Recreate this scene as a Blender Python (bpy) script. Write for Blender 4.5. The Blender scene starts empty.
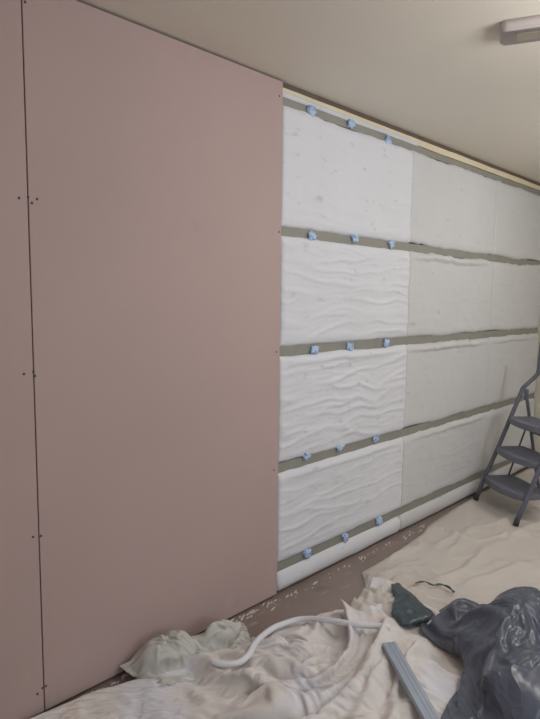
import bpy, bmesh, math, random
import numpy as np
from mathutils import Vector, Matrix, noise
PI = math.pi
sc = bpy.context.scene
COL = sc.collection
RNG = random.Random(7)
CLIPS = [[(2.1625, 2.3547), (2.4686, 2.36), (2.8081, 2.3411)], [(2.1785, 1.769), (2.5271, 1.7874), (2.8701, 1.7811)], [(2.2092, 1.2065), (2.507, 1.2064), (2.8507, 1.2121)], [(2.1618, 0.674), (2.4399, 0.6663), (2.778, 0.6601)], [(2.183, 0.1488), (2.5043, 0.1408), (2.8355, 0.1431)]]


# ------------------------------------------------------------------ helpers
def link(name, me, mat=None, parent=None, smooth=False):
    if smooth:
        for p in me.polygons: p.use_smooth = True
    o = bpy.data.objects.new(name, me); COL.objects.link(o)
    if mat: me.materials.append(mat)
    if parent: o.parent = parent
    return o
def obj(name, bm, mat=None, parent=None, smooth=False):
    me = bpy.data.meshes.new(name)
    bmesh.ops.recalc_face_normals(bm, faces=bm.faces)
    bm.to_mesh(me); bm.free()
    return link(name, me, mat, parent, smooth)
def tag(o, label=None, cat=None, group=None, kind=None):
    if label: o['label'] = label
    if cat: o['category'] = cat
    if group: o['group'] = group
    if kind: o['kind'] = kind
    return o
def empty(name, loc, label, cat, group=None, rz=0):
    o = bpy.data.objects.new(name, None); COL.objects.link(o)
    o.empty_display_size = .1
    o.location = loc; o.rotation_euler = (0, 0, rz)
    return tag(o, label, cat, group)
def struct(name, bm, mat, parent=None, smooth=False):
    o = obj(name, bm, mat, parent, smooth)
    if not parent: o['kind'] = 'structure'
    return o
def box(bm, x0, x1, y0, y1, z0, z1, bev=0, seg=2, M=None):
    r = bmesh.ops.create_cube(bm, size=1)
    vs = r['verts']
    for v in vs:
        v.co = Vector(((x0+x1)/2+v.co.x*(x1-x0), (y0+y1)/2+v.co.y*(y1-y0), (z0+z1)/2+v.co.z*(z1-z0)))
    if bev:
        es = list({e for v in vs for e in v.link_edges})
        r2 = bmesh.ops.bevel(bm, geom=es, offset=bev, segments=seg, affect='EDGES', profile=.5)
        vs = list({v for f in r2['faces'] for v in f.verts} | {v for v in vs if v.is_valid})
    if M:
        for v in vs: v.co = M @ v.co
    return bm
def tube(bm, pts, r, n=12, cap=True, flat=1.0):
    pts = [Vector(p) for p in pts]
    rr = r if isinstance(r, (list, tuple)) else [r]*len(pts)
    t0 = (pts[1]-pts[0]).normalized()
    up = Vector((0, 0, 1)) if abs(t0.z) < .9 else Vector((1, 0, 0))
    nrm = t0.cross(up).normalized()
    rings = []
    for i, p in enumerate(pts):
        a = pts[max(0, i-1)]; b = pts[min(len(pts)-1, i+1)]
        t = (b-a).normalized()
        nrm = (nrm - t*nrm.dot(t)).normalized(); bn = t.cross(nrm)
        rings.append([bm.verts.new(p + nrm*math.cos(2*PI*k/n)*rr[i] + bn*math.sin(2*PI*k/n)*rr[i]*flat) for k in range(n)])
    for a, b in zip(rings, rings[1:]):
        for k in range(n): bm.faces.new((a[k], a[(k+1)%n], b[(k+1)%n], b[k]))
    if cap: bm.faces.new(rings[0][::-1]); bm.faces.new(rings[-1])
    return bm
def smooth_path(pts, n=8):
    P = [Vector(p) for p in pts]; P = [P[0]*2-P[1]] + P + [P[-1]*2-P[-2]]
    out = []
    for i in range(1, len(P)-2):
        for k in range(n):
            t = k/n; a, b, c, d = P[i-1:i+3]
            out.append(.5*((2*b)+(c-a)*t+(2*a-5*b+4*c-d)*t*t+(3*b-a-3*c+d)*t**3))
    out.append(P[-2]); return out
def nz(x, y=0, z=0): return noise.noise(Vector((x, y, z)))
def s2l(c):
    return tuple(((v/255)/12.92 if v/255 <= .04045 else ((v/255+.055)/1.055)**2.4) for v in c)

def mat(name, col, rough=.8, var=.06, vs=3.0, bump=0, bs=60, metal=0, spec=.5, col2=None, stain_sheen=None, dist=.002, coords='Object', crease=None):
    m = bpy.data.materials.new(name); m.use_nodes = True
    nt = m.node_tree; N = nt.nodes; L = nt.links
    b = N['Principled BSDF']
    b.inputs['Roughness'].default_value = rough; b.inputs['Metallic'].default_value = metal
    b.inputs['Specular IOR Level'].default_value = spec
    c = s2l(col)
    tc = N.new('ShaderNodeTexCoord')
    no = N.new('ShaderNodeTexNoise'); no.inputs['Scale'].default_value = vs; no.inputs['Detail'].default_value = 6
    L.new(tc.outputs[coords], no.inputs['Vector'])
    rp = N.new('ShaderNodeValToRGB'); rp.color_ramp.elements[0].position = .3; rp.color_ramp.elements[1].position = .7
    c2 = s2l(col2) if col2 else tuple(min(1, v*(1+var)) for v in c)
    c1 = tuple(v*(1-var) for v in c)
    rp.color_ramp.elements[0].color = (*c1, 1); rp.color_ramp.elements[1].color = (*c2, 1)
    L.new(no.outputs['Fac'], rp.inputs['Fac'])
    last = rp.outputs['Color']
    if stain_sheen:
        for (scol, sscale, lo, hi, amt, stretch) in stain_sheen:
            n2 = N.new('ShaderNodeTexNoise'); n2.inputs['Scale'].default_value = sscale; n2.inputs['Detail'].default_value = 8
            mp = N.new('ShaderNodeMapping'); mp.inputs['Scale'].default_value = stretch
            L.new(tc.outputs[coords], mp.inputs['Vector']); L.new(mp.outputs[0], n2.inputs['Vector'])
            r2 = N.new('ShaderNodeMapRange'); r2.inputs['From Min'].default_value = lo; r2.inputs['From Max'].default_value = hi
            r2.inputs['To Max'].default_value = amt
            L.new(n2.outputs['Fac'], r2.inputs['Value'])
            mx = N.new('ShaderNodeMix'); mx.data_type = 'RGBA'
            L.new(r2.outputs[0], mx.inputs[0]); L.new(last, mx.inputs[6]); mx.inputs[7].default_value = (*s2l(scol), 1)
            last = mx.outputs[2]
    L.new(last, b.inputs['Base Color'])
    if bump:
        n3 = N.new('ShaderNodeTexNoise'); n3.inputs['Scale'].default_value = bs; n3.inputs['Detail'].default_value = 4
        L.new(tc.outputs[coords], n3.inputs['Vector'])
        bp = N.new('ShaderNodeBump'); bp.inputs['Strength'].default_value = bump; bp.inputs['Distance'].default_value = dist
        L.new(n3.outputs['Fac'], bp.inputs['Height']); L.new(bp.outputs[0], b.inputs['Normal'])
        if crease:      # soft ridged creases
            n4 = N.new('ShaderNodeTexNoise'); n4.inputs['Scale'].default_value = crease[0]; n4.inputs['Detail'].default_value = 3; n4.inputs['Distortion'].default_value = crease[2]
            m1 = N.new('ShaderNodeMath'); m1.operation = 'SUBTRACT'; m1.inputs[1].default_value = .5
            m2 = N.new('ShaderNodeMath'); m2.operation = 'ABSOLUTE'; m3 = N.new('ShaderNodeMath'); m3.operation = 'POWER'; m3.inputs[1].default_value = .6
            b2 = N.new('ShaderNodeBump'); b2.inputs['Strength'].default_value = 1; b2.inputs['Distance'].default_value = crease[1]; b2.invert = True
            L.new(tc.outputs[coords], n4.inputs['Vector']); L.new(n4.outputs['Fac'], m1.inputs[0]); L.new(m1.outputs[0], m2.inputs[0]); L.new(m2.outputs[0], m3.inputs[0])
            L.new(m3.outputs[0], b2.inputs['Height']); L.new(bp.outputs[0], b2.inputs['Normal']); L.new(b2.outputs[0], b.inputs['Normal'])
    return m

M = dict(
 pink=mat('pink_plasterboard', (188,165,163), .85, .03, 1.5, .12, 120, stain_sheen=[((205,186,180), 6, .68, .80, .35, (1,1,.6)), ((150,128,126), 5, .70, .80, .25, (1,1,1))]),
 screw=mat('dark_screw', (70,66,68), .5, .1),
 ceil=mat('ceiling_paint', (232,226,214), .8, .025, 1.2, .1, 80),
 wall=mat('room_wall_paint', (206,202,186), .8, .02, 2),
 backing=mat('old_wall_surface', (120,106,98), .9, .15, 6),
 timber=mat('cream_timber', (226,216,190), .75, .05, 8, .1, 40, stain_sheen=[((190,182,165), 12, .62, .75, .5, (1,1,1))]),
 brown=mat('brown_timber', (104,90,82), .8, .12, 9),
 strip=mat('grey_green_batten', (146,145,138), .6, .06, 10, .05, 60),
 fleece=mat('white_fleece', (226,225,228), .9, .025, 2.5, .25, 160, stain_sheen=[((150,148,150), 9, .70, .80, .35, (1,1,1.4)), ((196,198,208), 2.2, .55, .7, .4, (1,1,2.5))], dist=.004, coords='Generated'),
 fleece_w=mat('white_fleece_backed', (223,225,233), .9, .02, 3, .2, 120, dist=.004, stain_sheen=[((158,156,160), 11, .61, .73, .38, (1,1,2.4))]),
 fleece_dim=mat('dimmed_white_fleece', (209,210,214), .9, .02, 3, .15, 90, dist=.003, stain_sheen=[((150,148,148), 13, .63, .74, .4, (1,1,2.2))]),  # darker copy of the white fleece; weaker light farther along put in its colour
 blue=mat('blue_tape', (182,208,244), .6, .12, 30, .2, 60),
 floor=mat('brown_floor', (142,127,122), .55, .10, 3, .15, 50, stain_sheen=[((190,180,176), 11, .60, .74, .55, (.6,2.4,1)), ((90,76,72), 4, .6, .7, .4, (1,3,1))]),
 cloth=mat('cream_canvas', (204,197,192), .9, .03, 2, .25, 260, dist=.002, crease=(5, .005, 1.0), stain_sheen=[((204,184,174), 3.5, .60, .70, .55, (1,1,1)), ((170,158,146), 14, .68, .76, .4, (1,1,1))]),
 cloth2=mat('off_white_cotton', (222,217,216), .9, .03, 2.5, .2, 260, dist=.002, crease=(8, .004, 1.2), stain_sheen=[((222,224,236), 2.6, .50, .62, .7, (1,1,1)), ((208,186,172), 4, .60, .68, .4, (1,1,1))]),  # cool daylight painted as bluish patches; the tan ones are stains
 cloth3=mat('grey_green_cotton', (200,199,196), .9, .03, 5, .2, 260, dist=.002, crease=(9, .003, 1)),
 bag=mat('hazed_black_polythene', (84,90,106), .30, .04, 3, .3, 14, spec=.6, dist=.003, crease=(3.2, .018, 1.2)),  # black plastic lifted to blue-grey, veiling haze put into the colour
 teal=mat('dark_teal_plastic', (62,78,86), .25, .25, 14, .5, 30, spec=.6, dist=.01, stain_sheen=[((110,112,116), 16, .60, .68, .7, (1,1,1))]),
 tube=mat('white_foam', (226,228,236), .7, .02, 5, .1, 120),
 metal=mat('galvanised_steel', (168,179,196), .42, .08, 12, .1, 30, metal=.55),
 ladder=mat('dark_grey_enamel', (98,101,116), .35, .05, 8),
 tread=mat('tread_rubber', (110,112,126), .4, .06, 12, .25, 40, dist=.003),
 foot=mat('rubber_foot', (60,61,68), .7, .05),
 lampm=mat('fixture_plastic', (196,188,186), .5, .02),
 grille=mat('fixture_panel', (150,142,128), .5, .06, 20),
 dust=mat('plaster_dust', (206,200,196), .95, .06, 30),
 glass=mat('plain', (200,200,200)),
)

# ------------------------------------------------------------------ setting
W_X0, W_X1, W_Y0, H = -.43, 5.20, -3.60, 2.44
bm = bmesh.new(); box(bm, W_X0-.1, W_X1+.1, W_Y0-.1, .15, -.1, 0); struct('floor', bm, M['floor'])
bm = bmesh.new(); box(bm, W_X0-.1, W_X1+.1, W_Y0-.1, .15, H, H+.1); struct('ceiling', bm, M['ceil'])
bm = bmesh.new(); box(bm, W_X0-.1, W_X1+.1, .056, .15, 0, H); struct('wall_front', bm, M['backing'])
bm = bmesh.new(); box(bm, W_X0-.1, W_X0, W_Y0, .056, 0, H); struct('wall_left', bm, M['wall'])
bm = bmesh.new(); box(bm, W_X1, W_X1+.1, W_Y0, .056, 0, H); struct('wall_right', bm, M['wall'])
wx0, wx1, wz0, wz1 = WIN = (.2, 2.3, .85, 2.15)
bm = bmesh.new()
box(bm, W_X0, wx0, W_Y0-.1, W_Y0, 0, H); box(bm, wx1, W_X1, W_Y0-.1, W_Y0, 0, H)
box(bm, wx0, wx1, W_Y0-.1, W_Y0, 0, wz0); box(bm, wx0, wx1, W_Y0-.1, W_Y0, wz1, H)
struct('wall_back', bm, M['wall'])
bm = bmesh.new()
for a in (wx0, (wx0+wx1)/2-.025, wx1-.05): box(bm, a, a+.05, W_Y0-.07, W_Y0-.02, wz0, wz1)
for a in (wz0, wz1-.05): box(bm, wx0, wx1, W_Y0-.07, W_Y0-.02, a, a+.05)
struct('window_1', bm, M['timber'])
# white wood framing where the end wall meets the floor and the lined wall
bm = bmesh.new(); box(bm, W_X1-.018, W_X1, W_Y0+.02, -.002, 0.002, .09, .003); struct('baseboard_right', bm, M['timber'])

# ------------------------------------------------------------------ framing along the top of the open wall
bm = bmesh.new(); box(bm, 1.955, W_X1-.002, .016, .055, 2.4175, H-.001); 
struct('shadow_gap_trim_1', bm, M['brown'])  # recessed dark batten, its brown standing in for the shadow gap under the ceiling
def wavy_bar(x0, x1, y0, y1, z0, z1, amp=.0015, f=5, n=60, seed=0):
    bm = bmesh.new(); rings = []
    for i in range(n+1):
        x = x0+(x1-x0)*i/n; a = amp*nz(x*f, seed, 1); b = amp*nz(x*f, seed, 4)
        rings.append([bm.verts.new((x, y, z)) for y, z in ((y0, z0+a), (y0, z1+b), (y1, z1), (y1, z0))])
    for p, q in zip(rings, rings[1:]):
        for k in range(4): bm.faces.new((p[k], p[(k+1)%4], q[(k+1)%4], q[k]))
    bm.faces.new(rings[0]); bm.faces.new(rings[-1][::-1]); return bm
o = obj('timber_plate', wavy_bar(1.9545, W_X1-.006, .013, .054, 2.3785, 2.4145, .0025, 4), M['timber'])
tag(o, 'long cream timber plate running just under the ceiling above the white insulation', 'timber')
BAT = [2.360, 1.776, 1.213, .643, .141]
names = ['grey-green wall batten at the top, just under the cream timber plate',
         'second wall batten down, between the top and second rows of insulation',
         'middle wall batten, halfway up between ceiling and floor',
         'fourth wall batten down, passing behind the ladder just above its top tread',
         'lowest wall batten, just above the insulation roll along the floor']
for i, z in enumerate(BAT):
    o = obj('wall_batten', wavy_bar(W_X0+.02, W_X1-.006, .0145, .052, z-(.025 if i else .023), z+(.024 if i else .0145), .002, 6, seed=i), M['strip'])
    tag(o, names[i], 'batten', 'horizontal wall battens')

# ------------------------------------------------------------------ pink boards
def board(x0, x1, label, screws):
    r = empty('plasterboard_sheet', ((x0+x1)/2, .006, 0.014), label, 'plasterboard')
    bm = bmesh.new()
    n = 40; w = (x1-x0)/2
    box(bm, -w, w, -.006, .0065, 0, 2.4175, .0012, 1)
    f = obj('board_panel', bm, M['pink'], r)
    for (x, z) in screws:
        bm = bmesh.new(); bmesh.ops.create_uvsphere(bm, u_segments=12, v_segments=6, radius=.0045)
        for v in bm.verts: v.co = Vector((v.co.x+x-(x0+x1)/2, v.co.y*.35-.0062, v.co.z+z-.014))
        obj('screw', bm, M['screw'], r)
    return r
board(-.40, .7845, 'pink plasterboard sheet at the left edge, left of the narrow vertical joint', [(0.7579, 1.7688), (0.7546, 1.2088), (0.7659, 0.6543), (0.7632, 0.0896)])
board(.7885, 1.9525, 'wide pink plasterboard sheet standing right beside the exposed white insulation', [(0.7865, 1.7755), (0.8154, 1.7729), (0.7987, 1.7583), (0.7903, 1.1991), (0.7858, 1.2127), (0.7931, 0.6498), (0.7812, 0.1028), (0.7937, 0.104), (0.7969, 2.3668), (1.9308, 2.3649), (1.9378, 1.7666), (1.9305, 1.213), (1.9227, 0.647)])

# ------------------------------------------------------------------ insulation
COLS = [(1.955, 3.066), (3.060, 4.210), (4.204, 5.186)]
ROWS = [(2.338, 1.798), (1.754, 1.236), (1.190, .666), (.620, .163)]
def fleece(x0, x1, z0, z1, wr, seed, lip=0, nx=110, nzz=70, cover_t=0, cover_b=0, edge=.004, back_y=.050):
    bm = bmesh.new(); g = []
    for i in range(nx+1):
        col = []
        u = i/nx; x = x0+(x1-x0)*u
        zt = z1+cover_t*max(0, (u-.55)/.45 if cover_t > 0 else 0) + edge*1.8*nz(x*3.1, seed, 2)+edge*nz(x*13, seed, 3)
        zb = z0+cover_b + edge*1.5*nz(x*2.7, seed, 8)+edge*.8*nz(x*15, seed, 5)
        for j in range(nzz+1):
            v = j/nzz; z = zb+(zt-zb)*v
            wx = x+.05*nz(x*2, z*3, seed); wz = z+.045*nz(x*2.2, z*1.5, seed+3)+.02*nz(x*6, z*6, seed+4)
            r1 = 1-abs(nz(wx*1.6, wz*15, seed+1))*2.4; r2 = 1-abs(nz(wx*3.5, wz*34, seed+7))*2.4
            mod = .5+.5*min(1, max(0, .5+1.4*nz(x*2.2, z*2.2, seed+9)))
            d = wr*(.013*max(0, r1)**3*mod+.005*max(0, r2)**2*mod) + .006*nz(x*2.5, z*2.5, seed)+.0012*nz(x*12, z*16, seed)
            eu = min(1, (min(u, 1-u)*(x1-x0))/.02); ev = min(1, min(v, 1-v)*(zt-zb)/.045)
            puff = (1-(1-ev)**2)**.5*(.8+.2*eu)
            y = .016-.017*puff-d*ev*(.4+.6*eu)
            if lip and v > .90:      # folded hem hanging over the batten
                k = (v-.90)/.10; hh = max(0, min(1, 1.6*math.sin(PI*min(1, u*1.02))+.4*nz(x*4, seed)))
                y -= lip*math.sin(PI*min(1, k*1.05))*hh
            col.append(bm.verts.new((x, y, z)))
        g.append(col)
    for i in range(nx):
        for j in range(nzz):
            bm.faces.new((g[i][j], g[i+1][j], g[i+1][j+1], g[i][j+1]))
    # close the batt: back face edges go to the wall behind
    rim = [g[i][0] for i in range(nx+1)]+[g[nx][j] for j in range(1, nzz+1)]+[g[i][nzz] for i in range(nx-1, -1, -1)]+[g[0][j] for j in range(nzz-1, 0, -1)]
    back = [bm.verts.new((v.co.x, back_y, v.co.z)) for v in rim]
    for k in range(len(rim)):
        bm.faces.new((rim[k], back[k], back[(k+1)%len(rim)], rim[(k+1)%len(rim)]))
    bm.faces.new(back)
    return bm
cw = ['column beside pink board', 'middle column', 'far right column']
rw = ['top row', 'second row', 'third row', 'fourth row']
look = {(0,0):'flat smooth white insulation batt with faint smudges', (0,1):'white insulation batt with fine horizontal creases', (0,2):'deeply creased white insulation batt', (0,3):'white insulation batt with shallow slanting creases',
        (1,0):'pale insulation batt with small dark specks', (1,1):'plain pale insulation batt with a folded hem', (1,2):'smooth pale insulation batt with a bright folded hem', (1,3):'smooth grey-white insulation batt',
        (2,0):'narrow-looking greyish insulation batt under the cream timber', (2,1):'greyish flat insulation batt', (2,2):'plain greyish insulation batt', (2,3):'greyish insulation batt behind the folding ladder'}
WR = {(0,0):.28, (0,1):.55, (0,2):.75, (0,3):.45, (1,0):.12, (1,1):.12, (1,2):.06, (1,3):.15, (2,0):.2, (2,1):.1, (2,2):.06, (2,3):.06}
for c, (x0, x1) in enumerate(COLS):
    for r, (z1, z0) in enumerate(ROWS):
        lip = .016 if (c == 1 and r in (1, 2)) else (.010 if (c, r) in ((1, 3), (2, 2), (0, 3), (0, 2)) else 0)
        o = obj('insulation_batt', fleece(x0+.002, x1-.002, z0, z1, WR[c, r], 10*c+r+1, lip, cover_t=.028 if (c, r) == (2, 1) else 0, edge=.0045 if c == 0 else .009),
                M['fleece_w'] if c == 0 else M['fleece_dim'], smooth=True)
        tag(o, f'{look[c, r]}, {rw[r]}, {cw[c]}', 'insulation', 'insulation batts between the battens')
# thin strip of fleece above the top batten
o = obj('insulation_strip', fleece(1.957, 3.13, 2.3745, 2.3965, .0, 44, 0, 90, 6, edge=.002, back_y=.0125), M['fleece_w'], smooth=True)
tag(o, 'thin white insulation strip between the cream timber plate and the top batten', 'insulation')
# rolls along the foot of the wall
rl = ['white insulation roll along the floor, beside the pink board', 'white insulation roll along the floor under the middle column', 'greyish insulation roll along the floor behind the ladder']
for c, (x0, x1) in enumerate(COLS):
    bm = bmesh.new(); n = 60; rings = []
    z0, z1 = .012, .116
    for i in range(n+1):
        x = x0+.004+(x1-x0-.008)*i/n; k = min(1, min(i, n-i)/2+.75); ring = []
        for q in range(20):
            a = 2*PI*q/20
            ring.append(bm.verts.new((x, .020+.026*math.cos(a)*k-.004*nz(x*7, a, c), (z0+z1)/2+(z1-z0)/2*math.sin(a)*k+.003*nz(x*9, a, c+3))))
        rings.append(ring)
    for a, b in zip(rings, rings[1:]):
        for q in range(20): bm.faces.new((a[q], a[(q+1)%20], b[(q+1)%20], b[q]))
    bm.faces.new(rings[0]); bm.faces.new(rings[-1][::-1])
    o = obj('insulation_roll', bm, M['fleece_w'] if c == 0 else M['fleece_dim'], smooth=True)
    tag(o, rl[c], 'insulation', 'insulation rolls along the floor')
bm = bmesh.new(); box(bm, W_X0+.01, W_X1-.006, .0145, .054, .001, .011); o = obj('floor_track', bm, M['brown']); tag(o, 'thin brown floor track under the white insulation rolls', 'timber')

# blue tape bits holding the insulation to the battens
hn = ['top', 'second', 'middle', 'fourth', 'lowest']
for r in range(5):
    for q in range(3):
        x, z = CLIPS[r][q]
        bm = bmesh.new(); bmesh.ops.create_icosphere(bm, subdivisions=3, radius=1)
        sx, sz = .027+.006*nz(r*3.3, q*2.1), (.021+.006*nz(r*1.7, q*4.3, 3))
        rot = RNG.uniform(-.6, .6)
        for v in bm.verts:
            p = v.co.copy(); k = 1+.8*nz(p.x*1.9+r*5, p.y*1.6+q*7, p.z*1.6)+.25*nz(p.x*5, p.y*5+r, p.z*5+q)
            p *= k; X_ = p.x*math.cos(rot)-p.z*math.sin(rot)*.6; Z_ = p.x*math.sin(rot)+p.z*math.cos(rot)
            v.co = Vector((X_*sx, p.y*.009, Z_*sz))
        # a torn tail of tape
        a0 = RNG.uniform(0, 6.28); L_ = .026
        pts = [(math.cos(a0)*L_*t, -.006-.004*t, math.sin(a0)*L_*t) for t in (0, .5, 1)]
        tube(bm, pts, [.008, .009, .003], 8, flat=.35)
        o = obj('tape_tab', bm, M['blue'], smooth=True); o.location = (x, .006, z)
        tag(o, ('crumpled blue tape tab on the %s batten, %s' % (hn[r], ['nearest to the pink board', 'the middle one of its three', 'farthest from the pink board'][q])), 'tape', 'blue tape tabs on the battens')

# ------------------------------------------------------------------ ceiling fixture
fx = empty('ceiling_fixture', (2.139, -.908, H-.001), 'long pale rounded fixture on the ceiling with a recessed darker panel', 'light fixture', rz=math.atan2(-.92, .40))
def slab(bm, x0, x1, w, z0, z1, r, seg=8, bev=.006):
    pts = []
    for cx, cy, a0 in ((x1-r, w/2-r, 0), (x0+r, w/2-r, 90), (x0+r, -w/2+r, 180), (x1-r, -w/2+r, 270)):
        for k in range(seg+1):
            a = math.radians(a0+90*k/seg); pts.append((cx+r*math.cos(a), cy+r*math.sin(a)))
    vs = [bm.verts.new((x, y, z0)) for x, y in pts]; f = bm.faces.new(vs)
    e = bmesh.ops.extrude_face_region(bm, geom=[f]); up = [v for v in e['geom'] if isinstance(v, bmesh.types.BMVert)]
    for v in up: v.co.z = z1
    es = [e_ for e_ in bm.edges if all(abs(v.co.z-z0) < 1e-6 for v in e_.verts)]
    if bev: bmesh.ops.bevel(bm, geom=es, offset=bev, segments=3, affect='EDGES')
bm = bmesh.new(); slab(bm, 0, 1.0, .135, -.036, 0, .026); obj('fixture_body', bm, M['lampm'], fx, True)
bm = bmesh.new(); slab(bm, .055, .94, .062, -.0395, -.0355, .004, bev=.001); obj('recessed_panel', bm, M['grille'], fx)

# ------------------------------------------------------------------ ladder
FL = Vector((3.967, -.068, 0)); WD = Vector((-.566, -.824, 0)); DD = Vector((.824, -.566, 0)); LW = .488
LZ = .016
ld = empty('step_ladder', (FL.x, FL.y, LZ), 'dark grey folding step ladder with wide treads and a bent handrail, beside the far insulation', 'ladder')
def LP(w, d, z): return tuple(WD*w + DD*d + Vector((0, 0, z)))
def rail_path(w):
    return [LP(w, 0, .02), LP(w, .16, .40), LP(w, .315, .785), LP(w, .335, .825), LP(w, .425, .905), LP(w, .447, .94), LP(w, .455, 1.04), LP(w, .47, 1.2)]
bm = bmesh.new()
path = smooth_path(rail_path(0)+[LP(.06, .48, 1.27), LP(LW/2, .482, 1.285), LP(LW-.06, .48, 1.27)]+rail_path(LW)[::-1], 5)
tube(bm, path, .0155, 12); obj('front_rail', bm, M['ladder'], ld, True)
for w in (.022, LW-.022):
    bm = bmesh.new(); tube(bm, smooth_path([LP(w, .335, .80), LP(w, .36, .70), LP(w, .42, .40), LP(w, .50, .02)], 4), .012, 10); obj('rear_leg', bm, M['ladder'], ld, True)
    bm = bmesh.new(); box(bm, -.014, .014, -.012, .012, -.05, .03, .006); 
    for v in bm.verts: v.co += Vector(LP(w, .345, .785))
    obj('hinge_plate', bm, M['ladder'], ld)
for z in (.10, .50):
    d_ = .335+(.80-z)*.2
    bm = bmesh.new(); tube(bm, [LP(.022, d_, z), LP(LW-.022, d_, z)], .008, 8); obj('cross_bar', bm, M['ladder'], ld, True)
for w, d, in ((0, 0), (LW, 0), (.022, .502), (LW-.022, .502)):
    bm = bmesh.new(); tube(bm, [LP(w, d-.004, 0), LP(w, d+.008, .045)], [.019, .017], 12); obj('rubber_foot', bm, M['foot'], ld, True)
for zt, dep in ((.190, .245), (.402, .23), (.618, .205)):
    bm = bmesh.new(); n = 26; f0 = zt*.4-.065
    top = []; bot = []; lo = []; inn = []
    K = []
    w0, w1 = .018, LW-.018
    for i in range(n+1):
        u = i/n; bow = .045*(1-(2*u-1)**2)
        rr = .02*(1-min(1, min(u, 1-u)*12))**2
        K.append((w0+(w1-w0)*u, f0-bow+rr+.03))
    for i in range(n, -1, -1):
        u = i/n; K.append((w0+.012+(w1-w0-.024)*u, f0+dep))
    vt = [bm.verts.new(LP(w, d, zt)) for w, d in K]; vb = [bm.verts.new(LP(w, d, zt-.040)) for w, d in K]
    bm.faces.new(vt); bm.faces.new(vb[::-1])
    for k in range(len(K)): bm.faces.new((vt[k], vt[(k+1)%len(K)], vb[(k+1)%len(K)], vb[k]))
    es = [e for e in bm.edges if e.verts[0] in vt and e.verts[1] in vt] + [e for e in bm.edges if e.verts[0] in vb and e.verts[1] in vb]
    bmesh.ops.bevel(bm, geom=es, offset=.008, segments=3, affect='EDGES')
    t = obj('tread', bm, M['tread'], ld, False)
    bm = bmesh.new()
    for k in range(7):
        d = f0+.05+k*(dep-.08)/6; tube(bm, [LP(.05, d, zt+.0005), LP(LW-.05, d, zt+.0005)], .0022, 6)
    obj('grip_rib', bm, M['tread'], t)
for w in (.045, LW-.045):
    bm = bmesh.new(); tube(bm, [LP(w, .205*.4+.14, .19), LP(w, .625*.4+.115, .61)], .0065, 8); obj('link_bar', bm, M['ladder'], ld, True)

# ------------------------------------------------------------------ drop cloth spread flat (height field with drawn folds)
EDGE = [(1.98, -.33), (2.14, -.31), (2.30, -.272), (2.40, -.20), (2.45, -.150), (2.75, -.135), (3.10, -.108), (3.17, -.10), (3.28, -.058), (3.7, -.03), (4.05, -.006), (4.6, -.004), (5.17, -.004)]
FOLDS = [(2.391, -0.214, 2.543, -0.315, 0.012, 0.012), (3.306, -0.07, 3.257, -0.367, 0.02, 0.018), (3.257, -0.367, 3.712, -0.612, 0.014, 0.016), (2.461, -0.494, 3.333, -0.519, 0.016, 0.02), (3.333, -0.519, 3.884, -0.549, 0.018, 0.015), (2.888, -0.369, 3.627, -0.257, 0.01, 0.02), (2.623, -0.115, 3.006, -0.207, 0.012, 0.014), (2.615, -0.574, 3.298, -0.763, 0.014, 0.022), (4.11, -0.184, 4.689, -0.256, 0.01, 0.015), (3.08, -0.095, 3.237, -0.095, 0.02, 0.012), (3.512, -0.311, 3.915, -0.406, 0.012, 0.012), (2.287, -0.258, 2.148, -0.445, 0.03, 0.014), (2.314, -0.312, 2.203, -0.462, 0.03, 0.012), (2.172, -0.282, 2.097, -0.431, 0.03, 0.014), (2.561, -0.255, 2.806, -0.291, 0.008, 0.012), (3.642, -0.071, 3.935, -0.075, 0.008, 0.02)]
def cloth_h(x, y):
    h = .006
    for (ax, ay, bx, by, amp, wd) in FOLDS:
        dx, dy = bx-ax, by-ay; L2 = dx*dx+dy*dy
        t = ((x-ax)*dx+(y-ay)*dy)/L2
        tc = max(0, min(1, t)); px, py = ax+tc*dx, ay+tc*dy
        wob = .035*nz(tc*3+ax*7, ay*5)+.012*nz(tc*9+ax*3, ay*3, 5)
        L_ = math.sqrt(L2); s = ((x-px)*-dy+(y-py)*dx)/L_ - wob
        over = max(0, abs(t-.5)-.5)*L_
        taper = math.sin(PI*min(1, max(0, .08+tc*.84)))
        r2 = (s/wd)**2 if s > 0 else (s/(wd*1.9))**2
        h += 1.35*amp*taper*math.exp(-r2)*math.exp(-(over/.05)**2)
    wx, wy = x+.08*nz(x*3, y*3, 2), y+.08*nz(x*3, y*3, 5)
    a = 1-abs(nz(wx*2.6+wy*1.5, wy*4-wx*1.2, 7))*2.6
    h += .012*max(0, a)**2+.006*(nz(x*5, y*5, 3)+.5)+.0018*nz(x*18, y*18, 2)
    near = max(0, 1-math.hypot((x-2.35)/.45, (y+.42)/.3))
    b = 1-abs(nz(wx*9, wy*9, 11))*2.4
    h += near*.035*max(0, b)**2
    return h
nu, nv = 330, 150
def edge_pt(u):
    x = EDGE[0][0]+(EDGE[-1][0]-EDGE[0][0])*u
    for (ax, ay), (bx, by) in zip(EDGE, EDGE[1:]):
        if x <= bx: return x, ay+(by-ay)*(x-ax)/(bx-ax)
    return EDGE[-1]
bm = bmesh.new(); g = []
for i in range(nu+1):
    ex, ey = edge_pt(i/nu)
    ey += .012*nz(ex*5, 1, 1)*min(1, (5.1-ex))+.005*nz(ex*16, 1, 1)*min(1, (5.1-ex)); ey = min(ey, -.003)
    col = []
    for j in range(nv+1):
        v = j/nv; y = ey+(-1.75-ey)*v; x = ex+.04*v*nz(v*3, ex)
        x = min(x, W_X1-.025)
        k = min(1, j/3)
        col.append(bm.verts.new((x, y, .0035+k*cloth_h(x, y))))
    g.append(col)
for i in range(nu):
    for j in range(nv): bm.faces.new((g[i][j], g[i+1][j], g[i+1][j+1], g[i][j+1]))
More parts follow.
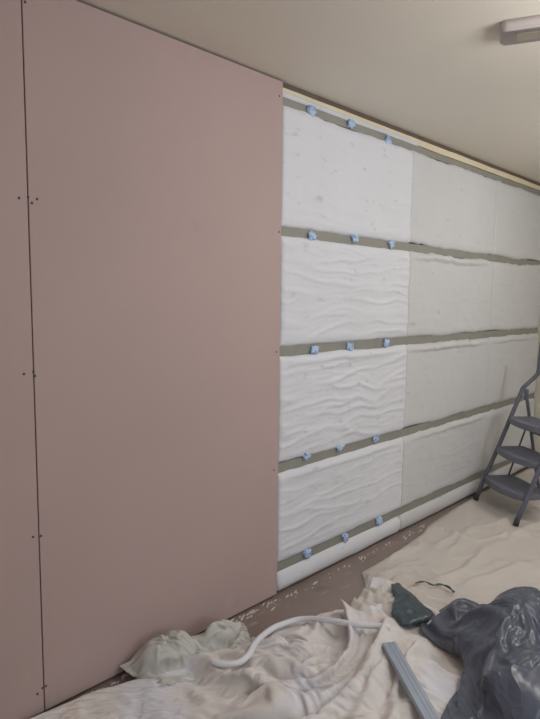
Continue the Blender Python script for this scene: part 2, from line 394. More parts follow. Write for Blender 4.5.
o = obj('drop_cloth', bm, M['cloth'], smooth=True)
so = o.modifiers.new('thick', 'SOLIDIFY'); so.thickness = .0025; so.offset = -1
tag(o, 'large cream drop cloth with pinkish stains spread over the floor under the ladder', 'drop cloth')

DATA = {
  'B': ([
248,2,1,2,2,1,2,2,1,2,2,1,2,2,1,2,2,1,2,2,1,2,2,1,2,2,1,2,2,1,2,2,1,2,2,1,2,2,1,2,2,2,1,2,2,1,2,2,1,2,2,1,2,2,1,2,2,1,2,2,1,2,2,1,2,2,1,2,2,1,2,2,1,2,2,1,2,2,1,2,
5,0,1,-1,0,1,-1,0,0,0,0,0,0,0,0,0,-1,1,0,0,0,0,0,0,0,-1,1,0,-1,2,-1,-1,2,-1,-1,1,-1,0,1,0,0,0,1,-2,-1,1,1,-1,0,0,0,0,0,0,0,0,0,1,-1,-1,2,-1,0,0,0,0,0,0,-1,1,0,0,0,0,1,-1,-1,-1,2,0,
5,0,-1,1,0,0,0,0,0,0,-1,1,0,0,0,-1,1,0,0,0,0,0,-1,1,-1,1,0,-1,1,-1,1,-1,0,1,-1,1,1,-1,0,-1,1,-2,1,1,0,0,-2,2,0,0,-1,2,-2,0,2,0,-2,0,1,1,-2,1,-1,1,-1,1,-1,0,1,-1,0,0,1,-1,0,2,-2,0,-1,1,
6,0,0,-1,0,-1,1,-1,2,-1,1,-1,0,-1,2,-1,0,0,-1,0,1,-1,2,-1,0,-1,1,1,-1,0,-1,1,-1,1,1,-1,0,0,-1,1,-1,1,-2,2,0,0,0,-1,2,-1,0,0,1,-1,-1,0,1,-1,1,0,0,-1,1,-1,0,0,2,-1,0,1,-2,0,0,1,-1,-1,2,-1,0,0,
5,0,0,0,0,1,-1,1,-2,1,0,0,-1,2,-2,1,0,0,0,-1,0,1,-2,2,0,0,-2,1,1,-1,1,0,-1,1,0,-1,1,-1,1,0,-1,1,0,-1,1,-1,1,-1,-2,2,0,0,1,0,-1,1,0,0,-2,1,0,0,-1,1,1,-1,-1,1,0,-1,3,-1,0,-1,0,0,0,1,-1,0,
5,0,0,0,0,0,0,0,0,-1,1,0,0,-1,1,0,-1,1,0,0,1,0,-1,-2,2,1,-1,-2,0,1,-1,1,2,-1,-1,1,-2,2,-1,-1,1,1,0,-1,0,1,-1,1,1,-1,0,-2,2,0,-1,0,1,-1,1,-2,1,0,2,-1,-1,0,1,-2,0,2,-2,0,0,0,0,1,0,0,1,-1,
5,0,1,0,-2,1,1,-1,0,0,-1,0,0,0,1,0,0,-1,1,1,-2,0,1,1,-2,0,1,0,-1,-1,2,1,-2,-1,2,-1,1,-1,0,1,0,-2,1,0,0,0,0,1,0,-1,1,0,-1,1,-1,-1,1,1,-1,1,-1,-1,2,0,0,-1,-1,2,0,-2,2,1,-1,0,-1,0,0,0,-1,1,
5,0,0,0,1,-2,0,0,1,1,-1,0,0,-1,-1,1,2,-2,0,1,-1,0,0,1,-1,0,0,1,0,1,-1,0,1,-1,0,0,0,-1,1,1,-2,1,-1,1,-1,1,0,-2,0,2,-1,1,-2,1,2,-2,-1,0,2,-1,-1,1,-3,3,0,-1,2,0,-1,0,-1,0,2,0,0,-1,0,0,0,0,
6,-1,0,0,0,1,-1,0,-1,1,0,1,0,0,0,-1,-1,2,-1,-2,2,-1,1,-2,2,-1,0,0,2,0,-1,-2,2,0,0,-1,0,1,0,-2,2,-1,1,-1,2,-2,1,0,-1,0,1,-1,0,-2,2,1,0,0,-3,2,1,0,-1,0,1,-1,-1,0,1,1,-2,0,-2,3,1,0,-1,0,0,0,
5,0,-1,0,1,-1,1,0,0,-2,2,-1,1,0,1,-1,-1,1,0,0,-1,2,-1,0,0,0,1,1,-1,-1,0,0,-3,2,-1,2,-1,1,-1,0,0,1,0,0,-2,2,-1,1,0,-2,0,2,0,0,-2,2,-1,0,1,-2,1,0,0,0,0,2,-2,-1,0,1,2,-2,0,-2,1,1,1,-1,1,-1,
5,1,0,0,-1,0,0,1,0,-1,0,1,-1,0,-2,3,-1,-2,2,0,0,-2,1,0,0,2,0,-1,-1,1,-1,1,0,0,0,-1,1,-1,1,0,0,-1,1,0,1,-2,1,-1,0,1,-2,0,2,0,-1,-1,0,1,1,0,0,0,0,-3,2,0,1,0,-1,-1,1,2,-1,-1,-2,2,0,1,-1,0,
5,-1,1,0,1,-1,0,-1,0,2,-2,1,1,-1,0,0,0,0,-2,2,-1,0,1,1,1,-1,-1,-1,1,-2,3,-1,0,-2,1,0,0,1,-1,1,-1,1,-2,2,-2,1,-1,0,2,0,0,-2,0,2,0,-1,0,-1,2,0,-1,0,0,0,-1,1,0,1,0,-2,0,1,1,0,0,-3,1,0,1,0,
5,0,0,1,-1,1,-1,0,1,-1,1,-2,0,2,-1,-2,2,0,0,-2,2,1,-1,1,-1,-1,0,0,0,1,-1,1,0,0,-2,2,0,0,1,-1,0,-1,1,-2,2,-2,1,1,-2,1,1,0,-2,0,1,0,1,-1,-2,2,1,0,0,0,-2,1,1,-1,1,0,-2,0,1,0,0,0,-1,1,0,0,
6,0,-1,-1,1,-1,1,1,-1,0,0,0,0,-1,1,0,-1,1,0,0,1,0,0,-2,0,1,-1,0,2,0,-2,0,1,0,1,-2,0,1,-1,0,0,2,-2,1,-1,2,-2,1,1,-3,1,0,2,-2,-1,1,1,0,-1,1,-2,0,2,0,-1,-1,1,0,0,1,0,-2,0,2,-1,0,1,-1,0,0,
5,0,0,1,-2,2,-1,1,0,-1,-1,1,-1,0,0,1,0,-1,1,1,-1,0,0,-2,0,2,1,0,-2,0,1,0,-1,1,0,1,-1,-2,2,0,-1,-2,3,-1,0,-1,2,-2,0,2,-1,0,-1,1,1,-2,1,1,0,-2,2,0,-3,2,2,-2,-2,1,0,1,0,1,-1,-1,1,0,-1,1,-1,1,
5,0,1,-2,2,0,0,-3,1,1,0,-1,1,0,-1,1,-1,2,0,0,-2,0,-1,3,0,-3,2,1,-1,0,0,-1,1,-1,1,-1,1,-1,-2,2,1,-1,-2,3,0,1,-3,1,0,0,1,-1,0,0,0,1,-3,2,1,-2,1,1,1,-2,0,1,0,0,-1,0,0,0,1,-1,1,-1,1,-1,1,-2,
5,0,0,1,0,-2,0,1,0,-1,1,0,-2,2,0,-1,3,-2,0,-1,1,0,0,1,-1,1,-2,-1,1,1,0,1,0,-1,-1,1,-1,1,0,-2,2,1,-1,-2,1,0,2,-1,-1,-1,1,1,-1,-1,2,0,-1,-1,1,1,-3,1,1,0,-1,1,-1,1,1,-1,1,-2,0,1,-1,2,-1,0,-1,1,
5,1,-1,0,-2,2,0,1,-2,1,1,-1,0,-1,2,0,-2,1,-1,1,1,0,0,-2,2,-2,0,0,1,0,0,-1,-2,3,0,-1,1,0,-1,1,-1,-1,3,-1,0,-2,0,0,2,0,-2,1,0,1,-2,1,1,-1,-1,1,1,-1,-1,1,0,1,0,-2,1,1,-2,1,0,0,0,0,1,-1,1,-1,
6,-1,0,0,1,0,-1,0,1,-1,-2,0,2,1,0,-1,0,-1,2,-1,1,-2,1,0,-1,2,0,0,-1,0,0,0,0,-2,1,1,-2,2,1,-3,1,0,-2,1,-1,2,1,0,-2,2,0,-1,1,-1,0,0,1,0,0,-1,1,-1,1,-1,-1,0,2,-1,-2,0,2,1,-1,1,0,-2,0,1,-1,1,
5,0,0,0,-1,0,1,-2,2,-1,1,2,-1,-1,-1,1,0,2,-1,-1,0,1,-1,0,0,-1,1,0,-1,0,0,0,1,0,0,-2,2,-2,1,1,0,1,-1,0,0,-1,0,1,-1,-1,1,0,-1,1,0,-1,0,0,1,1,-1,-1,0,1,1,-3,1,2,-1,1,-2,0,1,-1,2,0,-2,1,1,-1,
5,0,0,0,0,0,0,2,-4,3,-1,1,-1,-1,1,0,2,-2,0,1,-2,1,-1,1,0,0,1,-1,0,-1,0,0,0,1,-2,2,-1,1,0,0,-2,1,0,0,2,-1,0,-2,2,-1,-1,2,0,-2,2,-1,0,0,-2,0,3,1,-2,0,1,0,-2,1,0,-1,3,-1,-1,-1,0,2,1,-2,0,0,
5,0,0,-1,1,-1,2,-1,2,-1,-1,0,1,0,0,1,-3,0,1,-1,1,0,2,0,-1,-1,-3,3,-1,1,-1,1,0,-2,2,0,0,-1,0,1,0,0,0,0,-2,2,-2,2,-2,2,-1,-1,1,1,-2,3,-2,1,0,-2,-1,2,1,-2,0,2,0,-1,1,-2,-1,3,-1,0,-2,0,2,0,-1,1,
5,0,-1,1,1,0,-2,1,1,-2,2,-1,2,0,-1,-2,2,0,-3,3,-1,0,0,-2,2,0,0,-2,2,-2,1,-1,1,1,-1,1,0,0,-1,0,1,-2,2,-1,1,-2,2,-2,2,-2,2,-1,0,-1,2,-1,1,-1,1,-1,-2,0,0,2,1,-1,0,0,0,2,-2,-2,3,1,-1,0,-1,1,-1,0,
5,1,0,0,-1,1,-1,-1,-2,4,0,0,-2,1,0,0,-1,0,2,-2,2,-1,-1,1,-2,2,-1,1,-1,2,-1,0,-1,2,-1,-2,2,-1,-1,1,-1,2,-2,1,-1,2,-2,2,-1,0,-1,0,0,1,-3,3,0,0,-1,3,-1,-1,0,-1,-1,3,0,-1,0,0,1,-2,-1,2,1,-1,0,1,-1,0,
6,-1,0,0,0,-1,0,0,3,-1,0,-1,1,-1,0,-1,1,1,-1,1,-3,1,1,-1,0,0,1,-1,0,-1,2,0,0,-1,1,-1,-2,2,1,-2,1,-1,1,-1,1,-1,1,-2,2,-1,1,0,0,0,1,-4,2,1,0,0,1,-2,1,1,-1,-2,2,-1,2,-1,0,1,-1,-2,3,-1,-2,1,3,-2,
5,0,1,-1,-1,1,2,0,-2,0,0,0,-2,1,1,1,0,-2,1,-2,2,0,-1,1,-1,-1,1,1,0,-1,1,0,-1,-1,1,1,-1,-1,1,1,-2,2,0,-1,-1,1,-1,2,-2,2,-1,1,-2,1,1,0,-3,1,2,-1,0,-1,1,0,0,-1,0,2,-3,3,0,1,-2,-1,0,2,0,-3,0,2,
5,0,0,1,1,-2,0,1,0,-1,0,-1,2,0,-1,-1,0,1,-1,2,-2,0,1,-1,0,1,0,-2,2,0,-3,3,1,-2,-1,1,1,-1,0,0,1,-2,1,-1,2,-2,1,0,1,-2,1,0,1,-2,1,0,2,-2,-2,1,1,1,-2,1,0,1,-3,0,3,-1,0,-1,3,-1,-4,1,3,0,-1,0,
5,0,0,-1,1,1,-1,1,-1,0,-1,2,-2,0,1,-1,-1,2,0,-1,2,-2,-2,3,0,-1,0,1,-1,1,0,-3,1,2,-1,-2,2,1,-2,2,-1,-1,1,0,-2,2,0,-1,1,1,-2,1,0,1,-1,1,-1,0,0,-1,0,2,-2,0,2,-1,2,-2,-2,0,2,0,-1,2,0,-2,-2,3,0,0,
5,0,0,0,0,0,0,-2,2,0,1,-2,1,0,-2,2,1,-2,2,-1,-1,1,0,-2,2,0,0,0,-1,0,1,-1,-1,1,0,1,-2,1,1,-4,3,1,-3,2,1,1,-1,-1,0,0,0,-1,2,-1,-1,1,0,1,-1,1,0,-2,3,-3,-1,2,0,2,-1,-2,0,2,-1,-1,2,0,0,-1,0,0,
5,0,0,2,-2,0,0,0,-1,1,-1,1,-1,1,1,-1,0,0,-3,2,0,0,1,0,-1,1,0,0,-1,-1,2,0,0,-1,1,-1,0,-1,0,1,-2,1,1,1,0,-2,1,1,-3,2,1,-1,0,0,0,-2,1,1,1,-2,0,1,0,2,-2,0,0,-1,2,-1,-2,-1,3,1,-1,0,0,-1,2,-1,
5,0,0,-1,2,0,0,0,-1,-2,1,0,2,-3,2,0,0,-1,1,-2,1,0,1,-1,0,-1,1,-1,2,-1,-2,2,0,0,0,0,0,0,1,0,-1,0,1,-2,0,2,0,-1,1,-2,2,0,-2,2,-1,1,-1,-1,0,2,-1,0,0,0,1,-2,1,0,-1,2,0,0,-3,2,0,0,0,1,-1,0,
5,0,-1,1,-2,2,-1,1,-1,1,-1,1,-2,4,-3,0,-2,3,-1,2,-1,0,-2,2,0,0,-2,2,-2,2,-1,-1,1,1,-2,2,-3,0,2,0,0,0,-1,1,-1,-2,3,1,-1,-1,0,2,-1,-1,3,-3,1,-1,2,-2,1,1,-2,1,0,0,-1,0,1,-1,0,1,2,-3,1,0,1,-1,0,0,
5,0,1,-2,1,-2,2,-2,2,-1,2,-1,0,-3,2,1,0,-2,3,-2,0,0,1,-1,0,-1,2,-2,2,-1,0,1,-1,-2,2,-2,4,-2,-3,2,2,-2,1,0,1,0,-2,1,0,2,-3,-1,2,1,-4,3,1,-1,-1,2,-1,-1,1,0,1,-1,-1,2,-1,1,0,-2,1,1,-1,1,-1,0,-1,1,
5,0,-1,2,-1,0,-2,3,-1,0,1,-1,0,-1,-1,2,1,-1,-2,2,-2,1,-1,1,-1,2,-2,2,-2,2,0,-1,-1,2,-1,2,-3,2,1,-1,-2,2,-2,0,1,1,-1,-2,2,-2,2,1,0,-2,2,-1,-1,3,-2,-1,1,1,-1,-1,1,0,0,-2,1,1,0,0,-2,1,2,-2,1,0,0,0,
5,-1,1,-1,1,0,1,-2,2,0,-4,3,0,1,-1,0,-1,0,0,-1,2,-1,1,-1,2,-2,1,-2,2,0,0,-1,2,-2,0,-2,3,-3,0,3,0,-2,2,-1,-2,0,1,3,-2,1,-1,-2,0,3,-1,1,-1,-2,3,0,-1,-1,3,-2,-2,3,0,0,-1,-1,1,1,0,-2,-1,4,-2,0,0,0,
5,0,0,0,-1,1,0,0,-1,1,0,-3,3,-1,1,-2,1,1,-1,0,0,1,-1,1,-2,1,0,2,-2,0,0,1,-1,1,0,0,-2,2,-2,-1,3,0,0,0,0,-1,1,-3,2,-1,2,0,-1,-1,2,-2,2,0,-2,1,-1,1,-1,1,1,-2,1,0,1,-2,1,-1,2,0,-2,-1,2,-1,1,0,
5,1,-1,-1,2,-2,1,-1,0,0,1,1,-3,3,-2,1,-1,1,0,0,-1,-1,2,-2,2,0,1,-2,2,-2,1,-1,1,-1,1,0,0,-1,2,-3,0,2,-2,1,0,1,-3,3,0,-1,-1,2,0,0,-2,3,-2,-1,2,-3,2,-1,0,2,0,-1,0,1,-1,1,-1,1,-2,1,2,-3,1,1,-1,0,
5,-1,1,0,-1,1,-1,2,-1,-1,1,0,0,-2,3,-2,1,-2,2,-1,0,1,-2,3,-1,1,-2,1,-2,3,-2,1,-2,2,0,0,-1,1,-1,1,-1,-2,3,-1,1,-2,3,-3,0,2,-2,-2,3,1,1,-3,0,2,-2,3,-3,2,-1,-2,0,3,-2,1,1,0,-1,1,0,-2,2,0,-2,1,0,0,
5,1,-1,0,0,0,0,-1,1,1,-1,0,1,-1,-2,2,-1,1,-1,1,0,-2,3,-2,1,-2,2,-1,1,-3,4,-2,2,-3,0,1,-1,3,-1,-2,0,3,-2,1,-2,3,-3,0,-1,2,2,-2,-3,1,3,0,-1,-2,2,-1,2,-1,1,-1,0,-2,3,-2,2,0,0,-2,1,0,-2,3,0,-2,1,0,
5,0,0,0,0,1,-1,0,1,-1,0,0,-1,1,1,-1,1,-1,1,0,-1,3,-2,0,-1,0,-2,3,-1,0,-2,3,-1,1,-1,0,1,-3,-1,2,1,-2,2,-1,2,-1,-1,2,-1,-3,1,3,-1,-3,-2,5,1,0,-2,0,0,-2,1,3,-1,1,-2,1,-3,3,0,-1,-1,2,-3,1,2,0,-2,1,
5,0,0,0,0,0,1,0,-2,2,-1,0,0,1,-1,1,-1,2,-1,-1,4,-1,0,-2,-1,3,-1,-3,1,1,1,-2,1,-1,-1,0,2,-1,3,-1,-3,0,-2,3,0,-1,2,0,-2,2,-2,-1,3,-1,-1,-4,1,3,1,1,-2,2,-2,-4,2,1,2,0,-1,-2,2,0,1,-1,3,-5,-1,3,0,0,
5,0,0,0,1,-2,1,0,2,-3,0,1,2,-2,1,-1,1,-1,-1,3,-3,-2,4,1,0,-2,3,-1,1,1,-2,2,-2,1,2,0,-1,-1,-2,1,1,-1,-2,-4,0,3,2,0,1,-3,2,-1,-2,3,-1,0,0,-3,2,0,1,-1,-1,2,-1,2,-4,1,1,0,0,1,-2,1,-1,3,-2,-2,2,0,
5,0,1,0,-2,2,-2,2,-2,1,1,-2,-1,2,-1,1,0,-1,2,-4,0,3,-3,3,-2,2,-1,1,-4,-1,4,1,2,1,-2,-1,2,3,1,0,-3,0,2,2,-5,-5,-3,2,5,1,-4,2,0,-2,2,-1,0,1,-3,1,1,-1,2,1,0,-2,0,0,2,0,-3,-1,3,-2,1,-1,2,0,0,-1,
5,0,0,0,1,-2,1,-2,2,0,-2,2,0,-1,2,-2,-1,2,-2,1,2,-1,1,-2,2,-3,2,0,2,-1,-6,-3,0,4,3,2,-3,-1,1,0,5,3,0,0,2,0,-4,-7,-3,6,1,-2,1,0,-1,0,1,0,-1,-2,2,1,-2,1,2,-4,2,-1,-2,2,0,2,-2,1,0,1,-2,2,-2,1,
6,-1,0,0,0,0,-1,1,-2,0,3,-2,1,1,-2,1,0,-2,1,1,-2,-1,-1,3,3,1,-1,0,-2,0,3,-1,-3,-5,3,1,1,3,0,1,0,1,1,2,1,-1,2,0,-7,-7,5,1,-2,2,-1,0,-3,3,0,-1,0,0,1,-2,0,2,0,-2,1,-2,3,-1,0,0,-1,1,1,-3,3,-2,
5,1,-1,0,0,0,1,-2,0,1,-1,2,-2,-1,2,0,-1,-1,2,-1,1,0,-2,-4,-1,0,-1,3,4,3,-1,0,2,0,-4,-2,2,-4,4,2,1,-2,1,1,3,2,2,0,0,-5,-8,4,0,-2,2,0,0,-2,2,0,-2,2,-1,0,0,0,-1,2,-1,1,-2,-1,3,0,-2,1,0,1,-2,1,
5,0,0,0,0,0,-1,0,1,0,0,-1,2,-2,1,-1,0,2,-2,3,0,0,1,1,0,1,0,-1,0,-1,1,3,0,1,-2,0,0,-3,-7,1,2,1,0,-1,0,4,2,2,2,-1,-6,-4,3,-1,0,-1,2,-3,1,0,1,-1,2,-2,-1,1,0,1,-1,-1,0,1,-1,1,2,-5,2,2,0,-1,
5,0,0,0,0,0,0,1,0,0,0,-1,1,2,-4,2,2,-1,2,-1,1,1,0,0,0,-2,2,-3,0,1,1,1,0,0,1,2,-1,4,-3,-6,-10,6,1,1,-1,-2,1,3,1,2,3,-7,0,-1,-3,5,-4,4,-5,4,-2,2,-2,2,-4,2,3,-3,2,-1,1,0,-4,1,2,2,-3,0,1,0,
5,0,0,0,0,1,0,0,0,1,0,0,-1,0,1,-1,-1,-1,-4,3,2,1,3,2,0,2,-2,3,-2,-5,0,-5,4,-2,3,-3,3,3,4,1,0,-16,-3,6,2,1,1,-2,4,3,-1,-2,-4,0,1,-4,5,-2,1,0,-1,-2,2,-1,2,-3,0,3,-1,2,-3,0,2,-2,-1,3,0,-1,-1,1,
5,0,0,1,0,0,1,0,0,-1,0,0,-5,5,-3,-1,6,3,-3,-3,2,-4,-2,3,-4,4,-2,1,4,5,-1,1,-4,2,-7,2,0,1,2,2,3,4,-7,-15,6,1,2,2,-3,3,4,0,-8,4,-4,4,-4,2,0,0,1,0,-2,3,-1,1,-3,2,1,-2,0,1,-1,2,-2,-1,2,-1,2,-2,
6,-1,0,1,0,0,-1,1,1,-4,2,-2,7,-7,8,-4,-1,-4,4,-2,-2,6,-5,-3,6,-7,6,-6,-2,0,5,2,1,0,6,-5,-8,-1,3,5,4,3,1,0,-18,8,-3,3,4,-4,1,4,0,-6,0,3,-1,-3,1,2,0,-2,3,-2,1,0,1,-4,2,1,-2,2,-1,0,3,-2,1,0,-1,0,
5,1,0,-3,-1,4,1,-4,0,7,-6,8,-8,5,-3,4,-6,6,2,-2,-5,-6,4,-1,-2,3,-4,6,1,-5,-5,1,0,0,-2,6,8,-9,-2,-1,0,7,7,0,2,-19,9,-2,1,3,-3,5,1,-5,-2,3,0,1,-1,-1,1,1,-1,0,0,-1,2,1,-2,-1,2,-2,3,-2,1,0,0,-1,0,0,
5,0,1,2,-1,-5,5,4,-3,-5,8,-10,4,-7,-1,3,5,-2,2,2,-1,1,-3,0,2,0,1,-1,0,3,0,0,1,0,-3,-2,-3,6,-4,-5,-2,1,5,6,2,-1,-15,9,-5,0,6,-1,2,-3,-1,0,2,0,1,-3,2,-2,2,-1,2,0,1,-2,-2,1,1,0,1,0,-1,2,-3,2,-2,1,
5,0,0,-1,4,0,-6,4,1,0,-8,4,2,1,1,-2,-2,2,-1,1,1,-2,1,-2,1,2,-4,3,-3,1,3,-6,-2,5,3,-2,3,2,-1,-2,1,-10,1,6,3,4,-6,-9,11,0,-5,-2,5,0,-1,-3,4,-2,1,2,-1,0,-2,3,-1,-1,-1,1,1,-5,5,-2,1,2,-1,-2,2,-2,1,0,
5,0,0,2,-3,2,2,-4,2,-2,1,-3,-1,2,3,-1,1,-1,-4,-5,6,6,1,-2,-1,2,4,-1,2,-4,-2,5,-5,-3,3,1,-8,3,3,0,0,1,-7,-3,9,0,1,-6,-2,5,0,0,-1,0,1,1,0,0,0,-1,-3,4,0,-2,0,2,-2,1,-2,3,-1,2,-3,0,2,1,-3,1,0,0,
5,0,0,-2,3,-1,-4,1,-5,1,6,2,-2,-1,-6,6,-5,-2,2,8,-3,1,3,7,1,-1,3,-3,2,0,0,0,2,-6,-7,-4,1,-3,4,3,-5,4,1,-5,0,6,1,-3,-5,1,2,-1,3,-5,2,3,-2,0,2,-2,1,-2,2,0,0,-1,2,-4,5,-2,1,1,-1,-1,-2,2,0,-1,1,0,
5,0,-1,1,-6,-2,5,-3,1,-2,-3,6,6,4,-2,-3,9,-1,4,-1,1,-2,-1,-11,-2,0,0,2,1,3,3,2,3,0,0,-1,-2,-6,-6,0,6,-2,-3,3,-5,7,1,-1,-5,-2,3,-1,-8,4,10,-2,-1,0,0,-1,2,0,-1,0,-3,4,-3,3,-4,3,0,-1,2,-1,-1,0,0,0,0,0,
5,-2,2,-2,1,0,-4,-1,6,6,0,-2,1,0,5,1,-6,1,-4,-1,-2,-2,0,9,0,-2,0,-4,-2,3,-10,0,2,6,4,2,2,-1,-1,-3,-4,-1,4,-6,-1,5,-1,3,0,-2,-5,4,0,-1,5,-4,2,1,-1,-3,-2,6,-2,-2,5,-6,4,-3,3,3,-4,0,0,1,0,-1,1,-1,0,0,
5,0,-1,1,2,2,2,2,-3,3,0,0,-3,-3,0,-1,2,3,2,-1,0,-1,-1,0,0,-1,-1,2,-2,-3,5,-6,-3,-4,2,5,0,6,-4,0,-1,2,-5,3,-3,0,2,1,0,-3,2,-3,1,6,1,-4,-3,3,-1,-1,5,-5,-1,5,-3,2,-4,0,3,-2,3,-2,1,-3,3,-3,2,1,-1,0,
5,0,-1,2,0,2,4,0,1,-5,0,-3,2,-1,2,2,-1,-7,-1,0,3,2,1,-7,2,3,-1,2,-3,3,0,2,1,2,-5,-2,1,-5,6,-3,5,-5,4,-2,-1,-2,0,2,0,0,-3,5,-6,10,-4,-2,1,0,-3,4,-1,0,-1,-1,1,-1,-1,5,-1,0,-2,2,-3,2,-1,0,0,0,1,-1,
5,2,1,0,2,-2,-4,0,1,4,-2,4,-6,6,-6,-5,2,4,-1,-1,-1,4,0,2,-6,-3,0,-3,6,-6,5,4,1,-2,5,-7,0,3,-4,5,-5,2,2,-3,2,-2,-1,3,-2,0,1,-6,4,6,-2,0,-1,0,-1,2,-1,-3,4,-1,-1,-2,2,4,-2,-3,2,-2,1,0,-3,5,-4,2,-1,1,
5,1,-1,0,0,-2,5,0,-2,1,0,1,-1,-5,4,-1,-1,4,1,0,-4,-5,3,3,0,-1,-4,0,-5,3,-1,4,3,0,-5,8,-4,-3,6,-6,3,0,-2,2,3,-4,0,-7,7,-1,2,-2,7,-1,-5,2,-1,-4,4,3,-3,2,-1,-1,-3,4,0,2,-3,3,-5,2,1,-1,1,-3,4,-2,0,0,
5,-1,2,-1,1,0,-1,3,-1,-5,4,-3,0,4,2,1,-4,-3,2,-1,2,-3,-4,3,3,-1,1,0,0,-2,-2,-5,3,5,-1,0,-4,6,-3,0,4,-3,-3,5,0,-2,-2,0,2,-4,0,4,6,-5,0,1,0,0,0,-4,4,-1,-2,1,2,0,3,-6,3,-2,3,-3,1,0,0,1,-1,1,-1,0,
5,1,-2,2,-2,2,-1,-1,1,-2,2,3,3,-3,-4,1,1,-3,-2,6,0,2,-2,-5,-2,2,3,0,-2,3,0,-5,-6,4,8,-8,4,-2,0,3,0,0,1,-1,-1,-3,3,0,-5,5,2,1,1,-3,-1,2,-1,0,2,-1,-2,2,-1,1,-1,1,1,-1,-2,2,-2,2,-2,0,1,0,0,0,0,0,
4,0,1,-2,2,0,-4,-2,2,4,-3,-3,4,3,2,-3,3,0,-2,-2,2,-1,3,0,-2,-3,-3,1,5,-2,1,0,-3,-5,5,0,0,3,0,0,-2,-2,4,0,-1,-2,0,2,0,1,-2,5,-3,-1,1,-6,5,2,-1,-1,0,-1,2,-3,3,4,-5,1,-2,1,-1,1,1,0,-2,0,2,-3,2,0,
5,0,0,1,-1,2,0,0,-1,1,1,0,-3,-2,1,3,-2,1,3,-3,-2,2,-2,1,1,2,-2,1,-4,-2,2,2,1,-6,-1,2,1,1,0,2,-6,4,0,2,-1,-4,1,3,0,-1,4,0,-4,1,0,1,-2,3,-2,0,-1,2,-1,1,3,-6,3,-3,4,-2,0,-2,1,2,1,-4,1,3,-3,1,
5,-1,2,-1,0,-2,4,0,0,-1,-2,0,0,2,-1,2,-1,2,-4,3,-1,-1,1,-1,1,-4,4,-4,2,-1,0,0,-1,0,-1,-1,4,-3,3,-2,1,3,-4,1,-1,2,0,0,0,0,5,-8,4,0,-2,1,3,-2,-1,1,0,-2,1,4,-5,2,-2,3,-5,3,0,1,-4,2,2,0,-3,2,1,-1,
5,1,-2,2,-1,1,-3,4,1,-2,1,1,-1,-1,1,-2,0,-2,3,-3,2,1,-2,0,-3,4,-4,2,0,1,-1,0,-2,4,-5,2,3,-1,0,-1,1,0,1,-2,-1,-1,3,-1,1,4,-6,2,-3,2,1,2,0,-2,0,0,1,-2,1,-1,1,-1,2,-3,5,-5,1,1,2,-3,1,1,-1,-1,0,1,
5,0,1,-3,3,-1,4,-2,-1,2,-2,-5,3,1,-1,3,1,0,-1,0,-5,-1,4,-2,2,-1,-1,1,-1,0,0,0,2,-1,0,0,-3,4,-4,2,1,1,0,-5,4,-1,0,1,2,-1,-3,3,1,-2,1,1,-2,0,0,1,-1,3,0,-3,1,0,-1,1,-3,2,0,0,1,0,-2,2,-1,0,0,0,
5,1,0,0,-1,2,-4,2,1,-2,0,3,-2,0,3,-5,1,0,-2,-1,4,-2,-4,7,-3,0,1,0,0,-1,-2,3,-1,1,-4,5,1,-4,1,1,2,-2,-4,5,-5,3,1,1,1,-4,4,-3,-2,3,2,-1,-2,2,0,-1,0,1,-1,2,-1,0,0,-3,2,0,0,0,-1,2,-1,-2,3,-3,2,0,
5,0,-2,3,-3,2,1,-5,2,5,1,-1,-4,0,-1,0,1,1,0,1,-2,1,-3,-1,1,0,1,0,-1,1,3,-4,3,-3,3,-1,0,-1,0,2,-2,-2,2,-3,3,2,0,3,-6,4,-4,3,-2,3,-1,0,1,-3,1,0,2,-2,2,-1,1,-5,0,5,-4,1,2,-2,2,-2,0,2,-2,3,-2,0,
4,-1,2,0,0,-1,3,1,-4,-3,4,-2,3,-2,-1,4,-1,2,1,-3,-1,-1,0,-4,2,-3,7,-4,2,2,-5,1,3,-1,-1,1,-1,0,1,0,-2,1,0,2,-1,0,1,-3,2,-3,3,-3,5,-2,1,0,-2,1,0,2,-2,1,0,0,-3,3,-2,-1,2,1,-2,3,-3,1,1,-2,2,-2,2,-1,
5,0,1,-3,5,-4,-1,2,0,-2,-2,5,1,2,-2,-7,-3,1,5,-1,3,-1,0,0,0,2,-6,3,0,1,-2,4,-5,4,-2,-1,1,1,2,-4,1,0,1,-1,1,1,-1,-1,1,1,-3,2,3,-2,-2,0,1,-1,2,-1,1,1,-1,-3,2,-2,3,-1,1,-2,2,-3,2,-1,0,2,-2,2,-1,0,
4,1,-4,5,-5,3,0,2,0,1,-1,-1,-1,-4,0,4,0,-4,-5,10,-5,3,0,0,1,0,0,0,0,-2,4,-2,0,-2,1,1,-1,-1,0,1,0,1,-1,2,0,0,-2,0,0,0,1,5,-5,0,1,-1,-1,2,0,0,0,-1,0,0,-3,6,-5,2,0,2,-3,2,-2,2,-1,0,1,-1,1,-1,
5,-2,1,0,2,-1,1,-4,3,-1,1,1,-1,0,0,0,0,-1,0,0,0,-4,3,0,0,1,0,0,-2,3,-1,-3,3,-2,3,-1,1,0,-2,0,0,-1,3,-1,1,-3,3,0,-1,-1,6,-5,1,1,-2,-1,2,0,-1,1,1,-1,-2,0,1,-3,4,-1,0,-2,3,-2,3,-3,2,-1,0,0,0,0,
4,0,0,-2,3,1,-2,2,-1,1,-3,1,3,0,-3,-2,0,1,3,-10,8,-1,1,1,0,-1,-1,0,3,-2,-1,0,-2,4,0,-1,-1,1,-1,1,-1,3,-1,-1,-2,2,0,-1,0,4,-4,2,3,-6,2,0,0,0,0,2,-1,-1,-1,0,2,-1,2,-2,0,1,-2,3,-3,2,-1,0,1,-2,1,0,
